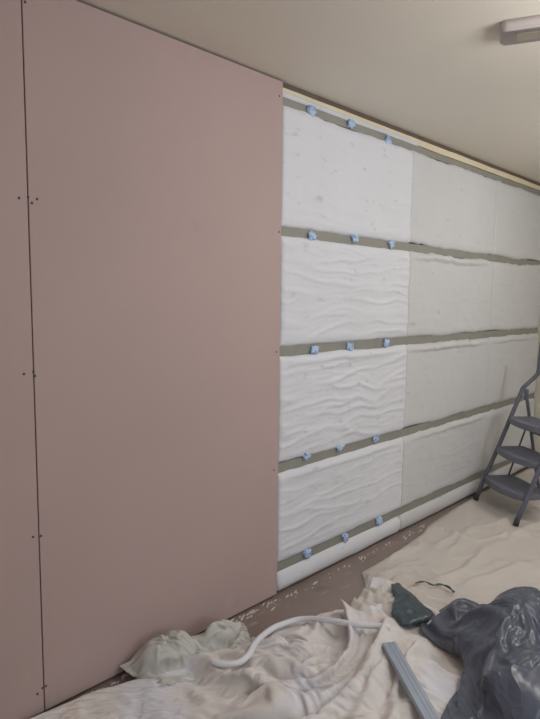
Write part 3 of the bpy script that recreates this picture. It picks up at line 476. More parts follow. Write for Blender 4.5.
5,0,0,-1,0,-3,-2,0,-1,3,4,-5,-3,4,4,-2,2,0,-6,8,-8,5,0,0,-1,1,0,0,0,0,0,0,1,-1,0,-1,1,1,-1,-2,3,-1,0,-1,0,1,-1,1,3,-3,2,1,-6,4,-1,0,1,-1,3,-1,-2,-1,2,0,-2,3,-4,3,0,-2,3,-3,2,0,-1,0,-2,3,-3,2,
4,1,1,0,-3,6,-1,-1,0,0,-2,2,-1,-2,-1,1,1,-3,1,0,1,0,0,-1,1,-2,2,1,-1,-1,-1,3,-1,1,-3,3,-1,-1,0,2,1,-3,-2,2,1,0,0,1,-2,2,2,-5,3,-2,1,1,-3,5,-1,-3,0,2,-3,2,2,-3,3,-2,-1,3,-3,2,-1,-1,1,-1,2,-2,2,-1,
5,1,0,0,-2,0,3,-6,3,1,-1,-1,2,0,-3,1,-4,5,1,-5,4,2,-1,-1,0,1,0,-1,-1,0,1,-1,1,-1,2,-2,1,-2,2,1,-5,4,0,-1,2,-2,2,-2,3,2,-5,2,-2,1,1,-3,5,-1,-2,-1,2,-4,4,-2,1,1,0,-1,1,-3,3,-2,1,0,-1,2,-2,2,-2,1,
5,0,1,-1,1,-3,0,3,-5,-1,5,0,1,-6,2,2,0,-4,5,1,-1,-2,1,0,-1,2,-3,3,0,0,1,-1,0,0,-2,2,0,-1,1,0,-1,0,0,1,0,1,-3,2,1,0,-4,0,2,2,-4,4,0,-1,-3,3,-4,4,-3,3,0,0,-3,3,-2,1,-2,3,-3,2,1,-2,1,-1,2,-1,
5,-2,2,0,0,0,-1,1,0,-5,-3,5,2,0,-4,0,4,1,0,-1,1,-2,1,1,0,-1,1,-1,-1,1,-2,1,0,2,-1,1,-3,3,2,-5,3,-3,1,2,-1,0,-1,3,2,-8,4,1,0,-2,3,1,-4,-5,7,-4,5,-2,0,0,-2,2,0,-2,3,-2,2,-2,2,-3,1,2,-2,2,-2,1,
5,0,-1,1,0,-2,0,2,0,0,-4,0,2,1,0,-2,2,2,-4,0,0,2,0,-2,2,0,1,-3,4,0,-1,0,1,-4,4,-1,-1,1,-1,0,0,0,1,0,0,-4,4,3,-4,0,1,-1,0,0,2,-4,1,3,-5,5,-2,0,1,-1,0,-3,3,1,-2,2,-3,3,0,0,-1,-1,2,-2,1,0,
5,-1,-1,2,-1,1,-1,-1,1,1,-1,-5,2,3,0,-1,-1,4,-2,1,-1,1,-4,4,-1,1,-2,2,-2,-1,2,3,-1,-2,1,-3,4,3,-8,3,0,0,1,0,-4,4,3,-2,-5,3,0,1,-1,2,-4,2,0,-1,2,-5,-1,6,0,-2,2,0,-3,-1,4,-1,1,-3,2,1,-2,1,0,0,0,0,
5,1,-2,-1,3,-2,0,1,-1,1,0,0,-8,6,2,1,0,-2,1,0,0,-1,2,0,-1,-1,1,0,-1,1,1,-3,1,1,1,-2,1,-2,0,1,-1,4,-2,-1,0,3,1,-3,0,0,0,-1,1,-1,0,0,-2,3,-4,4,-1,0,1,-1,-1,2,0,0,-3,3,-1,1,-3,2,0,1,-1,1,0,-1,
5,0,1,-1,0,0,-1,-2,3,-2,2,0,-2,-6,4,4,0,0,0,-1,-1,1,1,-1,0,1,-2,1,0,1,0,1,-4,5,-4,2,3,-10,7,-2,2,0,2,-5,3,4,-3,-5,3,0,1,-1,1,-3,3,-3,3,-4,4,-2,2,-6,1,6,-1,-1,0,0,0,-2,3,-2,2,-2,2,-3,3,-1,0,0,
6,-1,1,-2,1,1,-1,1,-3,2,0,-1,1,0,0,-1,1,0,-1,1,0,-1,1,-1,1,-1,1,-2,1,1,-3,2,0,1,-2,3,-3,0,1,0,1,-1,-2,1,5,-2,-4,3,-2,2,-2,2,-5,5,-1,1,-2,2,-3,3,-1,2,-1,-3,2,0,1,0,-1,1,-3,2,-1,2,-2,3,-2,1,-1,0,
5,0,-1,2,-3,2,0,0,0,0,0,-1,2,-1,-2,3,-1,-1,1,0,0,2,-4,3,-1,-2,2,-1,0,1,1,-2,1,0,0,3,-9,7,-3,3,2,-1,-5,5,1,-3,-1,-2,3,0,1,-5,5,-3,-2,3,1,-3,4,-4,3,0,-1,0,0,0,-1,0,2,-2,3,-2,0,-1,4,-3,0,-2,1,1,
5,0,0,-1,1,-3,3,-4,4,-2,1,0,1,-1,1,1,-3,2,0,0,-1,-2,4,-2,0,2,0,-1,1,-4,4,-1,2,-4,2,-3,0,3,-1,1,0,-4,4,3,-1,-5,0,2,0,1,-4,3,-1,-1,2,1,-1,0,-2,4,-4,0,3,-2,1,0,1,0,-2,1,-2,2,3,-2,-3,3,-1,1,-1,0,
5,1,-1,-1,1,0,-2,0,3,-2,-2,4,-3,3,0,-3,3,-4,3,-2,1,1,-2,1,0,0,-2,3,1,0,-2,0,-1,2,3,-9,7,-4,4,2,-4,-1,5,0,-7,3,0,2,0,-2,0,0,0,1,1,-5,3,0,1,-2,2,0,-3,4,-4,2,0,0,0,0,2,0,-3,2,0,-4,4,1,0,-2,
5,-1,1,1,-3,2,-2,4,-5,1,2,-1,1,-1,2,0,-3,2,-3,2,1,-1,2,-3,2,-3,3,0,-2,1,1,1,-1,1,-8,7,0,1,1,-2,-4,7,0,-4,-2,0,3,-1,1,-3,1,1,-2,2,-2,3,-4,4,-2,2,-1,0,1,-2,2,-3,2,-1,1,3,0,-2,0,-3,0,4,-4,-2,3,1,
5,1,-1,-1,1,-2,2,-1,0,1,0,-2,4,0,-2,-3,3,-3,3,-1,1,0,-1,3,-2,0,0,-1,2,-1,0,-2,2,-1,0,1,-2,2,1,-6,7,2,-2,-5,4,-1,0,0,-1,-1,1,-1,2,-1,0,-2,4,-3,2,-3,3,0,0,-1,0,1,-2,3,3,-4,-3,3,-2,3,0,-1,0,2,-3,0,
5,0,0,0,0,0,-1,1,-2,2,-2,4,-4,3,-2,1,-2,2,-1,1,0,0,0,-1,-2,3,-1,2,-4,4,-3,2,1,-6,4,-2,5,1,-6,4,1,-1,-6,4,0,1,0,1,-7,5,-4,2,3,-2,0,3,-3,3,-3,2,-3,2,1,1,-1,0,2,1,-3,-1,1,-4,4,-1,1,-3,4,-4,2,0,
5,0,0,1,-2,-1,1,0,1,-2,3,-2,1,-3,3,1,-1,-1,0,1,-1,0,0,-4,4,3,0,-5,3,-1,1,1,-6,4,1,1,0,-2,0,2,2,-6,3,-1,0,1,0,-6,6,-5,3,4,-4,0,2,-2,1,-2,3,-2,2,-3,2,-2,2,2,2,-5,-2,4,-3,4,-1,0,-2,1,-3,6,-2,-1,
5,0,0,0,0,1,-2,2,-3,2,-1,1,0,0,-1,1,0,0,0,0,0,0,-5,4,2,-1,-3,4,2,-4,0,-1,1,1,-1,1,1,-3,5,1,-6,1,1,0,0,-1,1,-2,-4,5,2,-4,4,0,-2,0,-1,2,-3,4,-2,2,-5,6,0,0,-6,2,2,-4,6,-2,-4,4,-1,0,2,-1,-1,0,
5,0,0,-1,1,-1,2,-3,2,0,0,0,-1,2,-1,0,0,1,-1,0,0,-6,5,3,0,-6,4,2,-5,4,0,-4,3,-2,3,1,-5,4,-1,-1,0,0,-1,2,0,0,-4,2,1,-1,1,2,-4,2,0,1,0,-2,3,-5,5,-3,5,-3,2,-3,1,0,-2,5,-3,-2,4,-6,4,2,-2,-2,0,1,
5,0,1,-2,0,1,1,0,-1,0,1,-2,2,-1,1,-1,0,0,0,-1,-7,6,4,-1,-2,1,2,-4,2,-2,-1,3,0,1,-1,-2,2,0,2,-4,1,1,0,-1,0,0,-2,1,2,1,0,-3,2,-3,3,-2,0,3,-1,0,-3,6,-3,1,-4,3,1,-3,3,-1,-4,5,-2,1,1,0,-2,-2,3,-1,
6,-1,0,1,-2,1,-1,0,0,2,-2,2,-1,0,0,1,0,-1,-1,-6,5,4,-2,0,-4,5,-2,1,-1,2,-1,-1,0,3,-2,0,1,1,-5,3,0,-1,1,0,-2,1,0,0,1,1,-1,1,-3,3,-4,2,2,-4,0,4,0,-2,2,-2,1,0,-2,1,1,-4,5,-1,0,1,0,-4,2,1,-1,0,
5,1,-2,1,0,0,-2,2,2,-3,1,0,0,0,1,-3,2,0,-2,0,2,-1,5,-6,3,1,-2,0,1,-3,2,1,-1,-2,2,0,1,-2,2,-1,0,0,0,-1,1,-1,2,0,-1,0,0,-1,2,-2,2,0,-2,1,1,1,-1,-1,0,0,0,-1,1,0,-2,2,1,-1,0,0,-3,3,0,0,1,-1,
5,-1,1,-1,2,-1,0,1,-1,0,2,-1,-1,1,-2,3,-1,-3,-4,6,3,2,-9,3,2,-3,1,0,2,-1,0,0,0,1,-1,1,-2,1,1,-1,0,0,0,-1,0,-1,1,2,0,-1,0,0,0,1,-1,0,0,2,0,-2,1,-1,0,1,-1,-2,0,2,0,1,0,-1,0,1,-1,0,0,0,-1,1,
5,0,-1,1,0,-1,2,-2,1,2,-2,-1,3,-3,3,-1,-4,-5,6,4,-1,-1,-2,4,-2,1,0,-1,-2,3,-1,-1,2,-1,0,0,0,0,1,-1,0,-1,1,0,0,-1,2,-1,1,-1,1,0,-1,0,1,0,1,-1,0,0,-1,1,-1,0,1,-1,0,0,1,1,-2,0,1,-1,0,0,0,0,0,0,
5,0,1,-1,0,-1,3,-2,1,-1,0,2,-4,3,0,-3,-7,6,5,-3,5,-7,4,-3,2,1,-2,2,0,-1,1,-1,-1,1,0,1,-1,0,0,0,0,0,0,0,0,0,-2,3,0,-1,0,0,0,1,0,0,0,0,0,-1,0,0,0,1,-1,1,-1,1,0,-1,1,-1,0,0,0,0,0,0,-1,1,
5,1,-2,1,-2,5,-4,2,-1,0,2,-4,3,1,-4,-8,6,6,-2,8,-12,3,1,0,1,-1,0,-1,1,-1,0,1,1,-1,0,-1,0,2,-1,0,0,0,-1,1,0,0,0,0,0,1,-1,0,1,-1,0,1,0,0,-1,0,0,0,-1,0,1,0,1,-1,0,1,-1,0,0,0,0,0,0,0,1,-1,
5,-1,1,-1,4,-4,2,0,-2,3,-6,6,1,-4,-9,5,6,0,6,-12,5,0,1,0,-1,-2,3,1,-2,1,-1,1,0,0,0,-1,1,-1,0,1,-1,-1,1,1,-1,0,0,-1,1,0,0,1,-1,1,0,-2,1,1,0,0,0,-1,0,-4,1,2,2,0,0,-1,0,1,-1,0,0,0,0,1,-2,1,
5,0,0,2,-2,1,-1,0,1,-4,5,0,-3,-9,5,6,3,3,-10,3,2,-1,-1,2,-3,1,0,0,-1,0,1,0,-1,0,0,1,0,1,-1,0,0,0,0,-1,1,0,0,-1,0,1,0,0,0,0,-1,2,-2,1,0,0,0,-1,1,1,-1,-1,1,1,0,-1,0,0,0,0,0,0,0,0,1,0,
5,0,1,-1,0,0,0,0,0,3,0,-4,-10,5,7,4,1,-7,0,3,-4,3,0,-1,0,0,1,-1,1,-1,1,0,0,-1,-1,1,1,-1,-1,1,0,1,-4,3,0,0,0,0,0,0,0,0,0,0,1,-2,1,-2,2,-1,1,0,-1,1,1,0,-2,2,-1,0,0,0,0,0,1,-1,0,0,0,0,
5,0,0,0,0,1,-1,-1,4,-2,-2,-9,4,7,3,1,-5,-2,4,-4,3,-1,0,-2,3,1,-2,-2,1,2,-2,1,0,0,0,-2,3,-1,-2,1,1,1,-2,-1,2,0,0,0,0,-1,1,0,0,0,0,0,0,0,-2,2,-1,1,0,1,-1,0,1,-1,0,0,0,0,0,0,0,0,0,0,0,0,
5,0,0,0,1,-2,0,4,-3,0,-7,0,8,3,1,-4,-3,4,-2,1,0,-1,-1,2,-1,0,-2,3,0,-1,2,-2,0,0,1,0,-2,1,-1,1,0,1,1,-5,-1,4,0,1,-1,0,-1,1,1,-1,0,1,-1,0,0,-1,1,1,0,0,0,0,0,-1,0,0,0,0,1,-1,0,0,0,0,0,0,
5,0,0,0,-1,0,4,-2,-1,-6,-3,9,4,0,-2,-4,3,-1,-1,1,0,0,1,1,-1,-1,1,-1,0,2,-2,0,0,0,0,1,0,-3,2,0,0,-1,4,-1,-3,-2,3,0,0,0,1,-2,1,0,0,0,0,0,0,1,-1,0,1,-1,0,1,-1,0,0,0,0,0,0,0,0,1,-1,0,0,0,
6,0,-1,0,0,3,-2,-2,-3,-7,11,5,-1,1,-7,3,0,-2,2,0,-1,-1,2,0,0,-3,3,-1,1,-2,1,0,-1,1,0,0,0,0,0,1,-1,1,-1,1,0,-1,-2,2,0,1,-1,0,-1,2,-1,0,1,-1,1,0,1,-1,-1,1,0,-1,1,-1,0,0,0,0,0,0,0,0,0,0,0,0,
5,0,1,-1,1,1,-2,-1,-12,12,4,1,2,-9,3,1,-2,1,1,-1,-2,3,0,-1,0,1,-1,1,0,0,-1,0,0,0,0,0,-1,1,1,-3,2,0,0,1,1,-1,-1,-1,1,0,0,1,-1,-1,1,0,0,2,-1,-1,0,1,0,-1,1,0,-1,0,0,1,-1,0,0,0,0,0,1,-1,0,0,
5,0,0,1,1,-4,2,-13,11,5,2,3,-11,3,2,-3,1,1,-1,-2,2,1,0,-2,-3,5,-1,0,1,-1,0,0,1,0,-1,0,0,-1,1,0,0,0,0,2,-1,0,0,-2,0,0,1,0,0,0,0,0,0,0,0,1,-1,0,1,0,-1,0,0,0,0,-1,1,0,0,0,0,0,0,0,0,0,
5,0,0,2,-3,2,-12,9,5,4,1,-12,4,1,-2,1,1,0,-2,2,2,0,-5,-2,7,-3,0,1,-3,2,0,-1,1,0,0,0,0,0,-1,1,-1,1,-1,2,1,0,-1,1,-2,-1,1,1,0,0,0,0,0,0,0,0,0,0,0,0,-1,0,0,1,0,-1,0,0,0,0,0,0,0,0,1,-1,
5,0,2,-3,3,-9,4,6,5,-1,-9,3,0,-1,0,1,0,-3,1,2,0,-3,-3,9,-5,1,1,-1,0,0,0,0,-1,1,0,1,0,0,-1,0,0,-1,1,-2,4,0,0,0,0,0,-2,0,2,-1,0,0,1,-1,0,0,0,0,-1,1,0,0,0,-1,0,1,-1,0,0,0,0,0,0,0,0,0,
5,1,-2,3,-7,1,7,3,2,-10,2,0,0,0,1,0,-4,3,-1,1,-1,-5,10,-5,1,-1,0,1,0,-2,2,1,-1,0,0,-1,1,0,0,0,0,-1,1,1,-3,4,1,-1,1,0,0,-1,-1,1,1,0,-1,0,0,-1,0,0,0,-1,1,-1,0,0,0,0,0,0,0,1,-1,0,0,0,0,0,
6,-1,1,-4,-1,6,4,2,-10,3,-2,1,1,1,-1,-4,3,-3,5,-3,-4,10,-4,-3,2,0,-2,0,2,0,-1,0,1,0,0,1,-3,2,-1,1,0,1,0,-1,1,-2,2,1,0,1,0,-1,0,0,-1,0,0,0,0,0,0,-1,0,0,0,1,-1,0,0,0,1,-1,0,0,0,0,0,0,0,0,
5,1,-1,-4,5,4,1,-8,2,-1,2,0,0,0,-3,2,-1,4,-4,-2,8,-5,0,1,-2,1,0,-1,0,1,0,1,0,-2,2,-1,0,-2,3,-2,1,0,0,1,0,0,-1,0,0,0,0,1,0,0,0,-1,1,0,-1,0,0,0,0,0,0,0,1,-1,0,0,0,0,0,0,0,0,0,0,0,0,
5,0,-3,5,3,0,-6,2,-1,0,1,1,-1,-4,2,0,3,-2,-1,6,-5,0,0,0,-1,0,1,0,-1,0,1,0,0,1,-2,1,0,1,0,0,-2,1,0,0,1,0,0,0,1,-1,0,0,-1,-1,0,1,-1,1,1,-1,0,0,0,0,0,0,0,0,0,0,0,0,0,0,0,0,0,0,0,0,
5,-1,2,2,-1,-3,1,-2,2,2,0,-2,-3,3,0,2,-2,-1,5,-4,0,0,-1,1,1,-1,0,0,0,0,-1,2,0,0,0,-2,1,1,-1,-1,2,-2,1,0,0,0,1,0,0,0,1,-1,0,1,-1,0,0,-1,0,0,0,0,0,0,0,0,0,0,0,0,0,0,0,0,0,0,0,0,0,0,
5,0,3,-3,0,0,-1,3,0,1,-3,-4,4,-1,2,-1,-1,2,-2,1,-1,0,1,0,-1,0,1,0,1,0,-1,-1,1,0,1,1,-1,-2,-2,3,0,1,0,0,-1,0,0,0,0,0,0,0,1,-1,1,0,0,-1,0,1,0,0,-1,0,0,0,0,1,-1,0,0,0,0,0,0,0,0,0,0,0,
5,1,-2,2,-1,1,3,2,-1,-8,-2,7,-3,3,-1,-2,5,-2,-2,-2,2,1,-2,0,1,-1,-1,0,0,2,1,-1,-1,2,0,0,1,-1,1,-2,-2,0,0,1,1,0,0,0,0,1,-1,1,-1,0,0,0,0,0,0,1,0,-1,1,0,0,-1,0,0,0,0,0,0,0,0,1,-1,0,0,0,1,
6,-1,0,0,0,2,1,-2,-4,-1,6,-4,4,-2,-2,6,-7,3,-1,2,0,-1,0,0,0,0,0,0,0,-2,2,0,0,-1,2,0,0,1,2,0,1,0,-1,-1,-1,0,-1,0,-1,-1,1,0,0,0,-1,0,0,1,0,-1,1,1,0,0,-1,1,0,-1,1,-1,0,0,0,0,0,0,0,0,0,0,
5,0,0,0,2,-1,0,-4,3,5,-6,3,-2,-3,6,-6,3,-2,3,0,-1,-1,1,0,0,1,0,0,-1,0,-1,1,1,-1,-1,1,0,1,0,1,1,1,1,0,1,0,1,0,0,0,0,-1,0,0,0,-1,-1,-1,-1,-2,-1,1,0,0,1,-1,0,0,0,0,0,1,-1,0,0,0,0,1,-1,0,
5,0,0,1,0,-1,-3,4,-1,1,0,-1,-1,3,-5,2,2,1,-1,0,-2,1,0,0,0,0,0,0,0,1,0,-1,0,0,0,0,0,-1,1,0,0,0,0,1,0,1,0,1,0,1,-1,1,0,1,0,0,-2,1,0,0,-1,-3,0,0,0,1,-1,1,-1,1,-1,0,0,0,0,0,0,0,0,0,
5,0,0,1,-1,-1,1,-1,1,-1,2,-2,0,0,1,1,0,0,-2,1,1,-1,-1,1,-1,1,0,1,1,0,-1,1,-2,0,1,-1,0,2,-1,-1,0,0,0,0,0,0,0,-1,1,0,0,0,1,0,0,-1,2,-2,0,0,3,1,-2,-2,0,0,1,-1,0,0,0,0,0,0,0,0,0,0,0,0,
5,0,1,-2,0,1,0,0,1,0,0,-1,0,1,0,3,-3,-2,1,-2,2,0,0,-1,1,0,1,0,-1,0,0,0,0,-1,-1,3,0,-1,0,0,0,0,0,0,0,-1,0,1,-1,0,0,1,0,-1,0,1,-2,2,0,-1,-1,3,1,0,-2,0,-1,1,1,-1,1,-1,1,-1,0,0,0,0,0,0,
5,1,-1,1,-1,1,-2,1,0,0,-2,2,1,-3,4,-3,2,-1,0,0,-2,2,0,0,0,0,0,0,-1,-1,2,-2,2,2,1,-1,0,1,-1,0,-1,-1,0,-1,1,0,0,0,0,0,1,-1,-1,0,0,-1,1,-1,1,0,-1,-2,3,2,1,-1,0,-1,0,0,0,0,0,0,0,1,-1,0,0,0,
5,0,1,-2,3,-3,2,-1,0,-2,3,-2,1,5,-3,-2,-1,2,-1,0,0,-1,1,0,1,-2,1,0,1,-1,0,3,1,2,2,-1,0,-1,1,1,0,0,-1,0,-1,1,-1,-1,0,0,-1,-1,0,0,1,0,-1,-2,-3,1,-1,0,-1,2,1,0,0,0,-1,1,0,0,0,0,0,0,0,0,0,0,
6,-1,-2,4,-2,0,-1,1,-2,3,2,1,2,-4,-1,0,-2,1,0,0,0,-1,0,1,-2,2,0,0,1,3,1,1,2,-1,-2,1,1,-1,-1,-1,-2,-3,-2,-1,-1,-1,0,1,1,-1,1,1,2,1,1,2,3,1,-1,-2,-2,-2,-3,-1,2,-2,3,2,-1,0,0,0,0,0,0,0,0,0,0,0,
5,0,2,-2,-1,1,1,-3,3,4,0,-1,-3,1,-4,0,2,-2,2,-1,1,1,-1,-1,2,0,0,1,3,1,1,0,-2,-4,-4,-2,-2,2,0,0,3,3,2,2,1,0,0,-1,-2,-1,-1,-2,-3,-2,-4,2,2,5,5,3,0,-3,-2,-3,-4,4,0,-2,2,1,0,0,0,1,-1,0,0,0,0,0,
5,0,1,-1,0,0,-2,2,-2,-5,-2,2,1,0,6,1,0,-1,-1,2,0,-1,0,2,0,2,1,0,1,0,-3,-5,-4,3,2,1,2,-1,1,0,0,1,-1,0,0,0,-2,0,1,1,0,1,1,2,1,-3,-4,-5,-3,3,5,5,1,-2,-2,-3,-1,3,-1,-1,0,1,0,0,0,0,1,-1,1,-1,
5,1,-1,0,0,-2,3,-2,2,0,-1,0,0,0,-1,0,-1,1,1,0,1,1,3,0,2,0,0,2,-6,-4,-3,3,3,0,-1,0,-1,0,0,0,-1,-1,2,-1,-1,1,2,-1,0,0,1,-1,1,-1,1,1,1,1,0,-4,-3,-2,5,5,1,-3,-3,-1,1,-1,0,1,0,0,0,0,0,0,0,0,
5,0,0,-1,-1,4,-3,2,-2,1,-1,1,0,1,-1,-1,1,1,-2,2,0,1,0,1,2,0,-2,-8,2,1,3,0,-1,-1,1,0,1,2,-1,1,1,-2,1,1,0,0,0,0,0,-1,-1,0,-1,0,0,-1,1,0,1,0,0,1,-3,-3,4,5,-1,-5,1,1,-1,-1,0,0,1,-1,0,0,0,0,
5,0,-1,1,1,-1,0,0,0,0,1,-1,-1,1,0,1,0,0,0,-1,1,2,1,1,-1,-5,-4,5,-1,1,0,-1,1,0,1,-2,-1,-1,1,-1,0,3,-2,-1,1,-1,1,1,0,1,1,1,1,1,1,-1,-3,-1,0,1,-1,1,0,1,-2,-1,3,4,-5,-1,1,-1,0,0,0,0,0,0,0,0,
5,0,0,0,1,0,-1,-2,0,0,3,0,0,-4,0,2,-2,3,3,-1,2,1,0,-3,-7,1,5,-1,0,0,0,1,-2,0,-1,2,0,0,0,1,-1,0,0,1,0,0,-1,1,0,0,-1,0,0,-1,-1,2,0,1,0,0,1,-2,0,1,0,0,-1,-1,4,-1,-1,0,-1,0,0,0,0,0,0,0,
5,0,-1,1,-1,1,1,1,-1,0,-1,0,-2,0,0,1,2,-4,2,3,0,0,-3,-5,4,2,-1,0,1,0,0,-2,1,1,0,0,0,0,0,0,0,0,0,0,-1,1,0,-1,1,0,1,0,-1,0,0,-1,2,0,0,-1,0,1,0,-1,0,0,0,0,0,1,0,0,0,-1,0,0,0,0,0,0,
5,-1,1,-1,1,-1,2,0,0,1,-1,-2,0,0,0,1,-2,6,-1,0,0,-5,-3,5,0,0,-1,1,0,0,-1,1,0,-1,1,0,0,-1,0,-1,1,-1,1,-1,1,-1,1,1,-1,1,-1,1,0,0,0,0,0,0,0,0,0,0,0,1,0,-1,0,0,0,0,0,0,0,1,-1,0,0,0,0,1,
4,1,0,0,-1,0,1,1,1,-2,-1,0,0,1,0,-2,6,-2,1,-1,-6,0,4,0,-1,0,1,1,-1,-1,0,1,0,1,-1,-1,1,0,0,0,-1,1,-1,0,0,0,-1,0,0,0,1,0,1,0,0,0,0,-1,0,2,0,0,0,-1,0,1,0,0,-1,0,0,1,0,-1,0,1,-1,1,-1,0,
5,-1,0,1,0,0,-1,1,1,-2,-1,0,2,1,3,1,-2,0,-2,-6,4,1,0,-1,1,0,1,-2,0,1,0,0,0,-1,1,0,0,0,-1,0,1,-1,1,0,-1,1,0,-1,1,0,-1,0,-1,0,1,0,0,1,1,-1,0,0,0,0,0,0,0,0,0,0,0,0,0,0,0,0,0,0,0,0,
5,0,0,-1,1,-1,0,0,1,2,1,1,0,1,-2,0,0,-5,-2,5,-1,0,-1,1,0,0,-1,1,0,-1,1,-1,1,0,-1,0,0,1,0,0,0,1,-1,1,0,-1,0,0,-1,0,0,-1,1,0,0,0,1,1,-1,0,0,-1,1,0,0,0,0,0,0,1,0,-1,0,0,1,-1,0,0,0,0,
4,0,1,0,0,0,-1,0,0,1,2,1,0,0,-1,-3,-2,2,1,-1,-1,1,1,-1,1,0,0,-1,1,0,0,0,0,0,0,1,-2,-1,1,0,-1,0,0,-1,1,1,0,1,0,-1,0,1,-1,1,-1,1,-1,0,0,0,0,2,-1,0,0,1,-1,0,0,0,0,0,0,0,0,0,0,0,0,0,
5,0,0,0,-1,1,0,0,-1,1,0,0,0,0,0,0,0,1,-1,-1,1,0,0,1,0,-2,0,1,0,0,-1,1,-1,1,0,-1,2,0,-2,-1,2,0,1,1,-1,0,0,0,0,0,1,-1,1,0,-1,-1,0,0,0,0,1,-1,0,0,0,-1,2,-1,0,0,0,0,0,1,-1,0,1,-1,0,0,
5,0,-1,1,0,-1,1,-1,1,0,0,0,0,0,0,0,0,-1,1,0,0,0,0,0,-3,2,0,0,-1,1,1,-1,0,0,1,0,-2,-1,2,1,-2,0,-1,0,1,0,1,0,1,0,-1,0,-1,-1,2,0,1,0,0,-1,-1,0,1,0,1,0,-1,1,0,-1,1,0,0,0,0,0,0,0,0,0,
4,1,0,-1,1,0,0,0,0,-1,0,0,1,-1,0,0,0,1,0,-1,0,0,-1,0,1,-1,0,-1,1,-1,0,1,2,-1,-1,-1,0,2,0,0,0,0,0,0,0,0,0,0,-1,1,0,0,0,0,-1,1,-1,-1,1,1,1,0,-2,0,0,1,0,0,1,0,-1,1,0,0,0,0,0,0,1,-1,
5,-1,1,0,0,0,-1,1,-1,1,-1,0,0,0,1,0,0,0,-1,2,-1,0,0,-1,1,0,0,0,-1,1,-1,0,-2,0,1,1,2,-1,-1,1,0,0,0,-1,0,-1,0,-1,0,0,0,1,0,0,1,-1,1,0,-1,1,-1,1,1,1,-1,-1,1,0,0,0,0,0,0,0,0,0,0,0,0,0,
-5,-2,-3,-2,-3,-2,-3,-2,-3,-2,-3,-2,-2,-3,-2,-3,-2,-3,-2,-3,-2,-3,-2,-3,-2,-3,-2,-3,-2,-2,-3,-2,-3,-2,-3,-2,-3,-2,-3,-2,-3,-2,-3,-2,-3,-2,-2,-3,-2,-3,-2,-3,-2,-3,-2,-3,-2,-3,-2,-3,-2,-3,-2,-2,-3,-2,-3,-2,-3,-2,-3,-2,-3,-2,-3,-2,-3,-2,-3,-2,
0,-1,2,-2,1,-1,0,0,1,-1,1,-1,0,0,0,0,-1,2,-1,1,0,0,0,-1,0,1,-1,0,-1,1,-1,0,1,-1,1,0,0,-1,0,1,0,-1,1,0,0,-1,1,0,-1,0,0,0,-1,1,-1,1,0,0,-1,0,1,0,0,-1,1,-1,0,1,-2,0,2,-1,0,0,1,-2,-1,0,2,-1,
-1,1,-3,2,-1,1,0,0,-1,1,0,1,-2,2,-1,1,0,-2,1,0,-1,1,-1,1,-1,1,0,0,1,-2,2,-1,-1,1,-1,-1,2,0,0,-2,2,0,0,-1,0,0,-1,1,0,0,-1,2,-1,-1,2,-2,0,1,0,2,-3,1,-1,1,-2,1,-1,0,3,-2,-1,1,1,-2,0,1,1,-2,-1,2,
-1,0,1,-2,2,-1,1,-2,2,-1,0,0,2,-3,1,0,0,1,-1,0,-1,0,1,-1,2,-3,2,0,-1,2,-1,0,1,-1,1,1,-3,1,-1,2,-1,-1,-1,1,0,1,-1,-1,2,-1,0,0,1,0,-3,2,0,-1,2,-2,1,-1,1,-1,2,-2,1,-2,0,3,-2,-1,1,1,-1,-1,1,0,0,-1,
0,-1,1,0,-2,1,-1,3,-2,0,0,0,-1,2,-1,0,0,-1,1,-1,1,0,-1,3,-3,2,-2,2,-1,-2,1,0,-1,2,-1,-1,3,-2,2,-2,-1,1,1,-1,0,-1,2,-1,-2,2,0,-1,2,-1,1,0,-1,1,-2,1,-1,0,-1,2,-1,1,0,0,-1,-2,3,-1,0,-1,0,1,-1,1,-1,1,
-1,1,-1,1,0,0,0,-2,2,-1,1,-1,0,-1,1,0,-1,1,-1,0,1,-1,2,-3,3,-1,1,-3,1,2,0,0,-1,-1,1,0,-2,3,-1,-1,0,1,-1,1,0,1,-3,2,0,-2,0,-1,1,1,0,0,0,-1,0,-1,2,0,2,-3,0,0,1,0,-1,1,0,1,-2,1,0,-1,0,0,1,-2,
0,-1,0,1,-1,1,0,1,-2,1,-2,1,0,2,-1,-1,0,-1,1,0,1,0,-1,2,-2,0,0,1,0,-2,-1,2,1,-1,-1,0,1,-3,1,1,1,-1,0,-1,1,-1,1,0,0,1,0,0,-2,1,0,-2,3,-1,0,0,-2,0,1,1,-1,0,-1,1,0,-1,0,1,0,0,-1,1,0,-1,-1,2,
-1,0,1,-2,2,-2,1,-1,2,0,0,-1,1,-2,-1,0,3,0,-1,1,-2,1,-1,0,0,1,-2,2,0,0,-1,0,0,0,0,1,-1,1,-1,1,-2,1,0,1,-2,1,0,-2,2,1,0,-1,-1,1,-1,1,-3,2,1,-1,0,0,-2,2,1,0,0,0,0,0,-3,1,1,-1,1,-1,0,1,0,-1,
-1,1,-1,1,-2,2,-2,1,-2,3,-1,-1,0,1,1,0,-2,1,1,-2,1,-1,1,-1,1,-1,2,-3,2,-1,1,-2,1,0,0,0,0,-1,1,-1,2,-2,2,-2,1,-1,1,0,-2,1,1,1,-1,-2,2,0,0,-1,-1,2,0,0,-1,1,-1,0,-1,0,2,0,0,-3,0,3,0,0,-1,0,0,-1,
0,-1,0,1,1,-2,1,0,1,-3,1,2,-2,-2,2,-1,1,0,-1,2,-2,2,-1,1,0,0,-2,1,-1,1,0,0,-2,1,1,-2,0,2,-2,1,-1,2,-3,3,-1,0,-1,2,-1,-2,1,1,0,0,-2,1,0,0,0,-1,2,0,-1,0,1,-1,0,-2,0,2,0,1,-2,-2,2,1,0,-1,0,1,
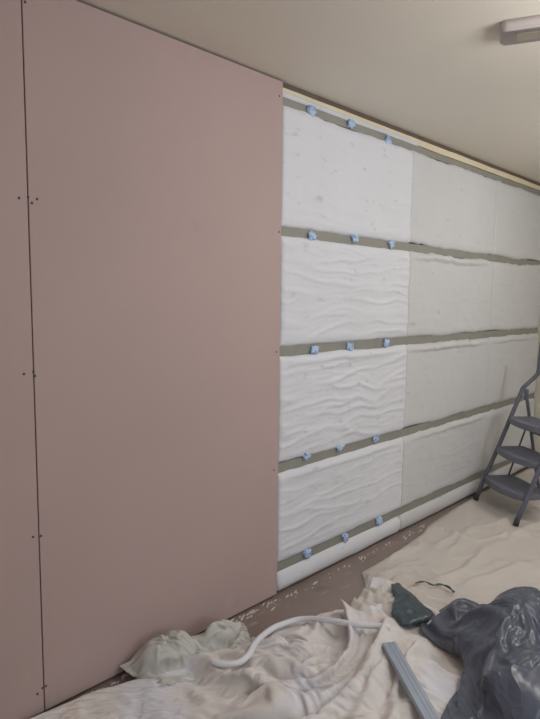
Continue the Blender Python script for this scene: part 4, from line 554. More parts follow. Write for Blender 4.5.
-1,1,-1,-1,1,-1,1,0,-1,1,1,-2,0,2,-3,3,0,-2,2,-1,2,-2,0,-1,-2,2,0,1,-2,1,-1,1,1,-1,-1,2,-1,-1,2,-2,2,-2,1,-2,2,0,1,-1,0,0,-2,0,2,0,1,-2,-1,3,0,-2,0,0,0,-3,3,0,0,1,-2,-1,3,-1,0,-1,-2,3,0,0,0,-1,
0,-1,1,0,-1,1,2,-2,0,-2,-2,3,0,-1,2,-1,-1,2,-2,2,-2,0,1,-1,1,0,0,-2,2,-2,2,-2,1,0,1,-2,1,1,-1,1,-3,3,-1,0,-1,1,-1,-1,3,-1,0,-2,1,1,-1,1,0,-2,2,1,-2,0,0,0,-2,2,1,-1,1,-2,-1,3,0,0,-1,-3,2,1,-1,1,
-1,0,0,1,-1,1,-3,2,-1,1,1,-2,1,1,0,-2,2,-1,1,-3,3,-1,-1,2,-1,-3,2,1,-2,3,-2,1,-1,0,-1,1,0,-1,1,-1,2,-3,3,-1,1,-2,1,0,-2,2,0,0,-2,0,2,-1,1,-2,0,1,0,0,1,-1,-1,1,0,1,-1,0,-1,-1,3,0,0,-1,-2,1,1,-1,
-1,0,1,-2,3,-2,1,-3,1,2,0,-1,2,-1,-2,3,-3,2,-2,2,-3,2,0,-1,0,1,0,-1,1,-2,1,0,1,-1,0,0,0,0,-1,2,-1,2,-4,2,-1,1,-2,2,0,-1,1,1,-1,-1,-2,2,0,1,-3,2,1,-1,0,1,-1,-2,2,0,1,0,-1,-2,-1,3,0,1,0,-2,0,1,
0,0,-1,0,-2,2,-3,3,0,-1,0,2,-3,1,2,-2,2,-2,2,-2,1,-2,1,0,1,-1,-1,1,0,0,1,0,-2,2,-1,0,0,0,1,-1,0,-2,3,-2,0,0,2,-1,-1,1,-1,0,1,-1,2,-2,1,0,0,-2,2,0,-1,0,1,-1,-2,0,0,3,0,0,-1,-2,1,0,0,1,0,-1,
-1,0,0,2,-1,-1,2,-1,0,0,1,-2,2,-1,-1,1,-2,1,-2,2,-1,2,-1,-1,-1,0,2,0,-1,-1,1,-1,1,-1,1,0,0,0,-1,1,-1,1,-1,2,0,-1,0,-1,2,-1,-1,1,-1,2,-1,0,-2,1,1,-2,-1,3,0,-1,0,0,0,0,-1,0,1,0,0,-1,1,-1,1,-1,0,0,
0,0,0,-3,2,0,0,-1,1,-1,-1,3,-2,1,1,-2,1,-2,3,-2,2,-2,-1,0,2,1,-2,-1,1,1,-2,1,1,-1,-1,1,0,0,1,-2,1,0,0,-2,0,2,-1,1,-2,0,2,-1,0,-1,1,0,1,-2,1,1,-2,0,1,1,-1,0,1,0,0,-2,1,0,0,1,-2,1,-1,1,0,0,
-1,0,-1,2,-2,2,0,1,-2,2,-1,-2,2,-1,-2,1,0,2,-3,2,-2,1,0,0,-1,1,0,1,0,-1,1,-1,-1,2,0,-2,1,0,-1,1,0,0,0,1,-1,-1,0,-1,2,0,-1,1,0,0,-2,2,0,0,-2,1,1,-3,0,2,1,1,-2,0,1,0,-2,1,0,-2,1,2,0,-1,-1,0,
-1,0,1,-1,2,-3,1,0,0,1,0,-1,-2,0,2,-1,1,-2,2,-2,2,-1,1,1,0,-2,0,-1,0,1,0,0,1,-1,0,1,-1,0,0,1,0,-1,0,-1,1,1,-2,1,-1,1,0,-2,2,-1,1,-2,1,0,1,0,0,1,0,-3,-1,1,2,-1,-1,0,0,0,0,2,-1,-3,2,0,1,0,
0,0,0,0,0,1,-2,-1,2,-4,3,0,1,-1,-1,2,-2,1,-2,1,-1,1,0,-1,1,0,0,2,0,0,-1,0,-1,0,1,-1,1,-1,0,-2,2,0,-1,2,-1,-2,2,0,0,-2,1,1,-2,2,0,0,-2,1,1,0,0,-1,-1,1,0,-2,1,1,0,1,0,-1,0,0,1,0,-3,2,-1,0,
-1,0,-1,1,-1,1,1,1,-2,0,-3,3,-1,1,0,-1,1,-1,1,1,0,-1,-1,1,-2,2,0,-2,2,-1,0,0,-1,1,-1,2,-2,1,0,0,-3,2,2,-2,1,0,0,-1,0,1,-1,0,1,-2,1,0,1,-2,-1,0,2,0,1,-2,1,1,-3,1,0,0,1,1,-2,0,1,1,1,-3,1,0,
0,-1,1,-1,0,-1,2,-2,0,1,0,0,0,0,-1,2,-2,0,1,-2,0,2,0,0,-1,1,-1,1,-3,2,0,1,0,-2,2,-2,1,0,0,1,0,-1,-1,0,0,1,-1,1,-1,1,-1,0,0,1,0,0,-1,2,-2,-1,0,2,-1,1,-1,0,0,0,0,-2,0,2,1,-1,-3,0,3,0,-1,0,
-1,0,-1,2,1,-1,-4,2,1,-1,2,-3,1,0,2,-3,2,1,-3,2,-1,-2,3,-1,1,-2,1,0,2,-2,0,-1,2,0,-2,2,-1,-1,1,-1,1,-1,0,0,0,-1,2,-1,1,-1,0,0,0,-2,2,0,0,-1,2,0,-3,1,-1,2,1,-1,0,-1,1,0,-1,-1,2,0,1,-1,-2,1,1,-1,
-1,1,0,0,-2,0,0,-1,0,4,-3,2,-1,0,-2,2,-1,-1,2,-2,2,0,-2,3,0,-2,2,-1,-2,2,-1,0,-2,2,0,-2,2,1,-3,2,-1,1,-1,1,-1,2,-2,1,-1,1,0,-1,-1,1,-3,3,1,0,-1,1,0,-2,2,-3,1,2,1,-2,0,0,1,-2,-2,3,1,-1,0,0,-1,1,
0,0,0,-3,2,0,1,0,1,-4,3,-2,2,-1,0,0,-1,1,-1,3,-2,1,-1,-3,1,2,-2,1,1,-2,0,2,0,-1,0,1,-2,1,1,-2,1,-2,2,-1,1,-2,2,-1,0,-2,2,1,0,0,-1,-3,2,1,0,-1,1,1,-2,2,-2,-1,1,1,1,0,-1,0,0,-2,2,0,-2,1,1,-1,
-1,0,0,1,-3,2,1,0,-2,2,-2,2,-2,0,0,0,1,-1,2,-3,3,-1,0,0,1,-1,-1,0,0,0,1,-2,1,-1,2,-1,0,-2,0,1,-1,2,-2,2,-1,1,-2,2,0,0,-2,1,0,0,1,0,-3,1,2,0,-1,-1,2,-1,0,-1,0,0,-1,2,0,1,-1,-1,0,1,1,-2,0,1,
-1,-1,1,0,1,-2,1,1,0,-2,2,-2,1,0,0,-1,1,1,-2,2,-3,1,0,0,-1,1,0,-1,-1,2,-1,1,-1,1,-2,3,0,-1,1,-1,1,-1,0,-1,1,-1,0,0,1,0,0,-2,1,0,0,2,0,-2,-1,0,1,-1,0,2,0,0,-2,0,1,0,0,-1,2,-1,-3,1,1,1,-1,0,
-2,1,-1,0,1,0,-2,1,0,0,-2,2,-1,-1,2,0,-1,1,0,-2,2,0,-1,2,-1,-1,1,0,0,-2,2,0,0,-1,0,-3,4,0,-1,0,-1,0,1,-1,-1,3,0,-2,1,0,1,1,-2,1,0,-2,1,1,-1,0,-1,1,-1,0,2,-1,0,0,-2,0,2,0,-1,2,-1,-1,0,0,1,0,
-1,-1,1,0,-1,1,0,-2,0,1,1,-2,2,1,-2,1,0,-2,2,-1,-1,0,1,-2,1,0,0,1,0,0,-1,1,0,0,0,0,-4,3,0,0,1,-1,0,1,0,-1,0,0,0,0,-1,0,2,-1,-1,1,0,-1,1,0,2,-1,0,-2,-1,3,-1,1,-1,-1,-1,2,0,-1,2,0,-1,0,-1,0,
-2,0,0,1,0,-1,1,-1,0,-1,0,2,-2,1,0,0,0,2,-2,1,0,-1,0,0,-1,1,-1,1,0,1,-1,-1,1,0,0,0,0,-2,0,1,-2,2,0,1,1,-2,0,1,-2,1,1,-1,0,0,0,-1,0,1,0,-1,-1,2,-1,1,-1,0,2,-2,2,-2,0,-2,2,1,-1,0,1,-1,1,0,
-2,1,-1,-1,2,-1,0,1,0,0,0,-2,2,-1,1,-2,2,-2,1,0,-2,0,1,0,1,-1,1,-2,1,1,0,0,-1,0,1,-1,2,0,-1,-1,2,-1,0,-2,-1,2,1,-2,1,0,0,0,-1,1,0,1,0,-2,-1,4,-1,-2,2,-1,0,-2,2,1,-1,1,-1,0,-2,2,-1,1,-1,1,0,-1,
-1,-1,1,-1,-2,2,-1,1,0,1,-1,1,-2,2,-2,1,-1,1,-1,0,1,0,-1,2,-2,2,-2,2,-1,-1,0,-1,2,-1,0,1,-2,0,1,0,-1,2,-1,0,0,-1,1,1,-1,-1,1,1,0,-2,2,0,-1,1,1,-3,1,0,-1,2,0,-1,-2,1,1,1,0,0,0,-3,3,-2,0,1,-1,0,
-2,0,0,1,0,-1,1,-2,2,-1,1,-2,2,-2,2,-1,-1,-1,2,0,0,0,0,-2,3,-3,3,-2,1,-1,2,0,-1,0,-1,0,1,0,0,-1,2,-2,1,0,0,-1,-1,2,-1,1,-2,0,0,2,-2,0,2,0,-1,0,-1,2,0,-2,1,2,-1,-1,-2,1,0,1,0,1,-2,1,0,0,-1,1,
-2,1,-1,0,0,0,-1,3,-2,0,1,0,-1,0,-1,1,1,-1,-2,1,0,1,0,1,-2,2,-2,1,-1,0,0,0,-1,2,0,0,-2,2,0,1,-3,3,-2,0,1,1,-1,-2,3,-1,1,-1,0,-1,1,-1,-2,2,1,-1,0,-1,1,0,-1,0,1,0,1,-3,2,-1,0,0,1,0,0,-1,1,-1,
-1,-1,0,0,0,0,2,-2,0,1,-2,2,-1,1,-1,1,-1,0,1,-1,-1,-1,2,-1,1,-1,1,-1,2,0,-1,0,1,-1,-1,0,1,-2,1,0,1,-3,3,0,-1,-1,1,1,-2,2,-1,0,0,1,-1,0,0,-1,1,1,0,-2,1,0,-1,0,1,0,0,1,-2,1,0,-1,0,2,-1,-1,0,1,
-2,0,0,1,-1,1,-2,2,-1,0,0,-2,2,-2,2,-3,3,1,-1,0,1,0,-2,2,-1,1,-1,1,-2,1,-1,1,-1,1,0,0,-1,0,-2,2,1,-1,0,0,1,-1,1,-1,0,-2,2,1,0,-1,1,0,0,-1,-2,2,0,0,-2,1,2,-1,-3,3,0,0,1,-1,0,0,-2,0,1,0,1,-1,
-2,1,0,-2,3,-2,1,-2,2,-1,0,0,-2,2,-1,2,-3,1,0,0,1,-1,2,-2,2,-3,2,-2,1,-1,2,-1,1,-1,2,-1,0,-1,2,-3,0,2,-2,1,0,1,-2,2,-1,0,-1,1,0,1,-2,2,1,-1,0,-2,2,1,-2,1,0,-1,2,-3,1,0,-1,1,0,1,0,-3,1,1,-1,1,
-1,-1,0,1,-2,2,-1,0,-1,0,1,1,-1,-1,2,-1,0,-1,1,0,-1,2,-2,1,-3,4,-3,2,-1,2,-2,1,-1,2,-1,1,0,-1,-1,3,-2,-1,1,-1,1,0,1,-2,1,-1,-1,-1,3,0,0,-2,-1,3,-1,0,-2,2,3,-3,-1,2,-2,1,-1,0,0,1,0,-1,2,-1,-2,1,1,-1,
-1,0,0,0,0,-2,1,0,-1,2,-2,1,1,-1,-2,2,-1,1,-1,1,1,-1,0,-1,2,-2,2,-2,2,-2,2,-1,1,-2,0,0,1,2,-1,-2,1,1,-1,2,-3,3,-2,-1,0,1,1,-1,-3,0,3,-1,0,-2,3,-1,-1,1,0,2,-1,-2,1,-2,2,0,0,-2,1,-1,0,3,0,-2,0,0,
-1,0,0,0,0,1,-2,0,1,-2,3,-2,0,1,1,-2,2,-1,1,-2,-1,0,-1,1,-1,2,-1,3,-2,1,-2,2,0,0,0,-1,1,0,0,0,1,-1,2,-4,3,-2,0,1,-1,-1,-1,2,0,-2,-1,3,0,0,-2,1,1,-4,1,2,1,1,-2,1,-2,2,-1,0,-1,2,-3,0,2,0,-2,2,
-1,0,0,-1,0,0,1,0,0,0,-3,1,0,2,-1,0,0,1,-1,1,-2,0,1,1,1,-1,1,-2,0,-1,3,-2,2,0,-1,1,-2,0,3,0,-1,-1,-2,7,-2,-2,0,1,-1,0,-1,-2,2,0,-1,-2,0,2,-1,2,-1,1,-3,-2,1,1,1,0,0,-2,2,0,0,-1,2,-3,0,2,0,-1,
-1,0,0,0,0,-1,1,-1,1,-1,1,0,0,-2,2,0,0,-1,0,-1,2,-1,2,-3,3,-1,0,2,0,-1,-3,1,-2,-1,5,0,1,-2,-2,1,2,2,-1,-5,0,4,1,-1,0,0,1,-2,-3,3,-1,1,1,-3,3,-3,0,2,1,-3,-1,1,1,0,-1,0,0,0,-1,0,-1,2,-1,-1,1,1,
0,-1,0,0,-1,1,-2,2,-3,1,2,0,0,1,-2,1,-2,0,1,1,0,1,-2,4,-5,3,-1,0,0,1,2,-1,0,1,-4,0,1,2,0,-1,-3,-1,4,2,-1,-5,-1,1,4,0,0,1,-1,-3,1,-1,-1,3,-2,0,1,-4,3,1,-1,-1,-1,2,1,0,-2,-1,3,-1,0,0,0,-1,1,-1,
-1,1,-1,0,0,-1,1,-2,3,-1,-2,2,0,-1,2,-2,1,-1,-2,1,4,0,1,-4,1,-3,2,-2,3,1,-2,-1,0,2,1,0,-2,0,-1,0,2,3,-3,-1,2,3,-1,-4,-3,5,-1,0,1,-1,-1,2,0,-3,1,-1,0,1,-2,1,3,-4,3,-2,0,0,-1,2,-3,0,2,0,-1,2,-1,0,
-1,0,0,0,0,0,-1,2,-1,0,1,-2,2,0,-2,0,3,0,0,1,-4,0,-1,4,1,-1,-2,0,-2,-1,2,1,-1,-2,1,1,0,2,2,0,0,-2,5,-1,-1,-2,1,1,-2,-7,6,0,-2,2,-1,0,-1,1,-2,1,-1,0,1,-1,0,1,0,0,-1,-1,2,0,0,-2,0,1,0,-1,0,0,
-1,0,0,0,1,0,0,-2,0,3,-1,2,-3,0,0,2,-5,1,4,-3,2,0,0,-4,-1,1,0,1,-1,3,-3,-1,3,2,-2,-1,0,-3,6,3,-1,5,-5,2,1,0,0,-2,-1,-1,-8,7,2,-5,1,0,0,0,0,0,-2,1,-1,0,0,1,-2,1,1,0,-1,-1,1,0,-1,1,1,-1,0,0,
-1,0,0,1,-1,0,0,1,0,-2,1,-2,2,0,2,-3,2,2,-4,4,-2,-1,0,3,0,1,0,-1,0,-3,0,2,-2,1,0,1,2,-1,-9,6,5,-3,2,-2,-2,4,1,2,-1,-1,-4,-6,9,1,-4,-4,2,-1,1,0,2,-2,-1,0,-1,1,0,0,-1,2,1,-2,-1,2,-1,-3,3,0,0,0,
0,-1,0,-1,1,0,1,-1,0,0,0,0,0,0,-2,3,0,-2,3,-3,0,1,1,-1,1,0,1,1,-1,3,0,1,-2,-3,0,0,1,2,2,-13,-2,5,4,2,3,-3,-1,4,4,-2,-1,-8,0,2,2,-2,-3,4,-1,-2,-2,5,-4,2,-2,1,1,-2,1,-1,1,-1,-2,1,2,1,-3,1,1,-1,
-1,1,0,0,-1,1,0,0,1,0,-1,2,-1,1,-1,-2,-1,4,-3,4,1,1,0,0,-1,-1,-1,-1,0,-3,2,-3,4,-2,6,0,0,0,-1,5,-9,-13,2,7,1,3,3,-3,1,4,-1,-3,-8,6,1,-1,1,-4,0,4,0,-3,1,-1,2,-2,-1,3,-1,0,-2,1,1,-2,-1,2,0,-1,0,1,
-1,0,0,1,1,-1,0,1,-1,0,0,-3,1,-1,2,-1,3,-5,3,-6,3,-3,-2,6,-2,5,-1,1,3,1,-2,1,-3,2,-8,6,0,3,2,-2,5,3,-16,-9,8,0,3,2,-1,2,4,1,-10,2,-1,3,-2,2,-3,1,0,1,-1,2,-3,2,-1,0,1,-1,-1,0,1,1,-1,-1,0,3,-2,-1,
-1,0,1,0,0,1,-1,0,-1,0,-1,0,1,-2,-2,5,-4,2,-3,2,-5,4,2,-7,4,-6,5,-1,-2,0,5,0,1,0,3,-7,-1,-1,5,6,2,0,6,-8,-16,9,-2,4,2,-1,4,1,-3,-6,2,2,0,-2,0,1,0,-1,3,-3,2,0,0,-3,1,1,-2,0,0,3,1,-2,1,-2,1,0,
0,-1,0,-1,-1,2,-2,1,-2,0,1,2,-3,1,-1,-4,0,1,0,5,7,-2,-2,0,-2,0,-4,1,3,0,-4,0,0,1,-1,1,0,-1,-4,1,2,9,2,4,-3,-19,7,-1,2,2,0,4,0,-6,0,2,0,0,0,-1,2,0,1,-1,-1,-1,3,1,-3,-1,-2,3,0,-2,3,1,-1,-1,0,-1,
-1,0,-1,-1,2,-5,3,-5,6,-2,0,0,-1,-1,1,2,3,-2,3,-3,-4,2,3,1,2,1,0,-1,-1,-1,1,0,1,-1,5,-2,-1,-2,-3,-7,0,0,6,5,2,-1,-14,6,0,0,2,2,2,-4,-1,-1,2,1,-1,-3,3,0,0,0,1,-1,1,0,2,-3,-1,0,2,0,-3,2,-2,2,-1,0,
-1,-1,0,-1,-4,5,-3,1,-5,7,0,-2,1,1,2,1,-1,2,0,-3,-2,0,2,-2,0,3,-2,6,-3,0,0,3,-2,3,-5,1,2,-1,2,1,-6,-9,1,5,7,0,-4,-8,5,2,-1,1,1,2,-4,-3,6,-4,6,-1,-4,2,-3,3,-1,2,-4,-1,2,-3,6,-3,0,1,0,-2,3,-3,0,1,
-2,-1,-2,3,1,-5,5,1,0,-5,0,4,0,0,2,-1,0,-1,-2,1,2,-2,-5,0,1,4,1,-1,0,4,-1,-3,5,-4,0,0,-2,4,-2,0,5,0,-12,-1,9,2,-2,-6,-2,2,1,2,1,-2,6,-5,0,0,3,0,3,-2,-1,-2,1,-1,-1,2,-6,0,3,2,-2,1,1,1,-3,0,0,0,
-2,0,0,-2,3,0,-2,2,1,-1,-1,-1,1,3,-4,2,1,-2,-1,0,-2,0,0,2,-2,-2,6,-1,2,-1,1,0,-3,3,-1,0,-1,-2,3,0,-3,2,5,-10,0,7,1,-3,-4,0,2,-1,0,-1,-1,6,-3,1,2,1,-3,-3,4,0,0,-2,1,-1,-1,2,-3,3,1,-3,-1,3,0,-1,1,0,
-1,1,1,-1,-3,1,-2,-2,0,1,1,1,2,-3,6,-4,1,0,4,-1,1,0,1,4,-1,-2,1,-3,2,-3,1,0,-3,-3,1,0,0,1,-3,0,3,0,-2,7,-11,7,1,-2,-5,0,0,1,0,-3,10,-3,-2,0,1,-2,1,-2,2,0,-1,4,0,-7,-1,8,-1,-4,2,1,-1,-3,1,1,0,0,
-2,-1,1,0,-1,0,1,1,3,1,0,-3,4,0,-5,1,-2,0,2,1,1,0,0,-4,0,-2,-1,-2,-3,4,-2,1,2,1,2,-1,1,-1,1,0,-3,0,5,-3,0,3,2,-2,4,-7,-2,0,-2,-1,6,4,-2,0,-1,0,-1,0,-1,0,3,-5,2,-4,3,1,0,2,-3,1,0,-1,-2,3,0,0,
-2,1,-1,1,2,1,0,2,-3,2,2,0,-5,1,0,0,0,1,-5,0,-1,4,-1,3,0,0,-5,1,3,-4,1,-2,-2,0,0,2,-1,2,-1,1,1,1,-4,1,0,0,5,2,-6,4,-3,0,-5,11,-5,-1,-1,6,-7,1,0,3,-3,1,-3,3,-7,4,7,-7,4,-2,2,-2,1,-3,2,-1,0,0,
-1,0,0,2,0,1,4,-1,3,-2,-3,-2,-2,0,-1,2,-1,3,0,0,0,-3,1,-3,2,3,1,0,-4,3,-2,0,0,3,-6,0,0,-2,2,-2,3,-2,2,-2,0,-1,3,0,-1,-1,0,1,-2,4,-1,-1,0,2,-4,2,-4,4,1,-1,0,-2,-1,5,-3,1,-2,3,-3,3,-2,-1,2,-1,1,0,
-2,2,2,-1,1,2,-3,2,-5,-4,1,1,2,0,3,-2,2,-3,0,0,0,1,0,0,-3,-5,2,-1,2,-2,5,2,1,-4,6,-5,0,0,-2,6,-4,-1,2,1,-1,-1,-2,2,0,-2,1,-7,5,12,-8,-1,2,-3,3,-5,4,-3,3,0,0,-3,-1,1,1,1,2,-3,0,0,-2,5,-3,2,-2,0,
-2,1,0,2,0,-3,-1,-5,1,4,-1,2,1,0,-2,3,-2,2,-2,2,-1,-3,4,-1,0,1,-3,0,-3,-3,-1,6,2,1,-3,5,-5,0,5,-6,2,0,-3,1,5,-3,-6,3,0,1,3,-6,10,-2,-4,2,0,-4,4,-2,1,1,-1,-1,-3,-1,9,-2,-2,3,-4,1,2,-3,0,-1,2,-2,2,0,
-2,-1,1,-3,0,1,-1,-1,5,-2,1,-1,1,-1,1,-1,1,-2,4,-3,1,1,-4,2,1,0,-1,1,3,0,-5,-5,3,2,0,0,3,1,-5,0,3,0,-3,3,1,-4,2,-6,4,0,-3,1,12,-7,1,0,-3,3,-5,3,1,-2,-2,2,-4,6,-1,1,3,-4,0,-2,1,-3,6,-1,-1,0,-1,0,
-1,-1,-2,3,-1,-1,2,3,-4,1,3,1,-4,1,-2,-2,1,-1,-2,5,-2,2,0,-3,0,0,2,-1,-1,4,0,-2,-3,1,3,-1,-2,-1,1,1,-2,1,5,-5,0,-2,2,-3,2,0,-3,8,0,-5,1,1,-1,0,-2,4,-1,1,1,-7,7,0,-2,2,-3,1,0,0,-3,2,-1,1,1,0,-1,0,
-2,0,0,-2,3,0,-2,0,2,-1,-3,-1,3,1,1,0,-1,3,0,-4,2,-4,3,0,0,-1,-1,1,2,-2,2,-2,-2,-2,2,1,-1,3,1,0,-4,0,4,0,0,-1,-4,3,-1,0,-3,12,-8,0,0,-3,5,-5,3,-1,2,-1,-3,4,2,-7,2,2,-3,2,-2,3,-1,1,-3,1,2,-1,1,0,
-2,1,0,1,-2,3,1,-1,-1,1,0,0,-2,-2,-1,0,3,-3,4,0,-2,2,-4,1,-1,1,0,2,-4,-1,4,1,0,-4,0,0,0,1,0,-1,-1,2,1,5,-6,-4,-3,8,-1,-3,6,1,-4,2,-1,-1,0,0,2,0,-3,1,0,2,-5,5,2,-4,4,-4,-1,-3,4,0,0,-1,0,3,-1,-1,
-2,0,1,0,0,-3,4,1,1,-1,-2,0,-1,1,0,3,-3,2,-4,1,1,-1,0,-1,1,-1,1,-3,2,-1,-2,2,-1,-1,1,-1,0,1,1,0,-1,2,-1,0,0,-3,2,2,-3,0,12,-12,4,-1,-2,3,-4,4,-3,1,2,-5,3,-5,6,1,-2,3,-1,-3,2,0,-1,0,2,-2,-2,2,0,1,
-1,0,-1,3,-1,2,-4,0,-2,1,0,2,0,0,1,-4,2,-2,2,-1,1,1,0,-2,-2,3,-2,1,-2,1,0,-1,0,3,-3,-1,8,-6,-1,-1,3,7,-7,-3,-3,-2,7,-2,1,7,-5,-1,-2,2,1,0,0,0,0,0,-5,8,-3,2,-1,1,0,-2,-2,0,-1,2,0,-1,1,2,-1,-2,1,0,
-2,0,4,-5,3,-3,0,-3,0,2,1,-3,4,3,0,0,-3,3,-3,0,-2,-1,2,2,-1,-2,0,0,0,1,0,-2,3,-1,0,-3,0,5,-3,-2,5,0,-1,-1,-5,5,-3,3,2,6,-11,3,1,-3,2,-2,6,-6,3,-4,5,-7,3,4,0,0,-1,-3,-6,6,2,-1,1,0,-1,0,0,0,0,1,
-2,1,-3,1,-2,2,-1,4,-2,-2,1,2,-5,-2,6,0,0,-1,0,-1,1,0,-2,2,1,-1,-1,0,-1,1,-2,3,-2,8,-5,-1,2,-5,0,4,7,-9,-3,1,-2,3,5,-6,11,-11,5,-3,-2,3,-2,1,-4,5,-2,2,-1,2,-2,3,-1,0,0,-3,2,-1,1,1,-3,3,0,-1,1,-2,0,0,
-2,-1,-1,0,-2,3,3,-2,0,-2,-2,1,1,1,0,3,0,-2,0,2,-2,0,-1,-2,-2,2,5,-6,6,-4,3,-4,4,-4,2,3,-4,-1,-1,11,-8,-6,4,-10,10,3,-4,11,-10,3,-1,-1,0,0,1,0,-3,1,0,2,-3,2,2,0,-4,0,-2,0,3,0,2,-1,2,-1,-1,2,-1,1,-1,0,
-3,1,2,-2,-1,-2,-1,-1,0,3,4,-2,1,-3,-4,6,1,1,0,-2,1,-2,0,-4,3,-2,1,6,-5,1,-4,2,3,-2,1,-2,1,-4,8,0,-8,5,-8,7,2,-3,3,-2,0,-2,1,2,4,-5,3,-7,3,0,2,-2,2,2,1,-6,4,-5,-6,7,3,0,-2,2,0,-1,1,-2,3,-1,1,-2,
-3,1,-1,-1,0,-3,1,5,1,0,-3,3,0,1,-2,-6,1,0,2,1,1,-1,-2,3,-1,-1,-4,3,0,3,2,-2,-3,0,0,4,-8,7,8,-14,3,-3,2,3,-2,2,5,-7,1,2,-3,2,-3,5,-11,7,3,-1,-2,2,2,-1,-3,3,-4,-1,4,-1,0,0,2,-2,1,1,-1,1,-2,1,-1,1,
-2,-1,-3,6,1,0,-5,1,2,-2,0,-2,6,0,1,-3,-1,0,-2,4,-2,-1,-3,1,2,5,-1,-5,3,-4,4,3,-7,0,-1,-4,5,8,-9,-2,2,-4,5,2,0,6,-9,3,1,-4,3,-1,0,-7,7,2,-2,1,0,0,0,-2,1,1,-3,-2,4,0,0,2,-2,1,-2,2,0,0,0,-1,1,-1,
-3,-1,0,0,3,-2,0,-3,4,1,2,-2,-5,6,-2,0,1,-1,0,-1,-1,0,2,-2,-1,1,0,-1,-2,7,-4,0,0,1,-3,-2,14,-3,-12,6,-8,6,3,-3,7,-8,4,-1,-1,2,-3,3,-6,1,4,-1,1,0,1,0,-2,1,1,-9,2,5,-2,2,0,-1,3,-2,2,-3,3,-1,-1,1,0,-1,
-3,-1,-1,-1,4,3,2,0,-4,0,-1,6,-2,-7,1,1,2,0,2,-5,0,-4,2,4,4,-5,-2,2,-1,1,-2,0,2,-6,0,10,0,-12,10,-8,7,-1,-2,7,-7,2,1,-1,-1,1,4,-9,-2,9,-4,3,-1,0,0,-2,1,2,-7,3,1,3,0,-2,2,-1,-3,4,-2,2,-2,0,1,-1,0,1,
-2,-1,1,-1,2,-1,0,-1,0,1,6,-6,0,1,-2,4,-5,3,-3,1,-5,5,-1,4,-4,-1,2,-1,7,-6,-1,0,-4,3,5,8,-16,5,-3,1,0,4,3,-7,2,0,-1,1,0,3,-7,-4,12,-6,4,-4,2,-1,0,1,1,-7,4,-2,3,0,1,0,-1,1,2,-3,2,-1,-1,1,-1,1,-1,0,
-3,3,0,-1,-6,8,2,1,0,-1,-6,2,0,2,-1,-3,1,-2,-1,-2,-2,2,9,-7,0,3,-3,7,-6,0,1,-4,4,0,9,-12,1,2,-5,7,-1,-4,2,0,0,3,-2,1,4,-9,-6,13,-4,3,-1,1,-1,0,-1,1,-5,2,-4,6,1,-3,3,0,-2,2,-1,0,0,-1,2,-2,1,-1,0,1,
-3,3,1,1,-4,-2,2,-2,2,3,-2,-1,-1,1,1,-3,0,0,-3,-5,9,1,-2,1,-3,0,6,-4,0,0,-2,3,-2,10,-7,-5,6,-7,4,0,4,0,-5,0,5,-3,0,5,-9,-6,12,-3,2,-1,0,1,-3,1,1,-5,2,-4,7,2,-4,1,0,0,3,-3,1,1,-2,0,-1,2,-1,1,0,-1,
1,-1,1,-2,3,-6,0,5,-4,-1,6,-1,1,-5,0,1,1,-2,-1,2,4,1,-5,-1,4,-2,-3,3,0,-1,-1,-2,4,2,-7,6,-4,1,3,-2,0,2,-2,1,-2,-2,8,-7,-4,2,6,0,-1,-1,3,-3,1,-1,0,-4,-4,10,-1,-2,1,1,-3,3,-2,1,-2,1,1,0,-1,-1,1,-1,1,0,
1,-5,4,0,2,0,-1,-1,2,-4,-3,3,2,-3,-1,0,2,-2,3,-1,0,-3,3,0,-2,4,-1,0,1,-4,5,0,5,-8,-2,3,-3,3,-1,2,-2,-2,1,5,-4,3,-3,-8,-1,16,-6,-1,1,1,-6,4,-1,-1,-2,3,-1,-1,1,2,0,0,0,-2,2,-1,2,-2,0,-1,0,1,-1,1,-1,0,
0,1,-1,1,0,0,-4,0,2,1,-2,1,-1,0,-1,0,0,-2,0,9,-4,2,-4,4,0,-4,1,-4,3,-1,-2,3,1,-4,5,-1,-3,4,-1,1,-2,-1,2,1,-1,3,-9,-4,9,2,-4,4,-2,2,-1,-4,1,-1,-4,4,5,-3,1,-2,2,0,1,-1,-2,2,-3,2,-1,2,-1,-1,1,-2,1,1,
1,2,-4,3,-5,6,0,-6,0,2,0,-4,2,0,0,1,-4,4,4,-3,1,0,3,-6,3,0,1,-1,-6,8,-1,0,0,-5,6,-6,4,-1,1,-4,1,1,6,-7,3,-4,-3,3,9,-10,4,-1,4,-7,1,1,1,-2,-2,-2,3,4,-2,0,1,0,0,-1,1,-2,1,-1,2,-1,1,0,-1,1,-1,-1,
1,-1,0,-1,2,-5,7,-1,-5,2,1,-2,-3,1,2,0,2,-1,-1,1,-3,2,1,2,-1,0,0,-1,3,-4,1,5,-11,6,0,-3,5,-2,0,0,-2,2,-1,-1,3,-7,-2,10,-2,-2,1,3,-5,0,0,0,-2,0,4,1,-2,0,0,-1,0,2,0,0,-2,3,0,-1,-3,1,0,0,0,1,-1,1,
1,-2,2,-3,3,-1,-3,6,-3,-3,2,-1,0,-1,1,2,-2,0,0,0,2,-3,1,2,-2,1,-1,3,-6,4,0,1,-2,4,-7,4,-2,3,-2,0,0,5,-6,5,-6,-3,5,5,-8,5,-1,2,-6,1,3,-1,-5,-1,4,1,3,-4,0,2,-1,-2,2,1,0,-3,3,-1,1,-2,1,0,1,-2,1,-1,
1,0,-1,0,-1,0,0,2,1,-4,1,0,-1,1,4,-4,-1,0,2,-1,0,3,-3,-3,4,-2,0,-4,7,-2,4,-9,4,0,-1,3,-2,-1,2,-3,7,-6,0,1,-6,4,6,-7,1,4,1,-10,3,5,-2,-2,2,0,0,2,-2,3,-1,-1,0,0,0,0,0,0,-3,2,-1,2,-1,0,-1,2,-1,-1,
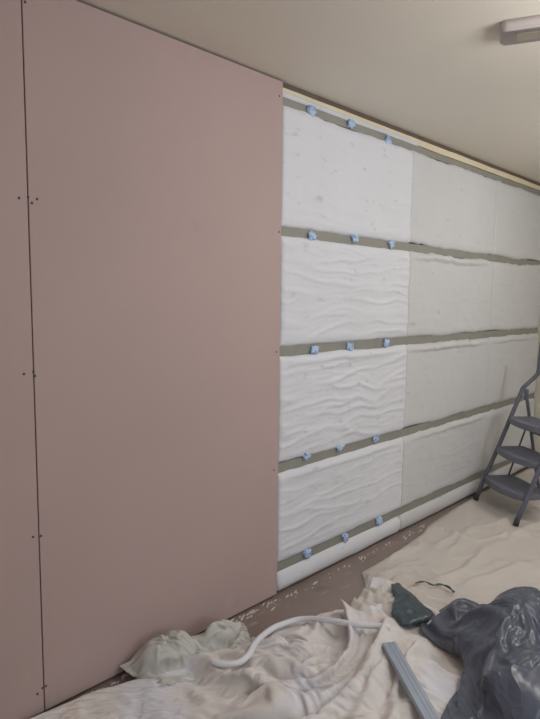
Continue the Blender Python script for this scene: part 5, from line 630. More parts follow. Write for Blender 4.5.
1,0,-2,2,-3,3,-2,1,0,1,-3,3,-3,2,-3,3,0,-1,0,1,-1,-2,1,2,-3,1,-1,5,-2,-1,0,-2,5,-5,2,-5,8,-2,-3,3,0,-1,3,-8,1,4,-2,1,5,-5,1,-2,0,-1,-1,-2,2,3,1,-1,1,-2,1,1,0,0,0,0,-1,0,-1,-2,2,-1,2,0,-1,-2,1,1,
1,0,0,-1,1,-3,1,-3,4,0,-2,0,0,1,-1,1,0,1,-1,0,1,-1,1,-2,0,1,-1,1,0,3,-4,2,-2,0,0,3,-2,0,-2,5,-5,2,-3,0,0,3,-1,0,1,1,-5,0,4,-1,-2,0,-1,3,-1,1,-1,0,1,-2,3,-1,-2,1,0,-1,0,3,-2,1,-2,1,1,-1,0,-1,
-1,1,0,-2,2,1,-2,-5,3,2,-2,0,2,0,1,-5,4,1,-1,-1,0,2,-3,1,1,-2,6,-4,-1,1,-3,4,-4,2,-8,13,-6,-1,3,-2,0,1,-4,-1,7,-2,-2,4,-2,-1,-3,2,0,-1,-3,0,7,-2,1,-1,1,0,-1,2,-3,1,0,-2,2,0,3,-1,1,-2,-1,-2,2,2,-2,0,
-1,-1,2,-1,-2,1,2,-4,-1,0,4,-4,2,4,-3,0,-2,3,0,-1,0,-2,2,0,-2,7,-5,-1,5,-5,3,-3,2,-3,15,-13,-1,0,3,-3,2,-5,0,3,2,-5,5,-1,0,-4,2,2,-1,-3,0,6,-4,3,-2,1,-1,0,0,-1,2,0,-1,1,-1,2,-2,-1,1,0,1,0,-2,-2,1,1,
-1,0,0,1,0,-2,-4,7,-4,2,-4,5,-2,-2,2,2,-1,-3,1,0,1,1,-1,1,1,-2,-1,4,-7,3,1,1,-1,2,-4,0,0,4,-4,3,-4,-2,1,6,-5,3,-1,1,-3,-2,3,1,-3,-1,4,-1,3,-3,2,-1,1,0,0,-1,-2,3,0,0,0,-1,0,1,-2,2,0,1,-2,-1,1,0,
-2,0,0,1,0,0,0,-2,4,-4,3,-3,3,-3,0,1,0,0,-1,2,-1,-1,0,0,6,-6,5,-4,2,-1,-1,-1,0,3,-4,0,2,-2,2,-3,0,0,7,-5,-1,3,-2,2,-5,1,1,-3,2,0,2,2,-2,2,-2,1,-1,1,0,-1,0,0,0,1,-1,0,1,-2,3,-1,-1,-3,1,2,-1,0,
-1,0,-1,1,0,0,-2,4,-4,1,-1,3,-1,0,0,-3,1,2,1,-2,0,1,-1,6,-6,0,-1,0,2,0,-1,-1,5,-4,1,-1,0,-2,1,-1,-3,9,-5,-2,3,0,0,-5,1,3,-2,2,-4,4,1,-1,1,-1,2,-2,1,-1,1,2,0,-5,4,-2,0,1,-2,2,-1,-1,-3,0,2,2,0,0,
-1,0,0,0,-2,0,4,-2,-2,0,3,-2,1,0,-1,1,1,-1,-2,1,0,-1,8,-6,-3,4,-2,0,0,-1,0,4,-5,1,-1,3,-3,3,-5,-2,10,-6,2,-1,2,-3,2,-3,1,1,-1,-4,6,0,0,0,-1,1,-1,2,-3,3,-1,0,-3,3,-3,1,3,-3,3,0,-4,-2,0,5,-4,3,0,-1,
-2,1,0,0,0,-1,3,-4,0,3,-2,2,-2,-1,1,2,-1,-2,1,0,-1,8,-5,-4,4,-1,-2,3,-2,1,0,-1,-1,0,0,-3,5,-4,0,4,-4,4,-4,4,-2,-2,0,-1,2,0,-1,2,-1,2,0,0,-1,-1,2,-2,3,-3,0,-2,5,-2,1,-1,-1,3,-1,-4,0,-2,7,-4,2,-2,1,1,
-1,-1,1,-1,-1,5,-8,1,6,-2,0,-1,0,1,0,-2,0,2,-1,0,8,-5,-5,3,-2,-1,4,-3,0,1,1,-2,1,0,0,1,-2,-1,0,3,-1,-1,1,-2,0,2,-3,1,1,-2,1,0,1,-1,2,0,0,0,-2,3,-3,1,-2,4,-3,2,-1,3,1,-2,-4,-2,-1,7,-5,2,1,-3,3,-1,
-1,0,-1,0,3,-4,0,3,-2,1,0,-1,1,0,-1,1,1,-3,1,8,-4,-4,2,-2,1,1,-1,-1,1,-2,0,1,1,-3,2,1,-3,-3,11,-5,0,-2,2,0,-3,1,-1,2,0,-1,0,3,-1,0,-2,0,4,-1,0,-3,2,-2,3,-2,2,0,2,-2,-2,0,-2,0,4,-2,0,0,2,0,-4,3,
-2,1,0,-1,2,-6,5,1,0,-1,0,1,-1,0,1,0,-3,3,3,0,-5,3,-6,6,0,1,-3,0,1,1,-1,0,-1,2,-2,0,-2,5,-3,1,0,-1,0,0,-1,-1,2,0,0,1,1,-1,1,-1,0,0,-2,4,-1,0,-1,0,2,-1,2,0,-2,0,1,-2,-1,2,0,0,1,0,-1,1,1,-2,
-1,-1,-1,5,-7,2,1,1,0,1,-1,0,0,0,1,-3,1,3,6,-6,-2,-4,7,-3,3,-4,0,2,-1,0,0,1,0,-2,3,-2,2,0,-2,0,0,1,-1,0,2,-4,2,0,0,1,0,0,0,0,1,0,0,0,0,0,0,1,-1,1,-1,-1,1,0,-1,-1,1,1,0,0,1,0,-1,0,1,0,
-1,0,1,-6,1,6,0,-3,0,1,1,-1,0,1,-4,2,3,7,-6,-5,1,2,0,0,1,-2,0,2,0,-1,0,-1,-1,1,0,0,1,1,-2,0,1,-1,1,-1,2,1,-3,1,-1,1,1,0,0,1,-1,0,0,-1,1,0,1,-1,-2,2,0,-1,2,-1,-1,-1,2,1,-1,-1,1,1,-1,1,-1,1,
-2,0,1,-2,4,-2,0,2,0,-1,-2,0,1,-2,1,3,8,-6,-5,1,-3,5,-1,4,-8,2,2,-2,1,0,0,-1,2,1,-1,-2,2,3,-4,0,-1,1,0,0,0,3,-2,0,1,-1,0,1,-1,1,0,0,-1,0,1,0,0,1,-1,1,-3,2,0,-1,-1,2,0,0,0,0,1,-1,0,-1,2,-1,
-1,1,-4,4,-1,1,1,-1,1,-4,1,2,-3,1,3,8,-6,-5,1,-7,11,-5,4,-6,2,2,0,1,-2,1,-1,1,-1,1,-1,2,-1,-4,5,-2,1,0,-1,0,2,1,-1,-1,0,1,-1,0,1,-1,1,0,-1,0,1,1,-1,1,1,-2,0,0,-1,0,0,0,1,0,1,0,-1,0,0,1,-1,1,
-1,-2,2,0,1,0,-1,2,-6,2,2,-2,2,1,9,-5,-6,1,-7,12,-5,2,-2,0,-1,0,0,0,1,-2,2,-1,1,1,-1,1,0,3,-4,1,-2,1,1,-1,-1,2,1,0,0,-1,1,0,-1,0,0,1,1,-2,0,1,0,-2,2,0,0,1,-2,-1,1,1,1,0,-1,1,0,0,0,-1,1,0,
-2,1,1,1,-1,0,2,-6,3,0,-1,0,2,9,-4,-7,-1,-4,9,-2,-1,3,-4,-1,4,-1,1,-1,0,0,0,1,-1,0,0,-1,1,-1,1,-1,0,2,-2,1,-1,2,-1,0,0,1,-1,0,1,0,-1,0,1,0,-2,1,1,1,-1,-1,0,-2,2,0,0,1,0,0,1,-1,0,0,1,0,0,0,
-1,0,1,-1,0,3,-7,-1,5,0,1,0,9,-4,-7,-1,-1,4,0,-1,6,-9,0,3,0,3,-3,-1,-2,4,-2,1,1,-2,2,2,-3,1,0,0,-3,2,0,1,0,-1,2,-1,0,0,1,0,0,-1,0,-1,1,2,-1,-2,2,0,1,-1,0,0,-3,3,0,0,1,0,0,0,-1,1,0,0,0,-1,
-1,1,-1,0,2,-7,1,8,-4,2,-3,12,-5,-5,-3,-1,4,1,-2,4,-9,3,2,1,-2,0,2,0,1,-3,4,-3,0,1,-1,-1,3,-1,1,-1,0,-1,2,-1,0,-3,3,1,0,-1,1,-1,0,1,0,-1,-1,1,1,1,-2,0,0,1,0,0,0,0,-1,2,-1,0,0,1,0,-1,0,1,0,0,
-1,-1,1,2,-4,-1,6,-4,3,-2,8,-2,-6,-3,0,3,2,-2,4,-7,3,-1,2,-1,2,-2,1,-3,2,0,-1,2,0,0,0,-1,3,-3,2,-1,2,-3,1,0,0,1,0,0,-1,1,-1,1,0,0,0,0,-1,-2,3,-1,1,2,-2,-1,1,0,0,0,1,-1,1,0,0,0,0,0,0,-1,1,0,
-1,0,1,-3,-1,6,-3,3,-3,4,6,-10,-2,0,1,4,-3,3,-4,1,-2,4,1,-3,0,0,-2,4,-1,-1,1,-1,0,1,-1,0,1,0,-1,1,0,2,-1,0,-1,0,0,1,0,0,0,0,0,0,0,0,0,-1,0,2,-1,-2,2,1,-1,0,0,0,0,0,0,1,0,0,-1,0,1,0,-1,0,
-1,1,-2,-1,5,-2,2,-3,2,11,-11,-3,-1,-1,6,-3,2,-2,-1,-1,3,3,-5,3,-2,1,-2,2,-2,3,-2,0,2,-2,0,0,0,0,1,0,-1,3,0,-1,-1,0,0,1,0,0,0,0,0,0,0,1,0,0,-3,1,1,0,-2,1,1,0,0,0,1,0,0,-1,0,0,1,0,-1,1,0,0,
-1,0,-2,2,0,2,-2,0,15,-12,-5,0,-2,8,-3,0,-1,-1,-1,3,5,-6,1,-1,-1,-2,5,-2,-1,1,0,1,0,0,0,-1,1,1,-2,1,-1,-2,2,2,0,-1,0,-1,2,0,0,0,0,0,0,0,0,0,0,-2,2,1,0,-2,1,0,1,0,-1,0,0,1,0,0,0,0,0,0,-1,1,
-1,-1,2,1,0,-1,-3,16,-11,-5,-1,-3,10,-4,0,0,-1,-1,2,5,-7,2,-1,1,1,0,0,-1,0,0,0,2,-2,1,-1,1,-1,0,1,0,2,-4,2,1,0,0,-1,0,0,0,1,0,0,0,0,1,0,0,0,-1,-2,2,0,1,-1,0,0,0,1,0,0,0,0,0,0,0,0,-1,1,-1,
0,-1,1,1,-1,-6,18,-9,-5,-4,-2,11,-4,0,1,-2,0,1,5,-5,-2,-1,3,1,-2,3,-2,-1,4,-1,-1,0,0,0,-1,1,0,0,0,0,2,-1,-4,3,1,0,0,0,-1,0,0,2,0,0,0,-1,0,1,0,0,-1,-2,2,0,0,0,1,0,0,-1,0,0,1,0,0,0,0,0,0,0,
-1,1,1,-2,-5,14,-5,-5,-4,-1,10,-3,0,0,-3,1,1,3,-4,0,1,0,2,-4,5,-2,-1,0,1,-1,1,0,0,0,0,1,-2,1,0,1,0,1,2,-5,3,-1,1,-1,0,0,-1,-1,2,0,1,0,0,-1,0,1,0,-1,-1,2,0,0,-1,0,0,1,0,0,-1,0,0,1,0,0,-1,1,
-1,1,-1,-4,9,2,-8,-4,-3,12,-4,0,0,-1,1,0,3,-2,1,-5,1,6,-5,3,-1,0,-1,1,0,1,-1,-1,0,1,1,-2,1,0,0,1,1,1,-2,0,-2,3,-1,1,0,0,0,-1,-1,1,0,0,1,0,0,-1,1,0,-1,-1,1,0,0,0,1,0,0,0,0,0,0,-1,1,0,-1,0,
-1,0,-4,6,5,-7,-4,-3,11,-4,1,-1,-1,0,0,4,-3,1,-6,4,5,-7,4,0,-1,0,2,-1,-2,2,1,-1,0,0,0,2,-3,1,0,0,0,1,0,1,-1,-1,1,0,1,0,0,0,0,-1,-1,2,-1,0,1,0,-1,0,1,-1,-1,1,1,0,-1,0,0,1,0,0,0,0,-1,1,0,0,
-1,-3,3,7,-6,-6,-1,10,-4,0,1,-3,0,0,4,-2,0,-5,4,5,-5,1,0,1,0,0,0,1,0,-2,0,1,1,-2,3,-1,0,-1,0,1,-1,-1,2,1,0,0,0,0,-1,0,1,0,-1,1,0,-2,1,1,-1,0,1,0,-1,1,0,-1,0,0,0,1,0,-1,0,1,0,0,0,-1,1,0,
-1,0,6,-6,-4,0,7,-4,1,2,-5,2,0,4,-3,0,-3,4,3,-6,2,2,-1,-1,1,0,-1,2,0,-1,1,-1,0,1,-2,1,0,0,0,0,1,0,-2,1,2,0,0,0,0,0,-1,1,0,-1,0,1,-1,0,1,0,-1,1,0,-1,0,1,-1,1,0,-1,0,1,0,-1,1,0,0,0,-1,0,
0,-1,1,-4,1,5,-3,1,0,-5,2,1,4,-3,0,-3,3,1,-3,2,1,0,0,0,0,0,0,-1,0,2,-1,1,-1,0,1,-1,0,0,0,0,0,1,0,0,0,0,0,0,1,0,0,-1,1,0,0,-1,1,-1,0,0,1,-1,1,0,0,-1,1,-1,0,1,0,-1,1,0,-1,1,0,0,0,0,
-1,3,-5,2,1,-1,0,0,-2,0,2,3,-4,1,-2,2,3,-3,0,2,0,-1,-1,1,0,0,1,0,0,-2,2,-1,1,0,0,0,0,-1,0,0,1,0,0,-1,0,1,0,0,-1,1,0,0,0,0,0,1,0,0,0,0,-1,1,-1,0,1,0,-1,1,0,-1,0,1,-1,1,0,-1,1,0,0,0,
-1,2,-2,0,0,1,-3,-3,-2,8,1,-4,2,-2,2,2,-5,3,3,-2,-1,0,1,0,-1,1,0,0,1,0,-2,1,0,1,0,0,0,0,0,1,-3,0,1,1,0,0,0,0,1,-1,0,0,0,0,1,-1,-1,2,-1,1,0,0,0,0,0,0,0,-1,0,1,0,-1,1,-1,1,0,-1,1,0,0,
-1,0,2,-1,-1,-5,1,0,7,-3,-1,2,-3,2,2,-4,4,0,-2,0,0,0,2,-1,0,0,0,1,-1,1,0,0,-1,0,1,0,0,1,0,-1,2,-1,-1,0,-1,0,1,0,0,0,0,1,-1,1,0,0,1,-2,1,-1,1,-1,1,0,0,0,0,0,0,-1,0,1,-1,1,-1,0,1,-1,1,-1,
1,0,-1,1,-3,1,0,5,-3,-1,0,-2,2,2,-4,3,-2,0,1,0,0,2,-2,1,1,-1,1,-1,0,0,0,0,1,-1,-1,2,0,0,0,0,0,0,1,-1,1,-1,0,0,-1,1,0,0,0,1,0,1,-1,0,-1,1,-1,1,-1,0,0,0,0,0,0,0,0,0,0,-1,1,0,0,0,-1,1,
1,-1,1,-1,0,0,4,-3,-3,2,1,1,1,-4,3,-1,0,0,0,0,1,0,0,-1,0,1,-1,1,0,0,0,0,-1,0,1,-2,-1,3,0,0,0,0,-1,1,-1,1,-1,1,0,0,0,0,0,-1,0,0,1,1,1,-1,0,-1,0,1,-1,0,1,-1,0,0,0,-1,1,0,-1,1,-1,1,0,0,
1,0,0,-2,2,3,-3,-4,2,-2,4,0,-1,1,0,0,-1,0,-1,1,0,1,1,0,0,0,0,0,0,0,0,0,1,0,0,1,0,-2,0,0,0,0,1,-1,0,0,0,0,0,-1,1,0,0,-1,0,0,0,-1,0,0,4,0,-1,-1,0,1,-1,1,-1,0,0,0,-1,1,0,-1,1,-1,1,-1,
1,0,-1,3,1,-3,-5,3,1,0,-3,4,0,0,-2,0,2,-1,3,-1,0,-2,2,0,0,-1,1,-1,1,-1,1,0,-1,2,-1,-1,1,0,0,0,0,0,0,0,0,0,0,0,0,0,0,-1,1,0,0,-1,0,1,-1,1,-2,3,1,-1,-1,0,0,0,1,-1,0,0,0,-1,1,0,0,0,-1,1,
1,0,0,3,-2,-7,4,2,-1,1,3,-3,-1,1,-1,0,-1,1,-2,4,1,-1,-1,0,0,0,0,1,0,1,-1,0,1,-2,0,-1,1,0,1,0,0,0,0,0,1,-1,1,-1,0,1,-1,1,-1,0,-1,0,0,-1,1,0,-1,-2,3,2,1,-2,0,-1,1,0,0,0,0,0,-1,1,-1,1,0,0,
1,-1,3,-4,-5,6,1,0,1,2,-3,-1,0,-2,2,1,0,0,1,-2,2,1,-2,1,-1,1,0,-1,0,0,1,-1,-1,0,-1,2,-1,0,0,2,0,1,-1,1,0,0,-1,1,0,0,0,-1,1,0,0,0,-1,0,-1,-1,-1,0,-1,2,1,1,0,1,-2,1,0,0,0,0,0,0,0,-1,1,-1,
0,3,-4,-3,3,2,1,0,3,-4,-4,1,-1,2,1,1,0,-1,1,1,-1,-1,1,0,1,0,0,0,0,-1,-1,-1,0,1,1,-1,1,0,-1,-1,0,0,0,0,0,0,1,-1,0,0,0,1,0,1,1,1,0,0,0,-1,0,-1,-2,-1,2,0,1,1,0,0,0,0,-1,1,0,-1,1,0,-1,1,
1,-1,-1,1,2,-1,1,3,-4,-5,0,0,2,0,0,0,4,2,-2,1,-3,1,0,-1,1,1,0,0,-1,-1,-1,2,-1,1,1,0,0,-1,0,0,-1,0,1,0,0,0,0,0,1,-1,0,0,-1,-1,-2,0,2,2,1,2,-1,0,-1,-2,-2,2,4,-2,1,0,-1,-1,1,-1,0,1,-1,1,0,0,
1,-1,0,1,0,2,3,-4,-5,1,0,1,0,0,0,0,0,4,0,-2,1,-1,0,1,-2,-2,2,-1,0,0,2,0,2,-1,-1,0,0,0,1,0,0,0,-1,0,0,0,1,0,-1,1,0,-1,1,0,2,1,-3,-2,-2,0,4,1,0,-1,-1,-2,2,1,0,0,1,-1,0,0,0,0,0,-1,1,-1,
1,0,0,0,1,3,-3,-5,-3,5,1,-1,1,3,0,-1,2,-2,1,-2,0,1,-1,0,-1,1,-2,0,0,3,0,-1,0,-1,1,1,-1,1,0,-1,1,-1,1,-1,0,0,-1,1,1,-1,1,0,0,0,-1,1,2,0,1,-2,-3,-2,4,2,-1,-1,-5,4,0,0,0,2,-1,0,0,-1,1,0,-1,1,
1,0,0,1,2,-2,-2,-2,5,-2,2,-1,0,-3,1,4,-3,1,0,0,-1,0,0,0,0,-1,-1,4,0,-1,-1,1,-1,2,-1,0,0,0,-1,0,0,1,0,1,-1,0,0,0,-1,0,0,0,0,0,1,-2,1,0,1,1,0,1,-3,-1,2,2,-2,-3,2,0,0,1,0,-1,0,1,-1,1,0,0,
1,0,1,1,0,0,-5,3,0,1,-1,1,1,0,0,-3,0,-2,4,0,0,-1,0,-1,0,2,2,-2,0,0,0,0,0,-1,1,-1,1,-1,0,1,0,-1,0,-1,1,1,-1,-1,1,0,0,0,0,1,1,-1,-1,0,0,0,1,1,0,0,-1,-1,1,0,-2,1,0,0,1,0,0,-1,1,-1,1,-1,
2,-1,1,0,0,0,1,-1,1,-1,1,0,-1,2,0,0,1,-1,-5,3,-1,0,0,0,4,-1,-2,-1,1,-1,1,-1,1,0,0,0,0,0,1,-1,0,0,0,0,0,-1,1,0,0,0,0,1,-1,0,-2,1,0,1,0,0,-1,0,0,1,0,0,-1,-1,1,0,1,-1,0,1,0,0,0,0,-1,1,
2,0,0,1,-1,1,3,0,0,1,-2,-1,1,0,0,-1,-1,2,0,-4,1,0,1,2,-2,-1,0,1,-1,1,-1,1,0,0,-1,1,-1,1,-1,1,-1,1,-1,0,0,0,0,0,0,0,0,-1,1,0,1,-1,0,-1,0,0,1,-1,1,-1,1,0,1,-1,0,-1,0,0,1,0,0,0,0,0,0,0,
2,0,0,0,0,-1,3,2,1,-1,0,0,-1,0,0,0,1,-4,0,0,0,1,1,-1,-1,0,1,-1,1,-1,1,0,-1,0,0,-1,1,0,0,0,0,-1,1,0,0,0,0,0,0,0,0,0,0,-1,0,0,0,1,-1,1,-1,1,-1,0,0,0,0,1,0,0,-1,1,-1,0,1,0,-1,1,0,0,
3,0,0,0,0,-1,1,2,1,0,0,0,0,-1,0,0,-4,2,-1,1,1,1,-3,0,0,1,-1,0,0,1,-1,0,0,0,0,1,-1,0,0,0,0,0,0,0,0,0,0,0,0,0,0,0,0,0,0,0,0,-1,0,0,1,-1,1,0,-1,1,-1,1,-1,1,0,-1,0,1,-1,1,0,-1,1,-1,
2,0,0,0,1,0,-3,4,1,0,1,0,0,-2,-1,0,1,-2,0,2,-1,-2,2,-1,1,-1,0,1,-1,0,0,0,0,0,0,0,0,0,0,0,0,0,0,0,0,0,0,0,0,0,0,0,0,0,-1,1,-1,0,1,0,-1,1,-1,0,1,-1,1,-1,0,0,1,0,0,-1,1,-1,1,0,-1,1,
2,1,0,-1,0,0,1,-2,1,1,0,0,0,0,0,-1,0,1,1,-2,0,1,-1,1,-1,0,1,-1,1,-1,0,0,0,0,0,0,0,-1,1,0,0,1,-1,0,0,0,0,0,0,0,-1,1,-1,1,0,0,0,0,0,-1,0,0,0,1,-1,1,-1,1,0,-1,0,0,1,0,-1,1,-1,1,0,0,
3,-1,0,0,0,1,0,-1,-2,2,0,1,-1,1,0,0,0,-1,-1,1,1,-1,1,-1,0,1,-1,0,0,0,1,-1,0,0,0,0,0,1,-1,0,0,-1,1,0,0,0,0,0,-1,1,0,0,0,0,0,-1,1,0,0,0,0,0,0,-1,1,-1,1,-1,1,0,-1,1,0,0,0,0,0,-1,1,-1,
2,1,0,0,-1,0,1,0,1,-2,1,-1,1,-1,0,0,0,0,1,0,-1,1,-1,0,0,0,0,1,-1,0,0,0,0,0,0,0,0,0,0,0,0,0,0,0,0,0,0,0,0,0,0,0,0,0,0,0,0,0,-1,1,0,-1,1,0,0,0,-1,1,-1,1,0,0,-1,0,1,-1,1,0,-1,1,
2,0,1,0,0,0,-1,1,-1,1,-1,1,-1,1,-1,0,0,1,-1,0,0,0,0,0,0,0,0,0,0,0,0,0,0,0,0,0,0,0,0,-1,1,0,-1,1,-1,1,0,0,0,0,0,0,0,-1,1,0,0,0,0,0,0,0,0,0,0,0,0,0,0,0,0,-1,1,0,0,0,-1,1,0,0,
3,0,-1,0,1,-1,1,-1,1,-1,1,-1,1,-1,0,1,-1,0,1,-1,0,-1,0,1,0,0,0,-1,1,0,0,0,1,-1,0,0,0,0,0,0,0,0,0,0,1,-1,0,0,0,0,0,-1,1,0,-1,1,-1,1,0,-1,1,0,0,0,-1,1,0,0,0,-1,1,0,0,0,-1,1,0,0,0,-1,
2,0,1,0,0,0,-1,1,-1,1,-1,0,0,0,0,0,0,0,-1,0,1,0,1,-1,0,0,0,1,-1,0,0,0,0,0,0,0,0,0,0,0,0,0,0,0,-1,1,-1,0,1,-1,1,0,-1,1,0,0,0,-1,1,0,0,0,-1,1,0,0,0,-1,1,0,-1,1,-1,1,0,-1,1,-1,1,0,
12,0,0,0,1,0,0,0,0,0,0,0,0,0,0,0,0,0,0,0,0,0,-1,0,1,0,0,1,0,0,0,0,-1,0,0,-1,0,1,0,1,1,0,0,0,0,0,0,0,-1,0,-1,0,0,-1,0,0,1,0,1,0,0,0,0,0,0,-1,0,0,-1,0,0,1,0,0,0,-1,0,0,0,0,
0,2,-4,0,3,1,-4,0,4,0,-4,0,4,0,-3,3,0,-4,0,0,4,0,-3,0,3,1,-1,-4,0,4,-1,-4,5,-1,-3,4,1,-5,1,3,-1,0,0,-4,0,0,3,0,-3,-1,5,0,-4,5,0,1,-1,-1,-4,0,4,0,-4,0,4,1,-2,-4,1,0,3,2,0,-3,-3,1,2,4,0,-3,
0,0,4,-4,-3,3,4,-4,-4,4,4,-4,-4,4,3,-7,4,4,-4,0,-4,4,4,-3,-4,3,1,3,-4,-5,4,0,-4,5,-1,-2,3,4,-5,-4,4,-4,4,4,-4,0,-4,4,3,-2,-4,3,0,-3,4,-2,-3,5,4,-5,-3,3,4,-4,-3,4,2,1,-3,0,-3,0,3,3,0,-3,-1,-3,4,0,
0,0,1,4,-5,-4,3,4,-3,-4,4,4,-4,-4,4,0,-4,4,4,-4,0,-4,5,3,-4,-4,4,0,3,-3,-4,8,-4,-4,8,-4,-4,4,4,-4,-5,4,-4,4,4,-5,1,-4,5,2,-3,1,5,-6,-2,4,-1,-4,3,5,-5,-3,4,4,-5,-4,5,3,0,-3,0,-3,1,2,3,3,-6,0,-5,5,
0,-3,2,1,3,-3,-4,4,3,-3,-4,4,4,-4,-4,8,-4,-4,5,4,0,-4,-6,4,4,-4,-4,3,2,3,-3,0,5,-3,0,2,-4,-4,3,4,1,-1,-4,-4,4,4,-4,0,-4,2,2,-1,1,6,-7,2,4,-5,-3,4,4,-4,-3,3,4,-4,-5,5,2,3,-5,0,-3,-1,0,3,5,-5,1,0,
0,0,-3,2,-3,3,1,-3,4,3,-3,-4,4,4,-4,0,4,-4,-5,4,0,3,-4,-3,4,3,-5,-3,0,5,6,-3,-2,3,-9,5,4,-5,-4,0,0,5,4,-5,-4,4,5,-1,-3,-2,1,-2,3,-1,0,-2,3,4,-5,-4,4,6,-1,-3,-1,4,-4,-6,0,4,8,0,-1,-1,-5,-3,4,4,-3,-1,
1,-1,0,0,4,-4,1,3,-3,0,3,-4,-4,4,4,-3,0,4,-3,-3,-4,0,9,-1,-8,0,9,1,-5,-4,0,2,0,-4,5,-4,4,5,-2,2,-5,-4,4,4,-4,-3,-1,5,4,1,-5,-1,-2,3,-1,-2,2,1,5,-5,-4,0,3,0,1,0,3,-4,1,-3,0,3,0,0,4,-3,-4,4,3,-4,
0,3,-4,-3,5,4,-5,-3,3,0,0,4,-5,-4,1,-1,3,-4,3,2,4,-3,-4,4,3,-3,-4,3,5,-5,-1,0,2,4,-4,4,-5,-4,2,2,5,-5,-4,5,4,-5,0,-5,2,3,6,-5,-3,1,7,-5,-5,2,2,5,-4,-3,0,2,0,-5,4,7,1,-6,-3,0,3,0,1,3,-4,-4,4,0,
0,1,3,-3,-5,5,3,-5,-4,5,-1,-1,2,4,-1,-4,-1,5,-4,-3,4,4,-4,-5,5,4,-4,-4,3,5,-5,-3,3,1,3,-8,4,3,-3,-4,4,5,-4,-5,4,5,-5,1,-3,0,2,6,-5,-3,3,5,-1,-6,-3,4,3,-2,-3,2,0,0,-3,1,2,6,-5,-3,-2,2,3,0,4,-4,-5,5,
0,-4,0,7,1,-9,1,8,-4,-5,4,-2,2,-3,4,4,-7,3,4,-5,-4,4,4,-3,-1,1,1,-2,0,1,0,-1,-4,3,-4,4,-3,5,4,-4,-5,4,4,-3,-5,4,5,-4,-1,-2,0,2,5,-5,-4,2,3,4,-4,-4,2,1,0,-1,2,5,-5,-3,1,2,5,-5,0,-2,-1,3,0,3,-3,0,
0,0,0,-2,2,3,-3,0,3,-4,1,3,1,-5,-3,3,0,-4,4,5,-4,-5,0,3,-2,3,3,-2,-4,4,3,-3,-1,-1,6,-5,0,-3,4,3,-3,-4,3,4,-3,-4,4,4,1,-6,-2,0,3,4,-5,-3,-2,4,5,0,-5,2,-1,-1,2,0,5,-5,-3,0,3,5,-6,0,-1,0,3,0,2,-3,
0,3,-2,-2,0,2,-1,-4,-2,5,-3,4,0,4,-6,1,5,-4,-4,4,4,0,-4,1,-1,0,1,4,-5,-5,5,3,-4,-3,4,5,0,-5,-5,5,3,-4,-3,4,4,-5,-4,1,3,6,-6,-2,0,3,5,-5,0,-3,3,0,4,-5,0,-1,-1,3,0,4,-5,-2,0,3,5,-5,0,-3,-1,-2,2,4,
0,1,3,-4,-3,3,3,-4,4,1,-5,-4,0,3,1,-4,4,4,-4,-4,4,1,4,-4,0,-3,3,0,4,-5,-5,5,5,-4,-5,4,0,4,-3,-5,5,4,-4,-5,4,5,-4,-1,-3,3,6,-6,-3,0,3,5,-4,-2,-1,3,-1,2,-1,-1,-2,0,3,0,4,-5,-2,0,3,6,-1,1,-2,0,-3,-1,
0,-3,3,4,-4,-5,5,4,-1,-6,7,0,-4,-4,8,-4,-4,4,4,-4,-4,4,1,4,-1,0,-9,-1,4,5,-3,-4,4,4,-4,-4,0,3,4,-3,-4,4,3,-3,-4,4,5,-4,-1,-4,3,6,-5,-3,-2,5,3,-3,-4,0,4,3,-2,0,-1,-2,1,2,0,5,-6,-3,1,2,0,-5,4,3,0,-1,
0,0,-3,3,3,-4,-3,4,-1,0,-3,4,4,-3,0,3,-4,-4,4,4,-4,-4,3,-4,1,2,4,-3,-3,4,0,3,-4,-4,4,3,-4,-2,3,4,-4,-4,5,4,-4,-3,4,3,0,-4,-3,2,7,-1,-5,-4,-1,4,1,-1,1,1,3,-3,-1,-1,-3,-2,4,2,5,-4,-4,0,3,0,-4,4,3,-3,
0,2,1,-7,0,9,-1,-8,0,8,-4,-4,4,4,-7,3,4,-5,-3,3,4,-4,-4,3,0,-3,5,3,1,-4,-1,-3,4,4,-4,-4,7,-4,-3,4,4,-4,-5,4,6,-1,-10,1,5,5,-1,-7,-2,5,4,-1,2,-4,-1,-2,0,2,1,3,-3,0,-1,1,-4,1,3,4,-5,-2,2,4,-4,-4,4,0,
0,-3,3,3,-3,-4,4,4,-3,0,3,-4,-4,2,0,-3,4,5,-5,-3,4,4,0,1,-4,-2,-4,1,-1,3,1,0,0,1,3,-3,-4,6,-3,-4,4,0,1,-4,0,4,4,-4,-4,0,3,4,-3,-4,4,0,0,4,-3,-1,-3,0,3,0,4,-4,5,-4,0,-3,2,0,6,-6,-3,3,4,-4,-4,4,
0,0,-4,5,4,-4,-5,4,4,-8,3,3,-4,1,4,-3,-4,4,4,-4,-4,4,0,0,3,-3,4,0,-4,-4,8,-4,-4,3,1,4,-4,-3,5,-2,-3,8,-3,-1,-2,-4,5,4,-4,-1,-3,4,4,-4,-4,4,1,0,3,-3,-1,-3,0,4,-2,7,-5,5,-3,-3,-5,1,3,1,-2,1,1,5,-4,-1,
0,3,-3,-4,4,3,-3,-1,0,-1,-3,0,4,-3,3,4,-3,-4,4,4,-4,-4,3,-5,1,5,-3,4,3,-3,0,3,-5,-4,1,4,4,-4,-2,7,0,-4,4,0,0,-4,-5,5,4,-4,-1,-4,3,5,-4,-4,2,2,1,4,-4,5,-7,-4,2,0,4,0,3,1,-1,-4,-1,1,0,-3,4,-1,4,-4,
0,-3,7,0,-8,-1,3,-3,4,5,-5,0,3,-2,-4,4,4,-4,-3,4,2,-4,0,5,-3,4,-1,-9,0,6,-6,0,9,0,-4,-4,5,4,-4,-5,4,0,-5,5,0,3,-2,-1,0,3,-3,0,-4,3,5,-5,-3,-1,3,3,5,-5,3,-3,-1,-2,-1,3,-4,5,2,3,-3,0,-2,-1,-5,4,1,0,
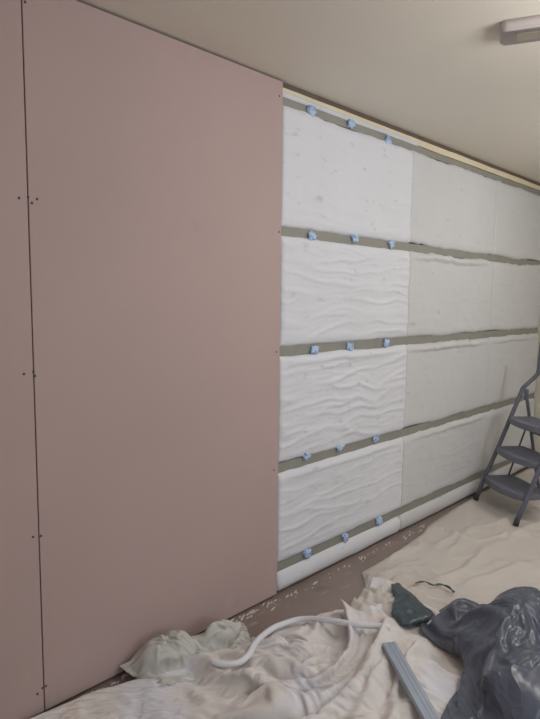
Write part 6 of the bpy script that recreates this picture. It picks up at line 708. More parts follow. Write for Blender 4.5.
0,0,-4,4,3,-3,2,-2,-4,3,5,-3,-3,6,-3,-4,3,5,-1,-7,-1,3,-3,5,3,-8,3,4,-3,-3,2,2,-4,4,3,-4,-4,4,1,-1,-4,3,1,-4,4,1,-1,-4,4,1,4,-5,0,-4,3,6,-4,-2,-2,0,3,0,1,3,-3,-1,-2,0,0,-1,2,1,1,3,-2,-2,0,-4,3,1,
0,4,-4,-5,5,4,-5,2,-1,1,0,1,-1,0,3,-4,-4,-1,4,3,2,-3,0,-2,0,0,-4,5,4,-3,4,-5,0,-4,4,4,-4,0,3,-3,0,1,3,-4,-4,4,4,-4,-4,4,0,5,-5,0,0,0,4,-3,-1,-3,0,3,0,1,4,-4,-1,-1,1,-2,0,2,0,0,4,-1,-3,0,-3,4,
1,-1,3,-3,0,1,3,-4,-1,-4,6,3,-4,-3,4,3,-3,-1,-4,4,1,3,-4,-4,4,2,-3,-4,5,5,-4,4,-4,-1,-2,-2,4,-3,4,4,-5,-4,4,4,-4,-4,4,4,-4,-4,3,0,3,-2,-1,1,0,4,-4,0,-4,0,-1,2,3,5,-4,1,3,-5,-3,1,2,0,0,3,-1,-2,2,-3,
0,-1,2,-1,-4,4,0,4,1,-4,-5,4,5,-5,-4,5,3,0,-4,-4,4,0,4,-3,-7,2,8,-3,-5,4,0,0,4,-3,2,2,-4,-1,-4,4,4,-4,-4,4,4,-4,-4,4,3,-4,-4,0,1,3,-2,0,4,0,4,-4,0,1,-2,-3,0,2,6,-5,0,5,-4,-4,-1,4,0,0,1,-1,-3,3,
-1,-1,2,4,-4,-5,1,-1,5,4,-4,-4,4,4,0,-8,-1,5,4,-5,-4,1,3,4,2,-4,0,3,-3,-5,1,4,0,1,-5,4,4,-4,-1,-4,5,3,-4,-4,3,5,-5,-4,5,4,-3,2,-3,-1,0,-1,-2,4,1,3,-3,1,3,-5,-3,1,1,-3,4,0,3,-3,-2,-1,3,0,3,0,-3,1,
0,0,-1,1,3,-3,-1,1,-4,4,4,-5,-4,0,3,0,1,-3,4,4,-4,-1,-3,-1,6,5,-4,-4,3,4,-4,-4,4,3,-3,-4,4,3,0,-4,-5,5,3,-5,-2,3,4,-4,-3,3,1,1,4,-4,-1,-1,-1,-1,2,2,4,-10,4,6,-5,-3,0,5,-3,1,1,-1,0,-3,0,3,0,3,0,-3,
0,0,-3,3,0,3,-3,0,0,-5,5,5,-4,-1,-4,9,-4,-2,-4,5,4,-2,-1,1,-5,3,0,4,-3,1,2,-3,-4,4,4,-4,-6,0,5,4,-3,-6,0,10,-5,-4,5,0,-3,-2,3,-3,4,4,-3,3,-4,-3,-2,1,2,0,-1,2,6,-6,-2,-1,2,2,0,4,-4,-1,-2,0,3,0,3,-3,
0,-1,1,-4,4,0,4,-4,0,1,-5,5,3,1,-3,-1,3,-3,-1,-4,4,4,1,-4,0,-5,5,1,3,-8,5,2,0,-4,0,2,-2,0,-4,4,3,1,-2,-1,4,-4,-1,3,-2,-1,4,2,-4,-5,7,-2,3,-4,-2,-2,0,2,-2,1,2,6,-5,-1,-2,-1,3,1,4,-4,-1,-3,-1,1,3,0,
0,3,-4,1,-4,5,0,3,-3,4,-4,-6,5,1,4,-8,3,4,-3,-1,-3,3,1,3,-4,1,-4,3,-1,5,-4,-4,0,3,-2,3,4,-4,0,-5,4,2,3,-8,4,1,-1,1,0,-1,-4,0,3,1,-4,2,1,5,-3,0,1,4,-6,-3,0,3,4,-3,-2,-2,0,2,1,5,-4,1,1,-5,-3,6,
0,0,4,-4,0,-3,3,1,4,-4,3,-4,-4,3,0,-1,-2,4,4,2,-5,-5,-1,5,4,-3,-1,0,2,-6,2,5,-4,-4,6,-4,2,5,-3,-2,-3,2,2,1,-6,3,-2,4,4,-4,-1,-2,1,5,-4,-3,0,3,4,-3,-3,3,5,-5,-2,-1,3,4,-3,-1,-3,0,2,1,4,-5,1,4,-4,0,
-1,-2,3,4,-3,-2,1,1,-5,-1,5,4,-4,-5,5,4,-3,-4,4,0,3,0,-3,-4,4,3,-4,-4,2,0,-2,3,5,-3,0,3,-6,-3,2,4,4,-2,-3,3,1,-3,-1,-3,4,2,-3,0,-3,3,4,-4,-1,-3,1,7,0,-4,1,3,-5,-2,1,2,5,-3,-1,-3,-2,3,1,0,-4,4,4,-4,
0,0,-3,3,3,-2,-5,3,4,-4,-4,5,4,-3,-5,6,2,-3,-4,3,0,1,3,-4,-4,4,4,-5,-4,7,-3,-3,3,4,-8,4,4,1,-2,-1,-4,4,1,-1,1,2,-3,-1,0,3,1,-3,-2,-3,4,5,1,-1,-5,-3,3,0,-4,0,5,-1,-3,0,3,4,0,-3,-1,-4,3,4,-3,-4,3,0,
0,3,-4,-3,5,2,-3,-4,4,4,-3,-4,4,4,-3,-6,5,3,-4,-5,1,0,4,4,-4,-4,3,5,-3,-4,7,-3,-5,-1,3,-3,4,4,3,-1,-5,-5,4,2,-1,1,3,-4,-5,5,3,1,0,-4,-4,0,3,2,4,-5,-4,4,4,-3,0,4,0,-5,-4,3,3,3,-3,-2,-4,4,3,-4,-3,4,
0,0,4,-4,-4,5,4,-4,-5,6,-1,0,0,1,2,-2,-1,0,3,-3,3,-4,-4,4,3,-4,-3,4,4,-3,1,3,0,-3,2,-4,-4,1,3,2,3,-5,-5,0,4,0,1,4,-4,-5,3,3,1,2,-4,-1,-3,1,3,4,-4,1,0,4,-4,-4,4,3,-3,-4,3,1,3,-1,-3,-5,4,5,-3,-2,
1,-4,3,4,-4,-4,4,4,-2,-1,4,-4,-4,3,1,-1,-4,0,4,4,-3,3,-5,-4,5,4,-4,-4,4,5,-9,-1,5,4,-1,1,-4,-3,-1,2,2,2,-3,-2,-2,1,-1,4,5,-5,-4,0,1,4,4,-4,-1,-2,1,3,0,-5,3,2,4,-5,-1,2,3,-3,-5,4,0,3,0,-2,-4,3,3,-3,
0,0,-3,3,4,-3,-4,4,3,-6,3,4,-4,-5,4,3,-3,-1,-3,-1,0,4,5,-4,-4,4,4,-4,-4,3,4,-3,-4,4,0,2,2,-5,-2,0,2,2,0,0,3,-1,-3,-5,4,4,-3,-1,-1,-3,5,4,-3,-1,-2,2,4,-4,-3,0,3,3,-5,3,0,4,-5,-5,4,1,3,0,-3,-4,3,0,
0,2,-2,-3,4,3,-4,-4,4,3,-3,0,3,-3,-5,5,3,-3,-1,3,-3,-3,4,4,-4,-4,4,4,-4,-4,4,4,-4,-4,3,0,2,2,-4,-3,0,4,4,-4,-4,4,4,-4,-3,5,2,-3,-1,1,-5,5,4,1,-6,-5,5,6,-1,-6,-5,3,6,-3,0,0,3,-3,-4,4,0,2,-1,-1,-3,3,
0,0,3,-3,-4,4,4,-3,-4,-1,4,-1,1,3,-3,-5,5,4,-4,-3,7,-3,-5,4,4,-4,-4,4,4,-3,-4,4,4,-4,-5,-1,1,5,3,-4,-3,-2,4,5,-4,-5,5,4,2,-4,2,0,0,-4,0,-4,2,2,5,-4,-3,2,2,4,-2,-3,-3,3,1,-1,2,-2,-2,-3,3,2,3,-4,0,1,
-1,0,1,4,-1,-5,3,3,0,-4,-5,5,-1,1,3,-3,-4,3,5,-3,0,3,-4,-4,4,4,-4,-3,4,3,-4,-4,4,4,1,-2,1,-4,2,4,-2,-4,-4,4,4,-3,-6,1,-2,3,3,3,1,0,-2,-2,-3,-1,5,1,-4,0,1,2,3,3,-6,-4,3,0,1,2,-3,-3,0,2,1,4,-4,-1,
0,0,-2,-1,4,2,-6,0,2,4,-3,-5,1,-1,5,3,-4,-3,4,2,-6,3,5,-4,-3,4,4,-4,-4,3,4,-3,-4,3,1,3,-5,7,-1,0,-1,2,-3,-6,5,3,-1,-5,-1,-2,0,4,2,3,-1,0,-2,-3,-3,7,-2,-4,1,1,1,1,4,-6,-4,4,0,1,4,-4,-4,0,4,1,3,-4,
1,0,1,-2,-3,2,3,-3,-3,4,4,0,-1,-3,-5,5,4,-4,-5,2,2,-2,1,8,1,-6,3,4,-1,-2,-3,2,-4,-5,0,0,3,-2,3,3,4,0,1,-2,-9,-1,1,10,0,-5,-3,-1,2,2,3,1,1,-3,-5,2,4,-4,-3,-1,2,0,2,3,-5,-2,4,-4,4,3,-3,-2,-1,3,1,-1,
0,0,0,2,-3,-3,4,3,-3,-5,0,4,1,3,-3,-4,3,4,1,-2,3,1,-3,-3,2,3,-6,2,1,-1,4,0,2,1,-5,-2,-2,-2,-1,0,3,4,4,1,0,-1,-3,-9,3,9,-4,-5,-1,2,1,-4,5,5,-1,-9,0,9,0,-6,-3,3,-6,1,5,0,-1,1,-4,6,4,-6,-2,0,3,0,
0,0,-1,1,3,-3,-4,4,4,-1,-4,-4,0,5,4,-4,-3,0,4,5,-2,-1,1,-4,-4,2,5,-6,-2,0,0,0,3,3,5,1,-2,-3,-2,-4,-3,0,3,7,6,2,-2,-1,-7,-6,11,-2,-6,-2,2,0,-2,4,5,-1,-4,-4,3,1,0,1,4,-2,-1,-2,0,4,-3,-6,6,5,-5,-4,2,2,
1,-1,0,-1,2,2,-4,-4,3,2,4,-4,-1,-3,3,5,0,-3,-4,0,2,-1,2,3,-2,-5,1,3,-1,-2,-2,2,1,-2,1,3,4,1,1,1,-2,-6,-5,0,2,6,8,1,-2,-5,-10,12,-3,-4,-3,10,-5,-5,4,3,0,-3,3,1,-3,-6,6,4,1,-4,-6,5,2,-4,-1,2,4,-3,-5,4,
0,1,0,-1,-3,3,4,-5,-3,0,3,5,-3,-2,-3,0,3,5,0,-7,-3,1,-1,1,2,3,-3,2,4,1,-3,-2,-3,0,1,0,-2,4,2,0,3,3,-4,-4,-3,-2,1,10,7,-3,-5,-11,13,-4,-1,0,3,-3,-5,6,0,-1,1,2,-2,-1,0,1,-1,4,-2,-6,-1,4,-2,2,1,4,-4,0,
0,0,0,0,0,-3,3,4,0,-4,-4,4,4,0,0,-5,-2,-1,2,4,-3,-2,-1,0,1,-1,0,-1,0,3,5,1,-3,-3,-3,-1,3,0,-1,4,-4,5,6,-1,-2,-2,-2,-5,2,14,-3,-6,-8,11,-5,1,2,1,-4,0,2,-2,1,0,1,-1,-3,2,2,-2,4,0,-3,-1,-2,0,2,1,4,-5,
0,0,-1,1,0,0,-4,1,3,3,-3,-4,3,-3,3,4,-1,-5,-2,3,3,1,1,-3,-2,-1,0,-1,-1,-2,0,2,7,-1,4,-3,-4,-3,1,-2,4,1,3,4,2,-2,-2,-2,-1,-3,13,-5,-9,1,4,-4,3,3,-3,0,-4,4,0,0,1,-1,-3,0,1,-3,-1,6,1,-1,-1,-3,0,3,0,0,
0,-1,1,-1,1,0,0,0,-2,1,0,-1,-1,3,-4,2,0,4,-3,-3,0,1,1,3,0,3,-2,3,1,-3,0,-3,-2,3,-2,6,-1,-2,-8,0,4,-4,0,3,5,4,2,-2,1,-1,-1,5,-6,-8,10,-5,-5,4,6,-6,4,-2,-6,4,3,0,-2,-5,3,4,-3,0,3,1,-3,-1,-2,-1,3,1,
0,0,-1,1,0,0,0,0,-3,1,3,-3,-3,0,3,-2,1,4,3,-1,0,-2,0,-2,2,-1,2,-2,-1,5,-2,2,-3,3,-5,-8,5,1,7,-5,-6,1,3,-4,2,2,4,5,-7,2,-1,7,0,-11,3,7,-5,-5,4,-5,7,4,-7,-4,6,3,-1,-2,-6,5,5,-11,8,2,-1,-2,-1,-3,0,4,
-1,1,-1,-1,0,1,0,0,0,-4,2,5,2,0,2,2,-2,-4,4,1,0,2,0,2,-1,0,1,0,1,-2,0,-3,0,-6,5,-1,-3,0,-6,4,4,-3,-12,9,-6,4,1,3,4,-7,2,2,5,-6,-4,5,4,-2,-2,0,-5,3,6,-4,-4,3,3,-1,-1,-5,4,-1,-3,4,4,-1,-3,6,-7,1,
-1,1,2,-2,-1,0,1,0,2,5,-1,1,-3,5,-3,2,-1,3,-3,2,0,-1,1,-1,1,1,-1,0,-1,0,3,1,0,0,-6,1,0,-1,1,-3,-8,0,9,-14,7,-7,4,0,5,4,-7,1,7,-1,-7,2,4,2,-3,0,-3,-3,5,3,-6,0,3,3,-1,-1,-2,-1,-2,0,4,2,-1,-2,4,-5,
1,-2,3,3,1,-2,1,4,1,-3,3,-4,6,-3,-1,-4,4,-5,-2,0,3,0,-2,2,0,0,1,-1,-2,3,-2,1,2,2,0,4,0,1,-3,-1,-2,-3,-9,10,-13,6,-6,4,0,3,6,-6,2,0,-2,1,0,-2,3,1,-3,3,-3,-3,3,-2,2,3,2,-1,-2,2,-3,-3,0,4,0,-6,4,0,
1,1,-2,0,5,3,0,-3,5,2,-5,3,-3,0,-2,0,-3,1,0,1,-5,2,-3,0,2,0,2,2,4,-2,0,1,-2,1,-1,3,3,-1,2,-2,-1,-2,-2,-12,11,-12,9,-8,2,0,4,5,-4,3,-6,2,5,-2,-2,0,0,-3,1,6,-3,-1,0,-3,-5,5,3,2,-2,0,-3,2,4,-3,-4,4,
1,1,3,2,-5,6,1,-1,-6,4,0,-2,-4,-3,2,-3,0,4,3,-3,3,-3,0,-1,0,0,-3,1,-2,-1,4,-5,1,4,3,-4,3,1,0,-1,8,1,-1,-3,-12,10,-13,13,-5,3,-7,0,6,-2,1,1,0,3,-8,5,3,-5,-1,4,3,-5,-4,5,0,-5,2,6,1,-3,-1,-5,5,4,-4,-1,
2,0,-3,4,3,-7,4,2,-2,-6,-1,-1,1,1,2,4,0,-4,-2,-1,-1,2,3,-2,-1,-2,2,-1,2,-5,-2,6,-4,-2,6,2,-5,3,4,3,-8,2,8,-2,-2,-7,3,-3,5,-1,4,-5,-3,0,11,-4,-3,-1,-1,-1,-2,9,2,-10,0,11,0,-9,6,-5,-1,4,3,0,-2,-2,-5,5,4,-3,
1,0,-1,-3,2,1,-6,0,1,1,1,3,1,-2,-3,0,-1,-2,-1,0,0,-1,0,1,-1,1,0,1,-1,0,0,1,3,-4,-3,1,2,1,1,4,7,-2,-4,5,-2,-4,0,-4,4,-1,3,2,-5,3,1,-1,0,-2,1,-4,3,0,2,4,-3,-4,4,4,-12,7,0,-1,3,2,-2,-1,-1,-4,4,1,
-1,3,2,-6,-3,0,2,-1,1,-2,1,-1,2,2,-4,-3,4,-1,4,-1,0,0,1,5,-1,-1,-1,-3,1,3,-4,-8,-3,6,5,2,-1,-6,0,1,3,6,3,-3,-1,-1,-1,-1,-2,2,2,4,-1,-5,6,-4,-2,-1,1,0,1,0,-1,2,6,-6,-7,4,0,9,-7,-3,2,1,3,-3,-1,1,-4,4,
0,-2,2,4,-5,-2,-1,-1,1,3,-2,-4,2,-3,2,3,-3,4,0,3,5,3,2,-1,1,0,-1,1,-1,0,2,-2,0,-8,-12,-2,9,2,2,-4,-2,-1,5,6,1,-1,0,-6,2,-3,-2,3,-3,2,6,2,-8,1,1,5,3,-5,-5,-3,5,4,-2,-8,8,1,3,-5,-5,4,1,1,-2,4,-3,0,
0,-2,-2,1,4,1,-2,-2,-4,1,-2,1,-3,2,5,1,3,3,0,3,-2,2,-5,1,1,1,1,-3,4,3,-4,5,1,-2,-1,-9,-11,10,-3,8,0,-5,-5,6,0,3,-7,5,-2,7,-8,-6,2,9,2,-5,1,-2,-1,-1,5,4,-2,-2,-6,5,-2,-10,15,-9,5,4,-4,-6,4,3,-1,0,3,-5,
-1,-2,-1,-1,-2,-2,2,-2,7,-6,5,5,0,6,1,-2,1,0,0,-2,0,-5,2,-8,0,1,2,3,-5,2,4,1,3,1,5,-4,-4,-10,7,-4,4,4,-4,-2,1,-2,-1,5,-2,2,3,-7,-6,17,-5,-5,1,0,3,-3,-1,1,2,4,-5,-3,-9,18,-2,-3,-6,5,2,-5,-2,4,0,-4,4,0,
-2,2,-4,-1,2,-3,-2,10,-4,5,4,-2,5,-4,0,1,0,-2,-3,-5,-2,1,0,-1,-3,0,-2,1,1,-1,1,5,5,4,-3,7,-4,-2,-9,5,-3,4,-3,-3,4,-5,5,3,8,-13,2,-1,-3,12,-7,-1,2,-2,-3,6,1,-4,3,-2,3,-14,8,6,-1,3,-4,-6,3,0,-2,3,6,-5,-5,4,
-2,3,3,-4,-2,8,-1,0,5,-2,0,-2,-1,0,-1,-6,-2,1,0,-2,-2,0,2,6,1,-6,-1,-2,-2,-2,3,0,3,7,3,-4,2,2,-4,-6,6,1,-1,-1,-2,2,2,0,2,-3,-5,-7,18,-1,-6,-3,3,1,0,3,-5,1,0,3,-5,-5,17,-7,-6,5,3,-5,-5,4,0,-2,2,4,-4,1,
1,-5,4,5,-2,2,4,-6,2,2,-4,2,-10,1,1,-1,-2,1,3,5,-3,-3,-1,0,3,5,-2,1,-4,-4,-4,2,-1,5,6,2,2,-6,1,-4,3,1,-1,-3,2,-1,8,-5,-2,3,-5,-5,19,-9,-7,3,-2,-1,10,1,-7,0,-3,2,-10,13,6,0,-7,-6,4,3,-3,0,5,-2,-5,2,4,-3,
1,0,-4,4,5,-8,3,3,-5,-5,0,1,8,-2,-6,10,-3,-7,-1,3,5,-2,-3,-3,-1,1,5,0,3,-1,1,-10,3,-2,6,5,-1,-1,0,-6,5,-2,-2,3,-3,5,4,0,-10,4,-13,20,1,-9,4,-4,-2,2,7,-6,6,-4,2,-12,1,19,-11,0,3,-5,-5,2,4,-1,-2,2,3,-5,0,3,
1,2,-4,-2,2,1,-6,-2,-2,3,1,1,0,2,4,-8,3,7,-5,-2,3,3,-3,1,0,-4,-2,0,7,1,-4,2,-4,1,0,4,-1,-1,-1,0,3,-2,-2,0,0,12,-9,7,-7,-9,2,22,-13,-5,4,2,-7,11,-6,-4,4,5,-9,-13,28,-12,-3,2,0,1,3,-5,-2,3,-2,0,1,5,-2,-1,
-1,2,3,-7,-2,7,2,-1,0,0,-3,-5,-1,2,-1,6,7,-4,-3,-3,-4,6,3,-4,-6,7,-1,3,-2,3,1,-4,2,-2,-1,1,-1,1,-4,10,0,-8,3,-4,6,-3,10,-10,0,-14,26,-5,-12,8,-7,1,5,4,-8,2,-3,0,-12,25,-2,-2,-6,-6,5,3,-4,3,2,-2,-2,-1,0,1,4,-3,
-1,-4,4,5,-6,-2,3,0,-3,3,4,5,1,0,-1,-7,-8,6,6,-2,-2,-6,6,2,-3,-6,3,0,3,3,-3,0,-2,1,0,1,-3,0,1,13,-10,-6,3,2,6,-3,4,-12,-5,6,19,-13,1,-6,3,-3,11,-8,-2,3,1,-13,10,9,-6,-2,2,-3,-5,1,0,4,3,0,-2,-1,1,-1,1,0,
0,0,-4,3,5,-8,-1,5,7,0,-1,-5,-5,-3,5,4,-3,-3,5,3,-2,-2,-4,4,3,-4,-3,4,1,1,-1,-2,-3,5,2,-4,-1,4,3,2,-11,-1,6,1,-3,13,-13,1,-10,31,-17,-4,3,-5,-1,10,-4,-6,2,4,-9,-2,22,-7,-11,0,3,6,-8,-3,2,1,2,2,0,-1,-1,2,0,-1,
-1,4,-3,-4,5,8,-5,-6,-1,4,0,3,-1,-3,-5,1,6,1,-3,2,4,-2,-5,-4,5,0,0,2,0,1,-3,-2,7,-3,-1,-7,7,-5,15,-9,-9,3,5,5,1,0,-12,-8,22,0,-13,6,-6,2,3,4,-9,-1,8,-8,-6,21,-2,-11,1,3,0,-3,3,-1,-1,-2,0,3,2,-2,0,-1,2,-1,
1,0,0,-2,0,2,5,-3,-2,-5,1,6,3,0,0,0,-2,-7,-2,0,3,5,1,-4,-5,8,0,0,-2,0,-3,-2,5,2,-9,5,0,5,3,-11,-2,4,-1,6,10,-16,-6,5,21,-21,8,-6,3,1,5,-7,1,-2,-2,-4,16,3,-13,-4,3,4,-6,-6,7,3,2,-3,-1,-1,3,4,-4,-1,1,0,
1,-1,3,-2,-2,0,2,6,-1,-2,-1,0,1,-1,-2,-4,0,4,1,-4,-3,3,4,-1,-4,2,8,-3,2,-8,-5,15,-2,-5,-4,1,-3,16,-10,-10,5,11,-5,5,-7,-9,2,33,-24,-1,-6,3,3,4,-1,-6,-6,10,-6,8,7,-10,-7,4,5,-1,-4,-2,-1,2,1,4,-3,0,0,1,5,-5,-4,5,
0,-5,7,1,-5,2,2,4,1,-2,-2,-7,5,3,0,2,-3,-2,-2,2,-3,-2,5,-1,0,0,5,3,-8,-7,1,13,-2,-4,-4,-4,18,-5,-15,1,13,-8,9,1,-15,0,28,-16,-3,2,-5,-3,7,5,-10,-11,12,2,1,8,-6,-9,4,6,1,-10,-1,5,2,-2,-1,1,4,-2,-1,-1,2,4,-4,0,
0,0,0,5,-2,-3,0,-1,-1,7,3,-3,-3,0,1,0,0,0,1,1,-2,-2,-2,-4,8,2,0,-2,-7,-10,26,-6,-2,-10,6,9,-1,-13,-5,12,-2,2,11,-19,-2,21,-4,-8,-1,-3,5,-2,6,-8,-8,10,3,-7,11,-2,-11,5,3,2,-8,-6,6,3,1,2,-2,0,1,3,1,-4,-4,4,3,-3,
2,-2,-4,4,7,-6,-4,3,8,-4,-2,2,-8,-1,0,2,7,2,-2,-4,5,-3,-4,0,4,8,-3,-10,-10,16,5,0,-10,4,-1,6,-8,-13,11,8,-6,17,-19,-5,14,8,-16,2,-3,3,-2,13,-11,-8,-1,14,-8,10,0,-12,5,4,0,-10,-5,6,3,3,-3,2,3,-2,-2,3,0,2,-4,-3,5,-1,
0,1,-3,0,4,4,-3,-2,-2,-4,3,2,2,-3,3,2,-6,1,4,-1,-4,7,-13,7,8,0,-7,-10,-2,22,-4,-12,3,-1,14,-7,-14,6,14,-12,14,-9,-10,6,20,-23,8,-6,0,0,11,-5,-10,-10,25,-12,13,-1,-12,4,3,-3,-4,0,-3,4,2,1,0,0,2,2,-3,-3,3,-3,2,2,-3,1,
0,0,1,0,-2,3,2,-4,-6,3,-5,2,3,4,-5,-2,9,1,-5,4,-2,-5,-1,11,4,-7,-10,-10,30,-4,-9,-4,-2,12,0,-16,-4,21,-13,12,1,-15,-1,32,-28,11,-10,0,2,9,-2,-11,-18,35,-15,14,-4,-8,5,-1,-1,-5,-1,-4,8,4,-2,-2,4,-2,-2,3,3,-5,-1,5,-4,-3,2,1,
1,1,-2,-2,-3,-2,-2,-1,1,-1,6,-4,0,1,6,5,-6,3,3,-7,6,-14,11,11,-5,-10,-12,22,3,-9,-5,4,7,5,-17,-8,22,-10,5,9,-17,-5,36,-28,10,-9,-2,2,7,1,-11,-21,39,-17,13,-10,-1,0,2,2,-7,2,-7,4,6,1,1,0,0,2,-3,-4,4,-1,-4,3,5,-5,-4,3,
0,-1,1,-3,1,-1,4,-5,-1,1,-3,7,-1,6,-1,1,-4,-4,4,0,-7,-1,19,-5,-9,-13,10,15,-8,-6,1,8,7,-14,-14,17,2,-6,19,-21,-5,31,-17,3,-8,-5,5,4,6,-14,-20,35,-11,12,-7,-2,-6,7,-2,-5,3,-8,5,5,2,-4,3,1,-4,2,3,-3,0,4,-4,-5,4,4,-4,0,
-2,1,-2,2,-3,3,2,5,-1,-1,0,-9,4,2,4,-3,3,-6,-2,1,-12,24,-1,-7,-12,-2,25,-10,-8,3,7,7,-9,-17,11,12,-16,22,-17,-6,25,-10,-7,0,-5,3,4,9,-16,-18,29,-4,7,-11,1,-4,5,1,-6,5,-8,5,0,7,-5,1,2,1,-3,-2,3,4,-4,0,3,-5,-4,4,5,-5,
0,0,0,-2,4,-5,1,5,3,0,-3,0,-4,-4,1,2,4,3,-6,-2,3,4,-2,-6,-6,17,-9,0,2,1,5,-1,-12,-1,18,-15,8,0,-9,8,8,-12,6,-5,-2,-2,16,-12,-15,13,10,1,-9,2,-8,14,-5,-8,2,-1,2,-1,8,-1,-2,2,-6,3,5,-5,-2,2,-6,3,3,5,-5,-4,3,1,
0,3,-3,0,1,-1,1,0,2,2,-1,1,-2,-5,-2,0,1,4,-6,2,4,0,-2,-5,-1,12,-7,1,4,1,3,-6,-7,7,3,-9,15,-13,-3,23,-17,8,-4,-9,4,15,-11,-10,-2,22,-9,-2,-3,-3,7,-1,3,0,-7,-6,3,3,2,0,4,-5,1,-3,4,5,-6,-4,3,-3,-1,4,5,-4,-4,3,
-1,4,1,-5,1,4,-7,2,1,3,2,0,-2,-2,-2,-2,0,2,3,-4,9,-3,-6,-7,14,-6,1,-3,5,3,-1,-10,-2,19,-14,2,4,-9,11,4,-8,3,-7,0,4,7,-11,-15,25,-4,1,-9,3,-1,7,-8,0,3,0,-2,-1,5,0,-1,2,3,-1,-3,-3,3,3,-4,0,-1,0,-3,5,3,-4,-1,
-1,1,4,-1,-6,4,0,-4,1,2,2,0,2,-3,-2,-2,0,1,-2,1,8,-3,-9,1,9,-6,7,-3,-1,7,-5,-8,3,8,-16,24,-14,-5,23,-20,8,-4,-8,4,15,-12,-15,13,9,-2,-7,2,-6,12,-11,4,2,-10,4,4,4,-2,-1,-1,1,2,2,2,-5,-5,4,3,-2,0,4,0,-9,0,6,-1,
1,-1,3,1,-4,-3,7,-4,-2,1,2,1,-1,3,-4,-2,2,-2,0,0,0,1,-5,9,-2,5,-5,1,5,-3,-8,-5,18,-10,0,6,-12,15,1,-7,3,-10,3,9,-3,-10,-3,17,-4,-1,-6,-1,9,-8,6,-6,0,-3,0,5,3,1,-3,0,-1,2,1,0,2,-4,-4,5,3,-3,-5,3,4,-3,-2,3,
1,-2,2,2,-1,-3,-3,9,-5,-2,2,0,4,-1,1,-4,-3,1,1,5,0,-9,-2,8,-4,5,-6,10,-5,0,-8,1,15,-21,21,-11,-5,26,-21,9,-7,-8,1,15,-10,-15,17,5,0,-10,3,-4,9,3,-7,5,-10,4,0,0,3,2,1,-2,-1,-3,3,0,1,2,-3,-6,5,4,-4,-4,4,4,-3,-1,
0,-1,0,4,0,-3,0,-2,6,-4,0,-5,4,3,-2,3,-5,0,0,6,-2,-9,10,-8,11,-8,3,-1,5,-9,-6,20,-11,-4,12,-15,18,-1,-8,4,-12,6,12,-9,-10,5,12,-7,-3,-2,-2,9,-8,4,3,-7,-4,3,6,-2,-1,2,3,2,-4,1,-1,-2,-3,4,3,-3,-4,3,5,-5,-3,4,4,-5,
0,-1,-2,3,4,-3,-2,0,3,-1,-1,-2,1,2,1,-5,4,-4,1,4,-5,0,7,0,-2,-6,8,2,-4,-9,-3,19,-21,20,-10,-3,26,-22,9,-10,-4,4,8,-9,-8,13,-2,7,-13,4,0,9,-7,-3,-3,0,2,5,-2,4,-3,-1,-1,2,5,-1,-8,-1,5,-5,4,4,-5,-2,2,6,-5,-3,3,3,
-1,1,-2,0,4,3,-6,-2,3,4,-7,7,-5,2,0,-1,-4,2,3,-1,-7,13,-10,12,-7,0,3,0,-8,-7,22,-11,-9,16,-13,17,-1,-13,6,-11,6,10,-8,-13,10,11,0,-9,0,-4,12,-10,7,-8,3,-6,5,2,3,-3,4,0,-3,-2,2,-1,3,-4,-3,2,-3,5,3,-5,-2,3,5,-3,-4,2,
0,-1,1,-4,3,3,3,-4,0,-3,-5,9,3,-5,-5,7,-3,-4,7,-8,4,4,7,-4,-10,12,1,-7,-11,3,18,-26,25,-13,-2,30,-30,13,-11,-3,8,1,-8,1,11,-5,1,-9,2,4,1,-2,-1,-1,-3,5,2,-3,2,3,-3,2,3,-5,-4,3,0,3,-4,0,4,-8,0,7,-1,-5,2,4,1,-4,
-1,0,2,-1,-4,3,-3,6,-2,-7,12,-8,4,-7,3,3,3,-4,-5,3,6,-5,7,-11,11,7,-7,-12,-8,33,-24,3,8,-13,34,-19,-6,0,-14,10,8,-8,-8,14,1,3,-12,3,-3,11,-11,5,-6,4,-4,6,1,0,-2,2,3,-4,1,3,-5,-5,3,-3,3,4,-2,3,-3,-3,1,1,-2,0,3,-1,
-1,0,2,2,-5,-3,6,4,-9,1,0,9,-10,0,2,-4,5,5,-3,2,-3,9,-14,6,12,-4,-12,-9,25,-11,-18,27,-16,14,9,-30,18,-16,7,11,-10,-11,11,9,-5,-3,0,-4,9,-3,-3,-3,3,-5,6,-1,4,1,-1,-3,2,2,-4,1,3,-5,-3,8,-3,-4,-2,5,5,-4,-1,5,0,-4,-4,6,
1,-1,0,1,3,-4,7,-7,-8,10,7,-12,-7,11,2,-5,-3,2,8,-6,10,-11,1,14,0,-15,-7,10,10,-30,33,-16,-7,38,-35,15,-14,-3,14,-6,-10,9,12,-14,6,-8,1,-1,1,3,5,-3,-5,6,0,-1,-3,4,2,-3,-4,2,2,-2,-2,0,0,3,4,0,-5,-3,4,4,-4,-3,4,4,-1,-1,
1,0,-2,0,-3,11,-5,-10,11,8,-13,-8,8,-4,4,1,1,3,-6,11,-8,-5,17,4,-16,-7,0,22,-27,21,-9,-11,45,-30,-7,2,-11,15,-2,-12,8,13,-12,6,-8,3,-4,9,-4,-5,5,-3,3,-2,3,2,-2,-3,3,3,-4,-4,1,-2,1,8,-4,-6,1,4,4,-4,0,1,4,-5,-1,2,1,-1,
0,0,0,-3,5,1,-7,4,11,-12,-10,12,-2,3,-8,7,3,-5,7,-5,-8,19,5,-14,-9,-11,31,-17,-2,10,-9,24,-6,-26,16,-14,7,7,-9,-3,14,-4,-4,2,-2,-1,-1,7,1,-5,-1,1,-1,2,1,-1,4,-3,-4,2,4,-5,-4,7,3,-6,6,-1,-5,-2,5,-1,-5,3,-2,6,-3,1,2,-3,
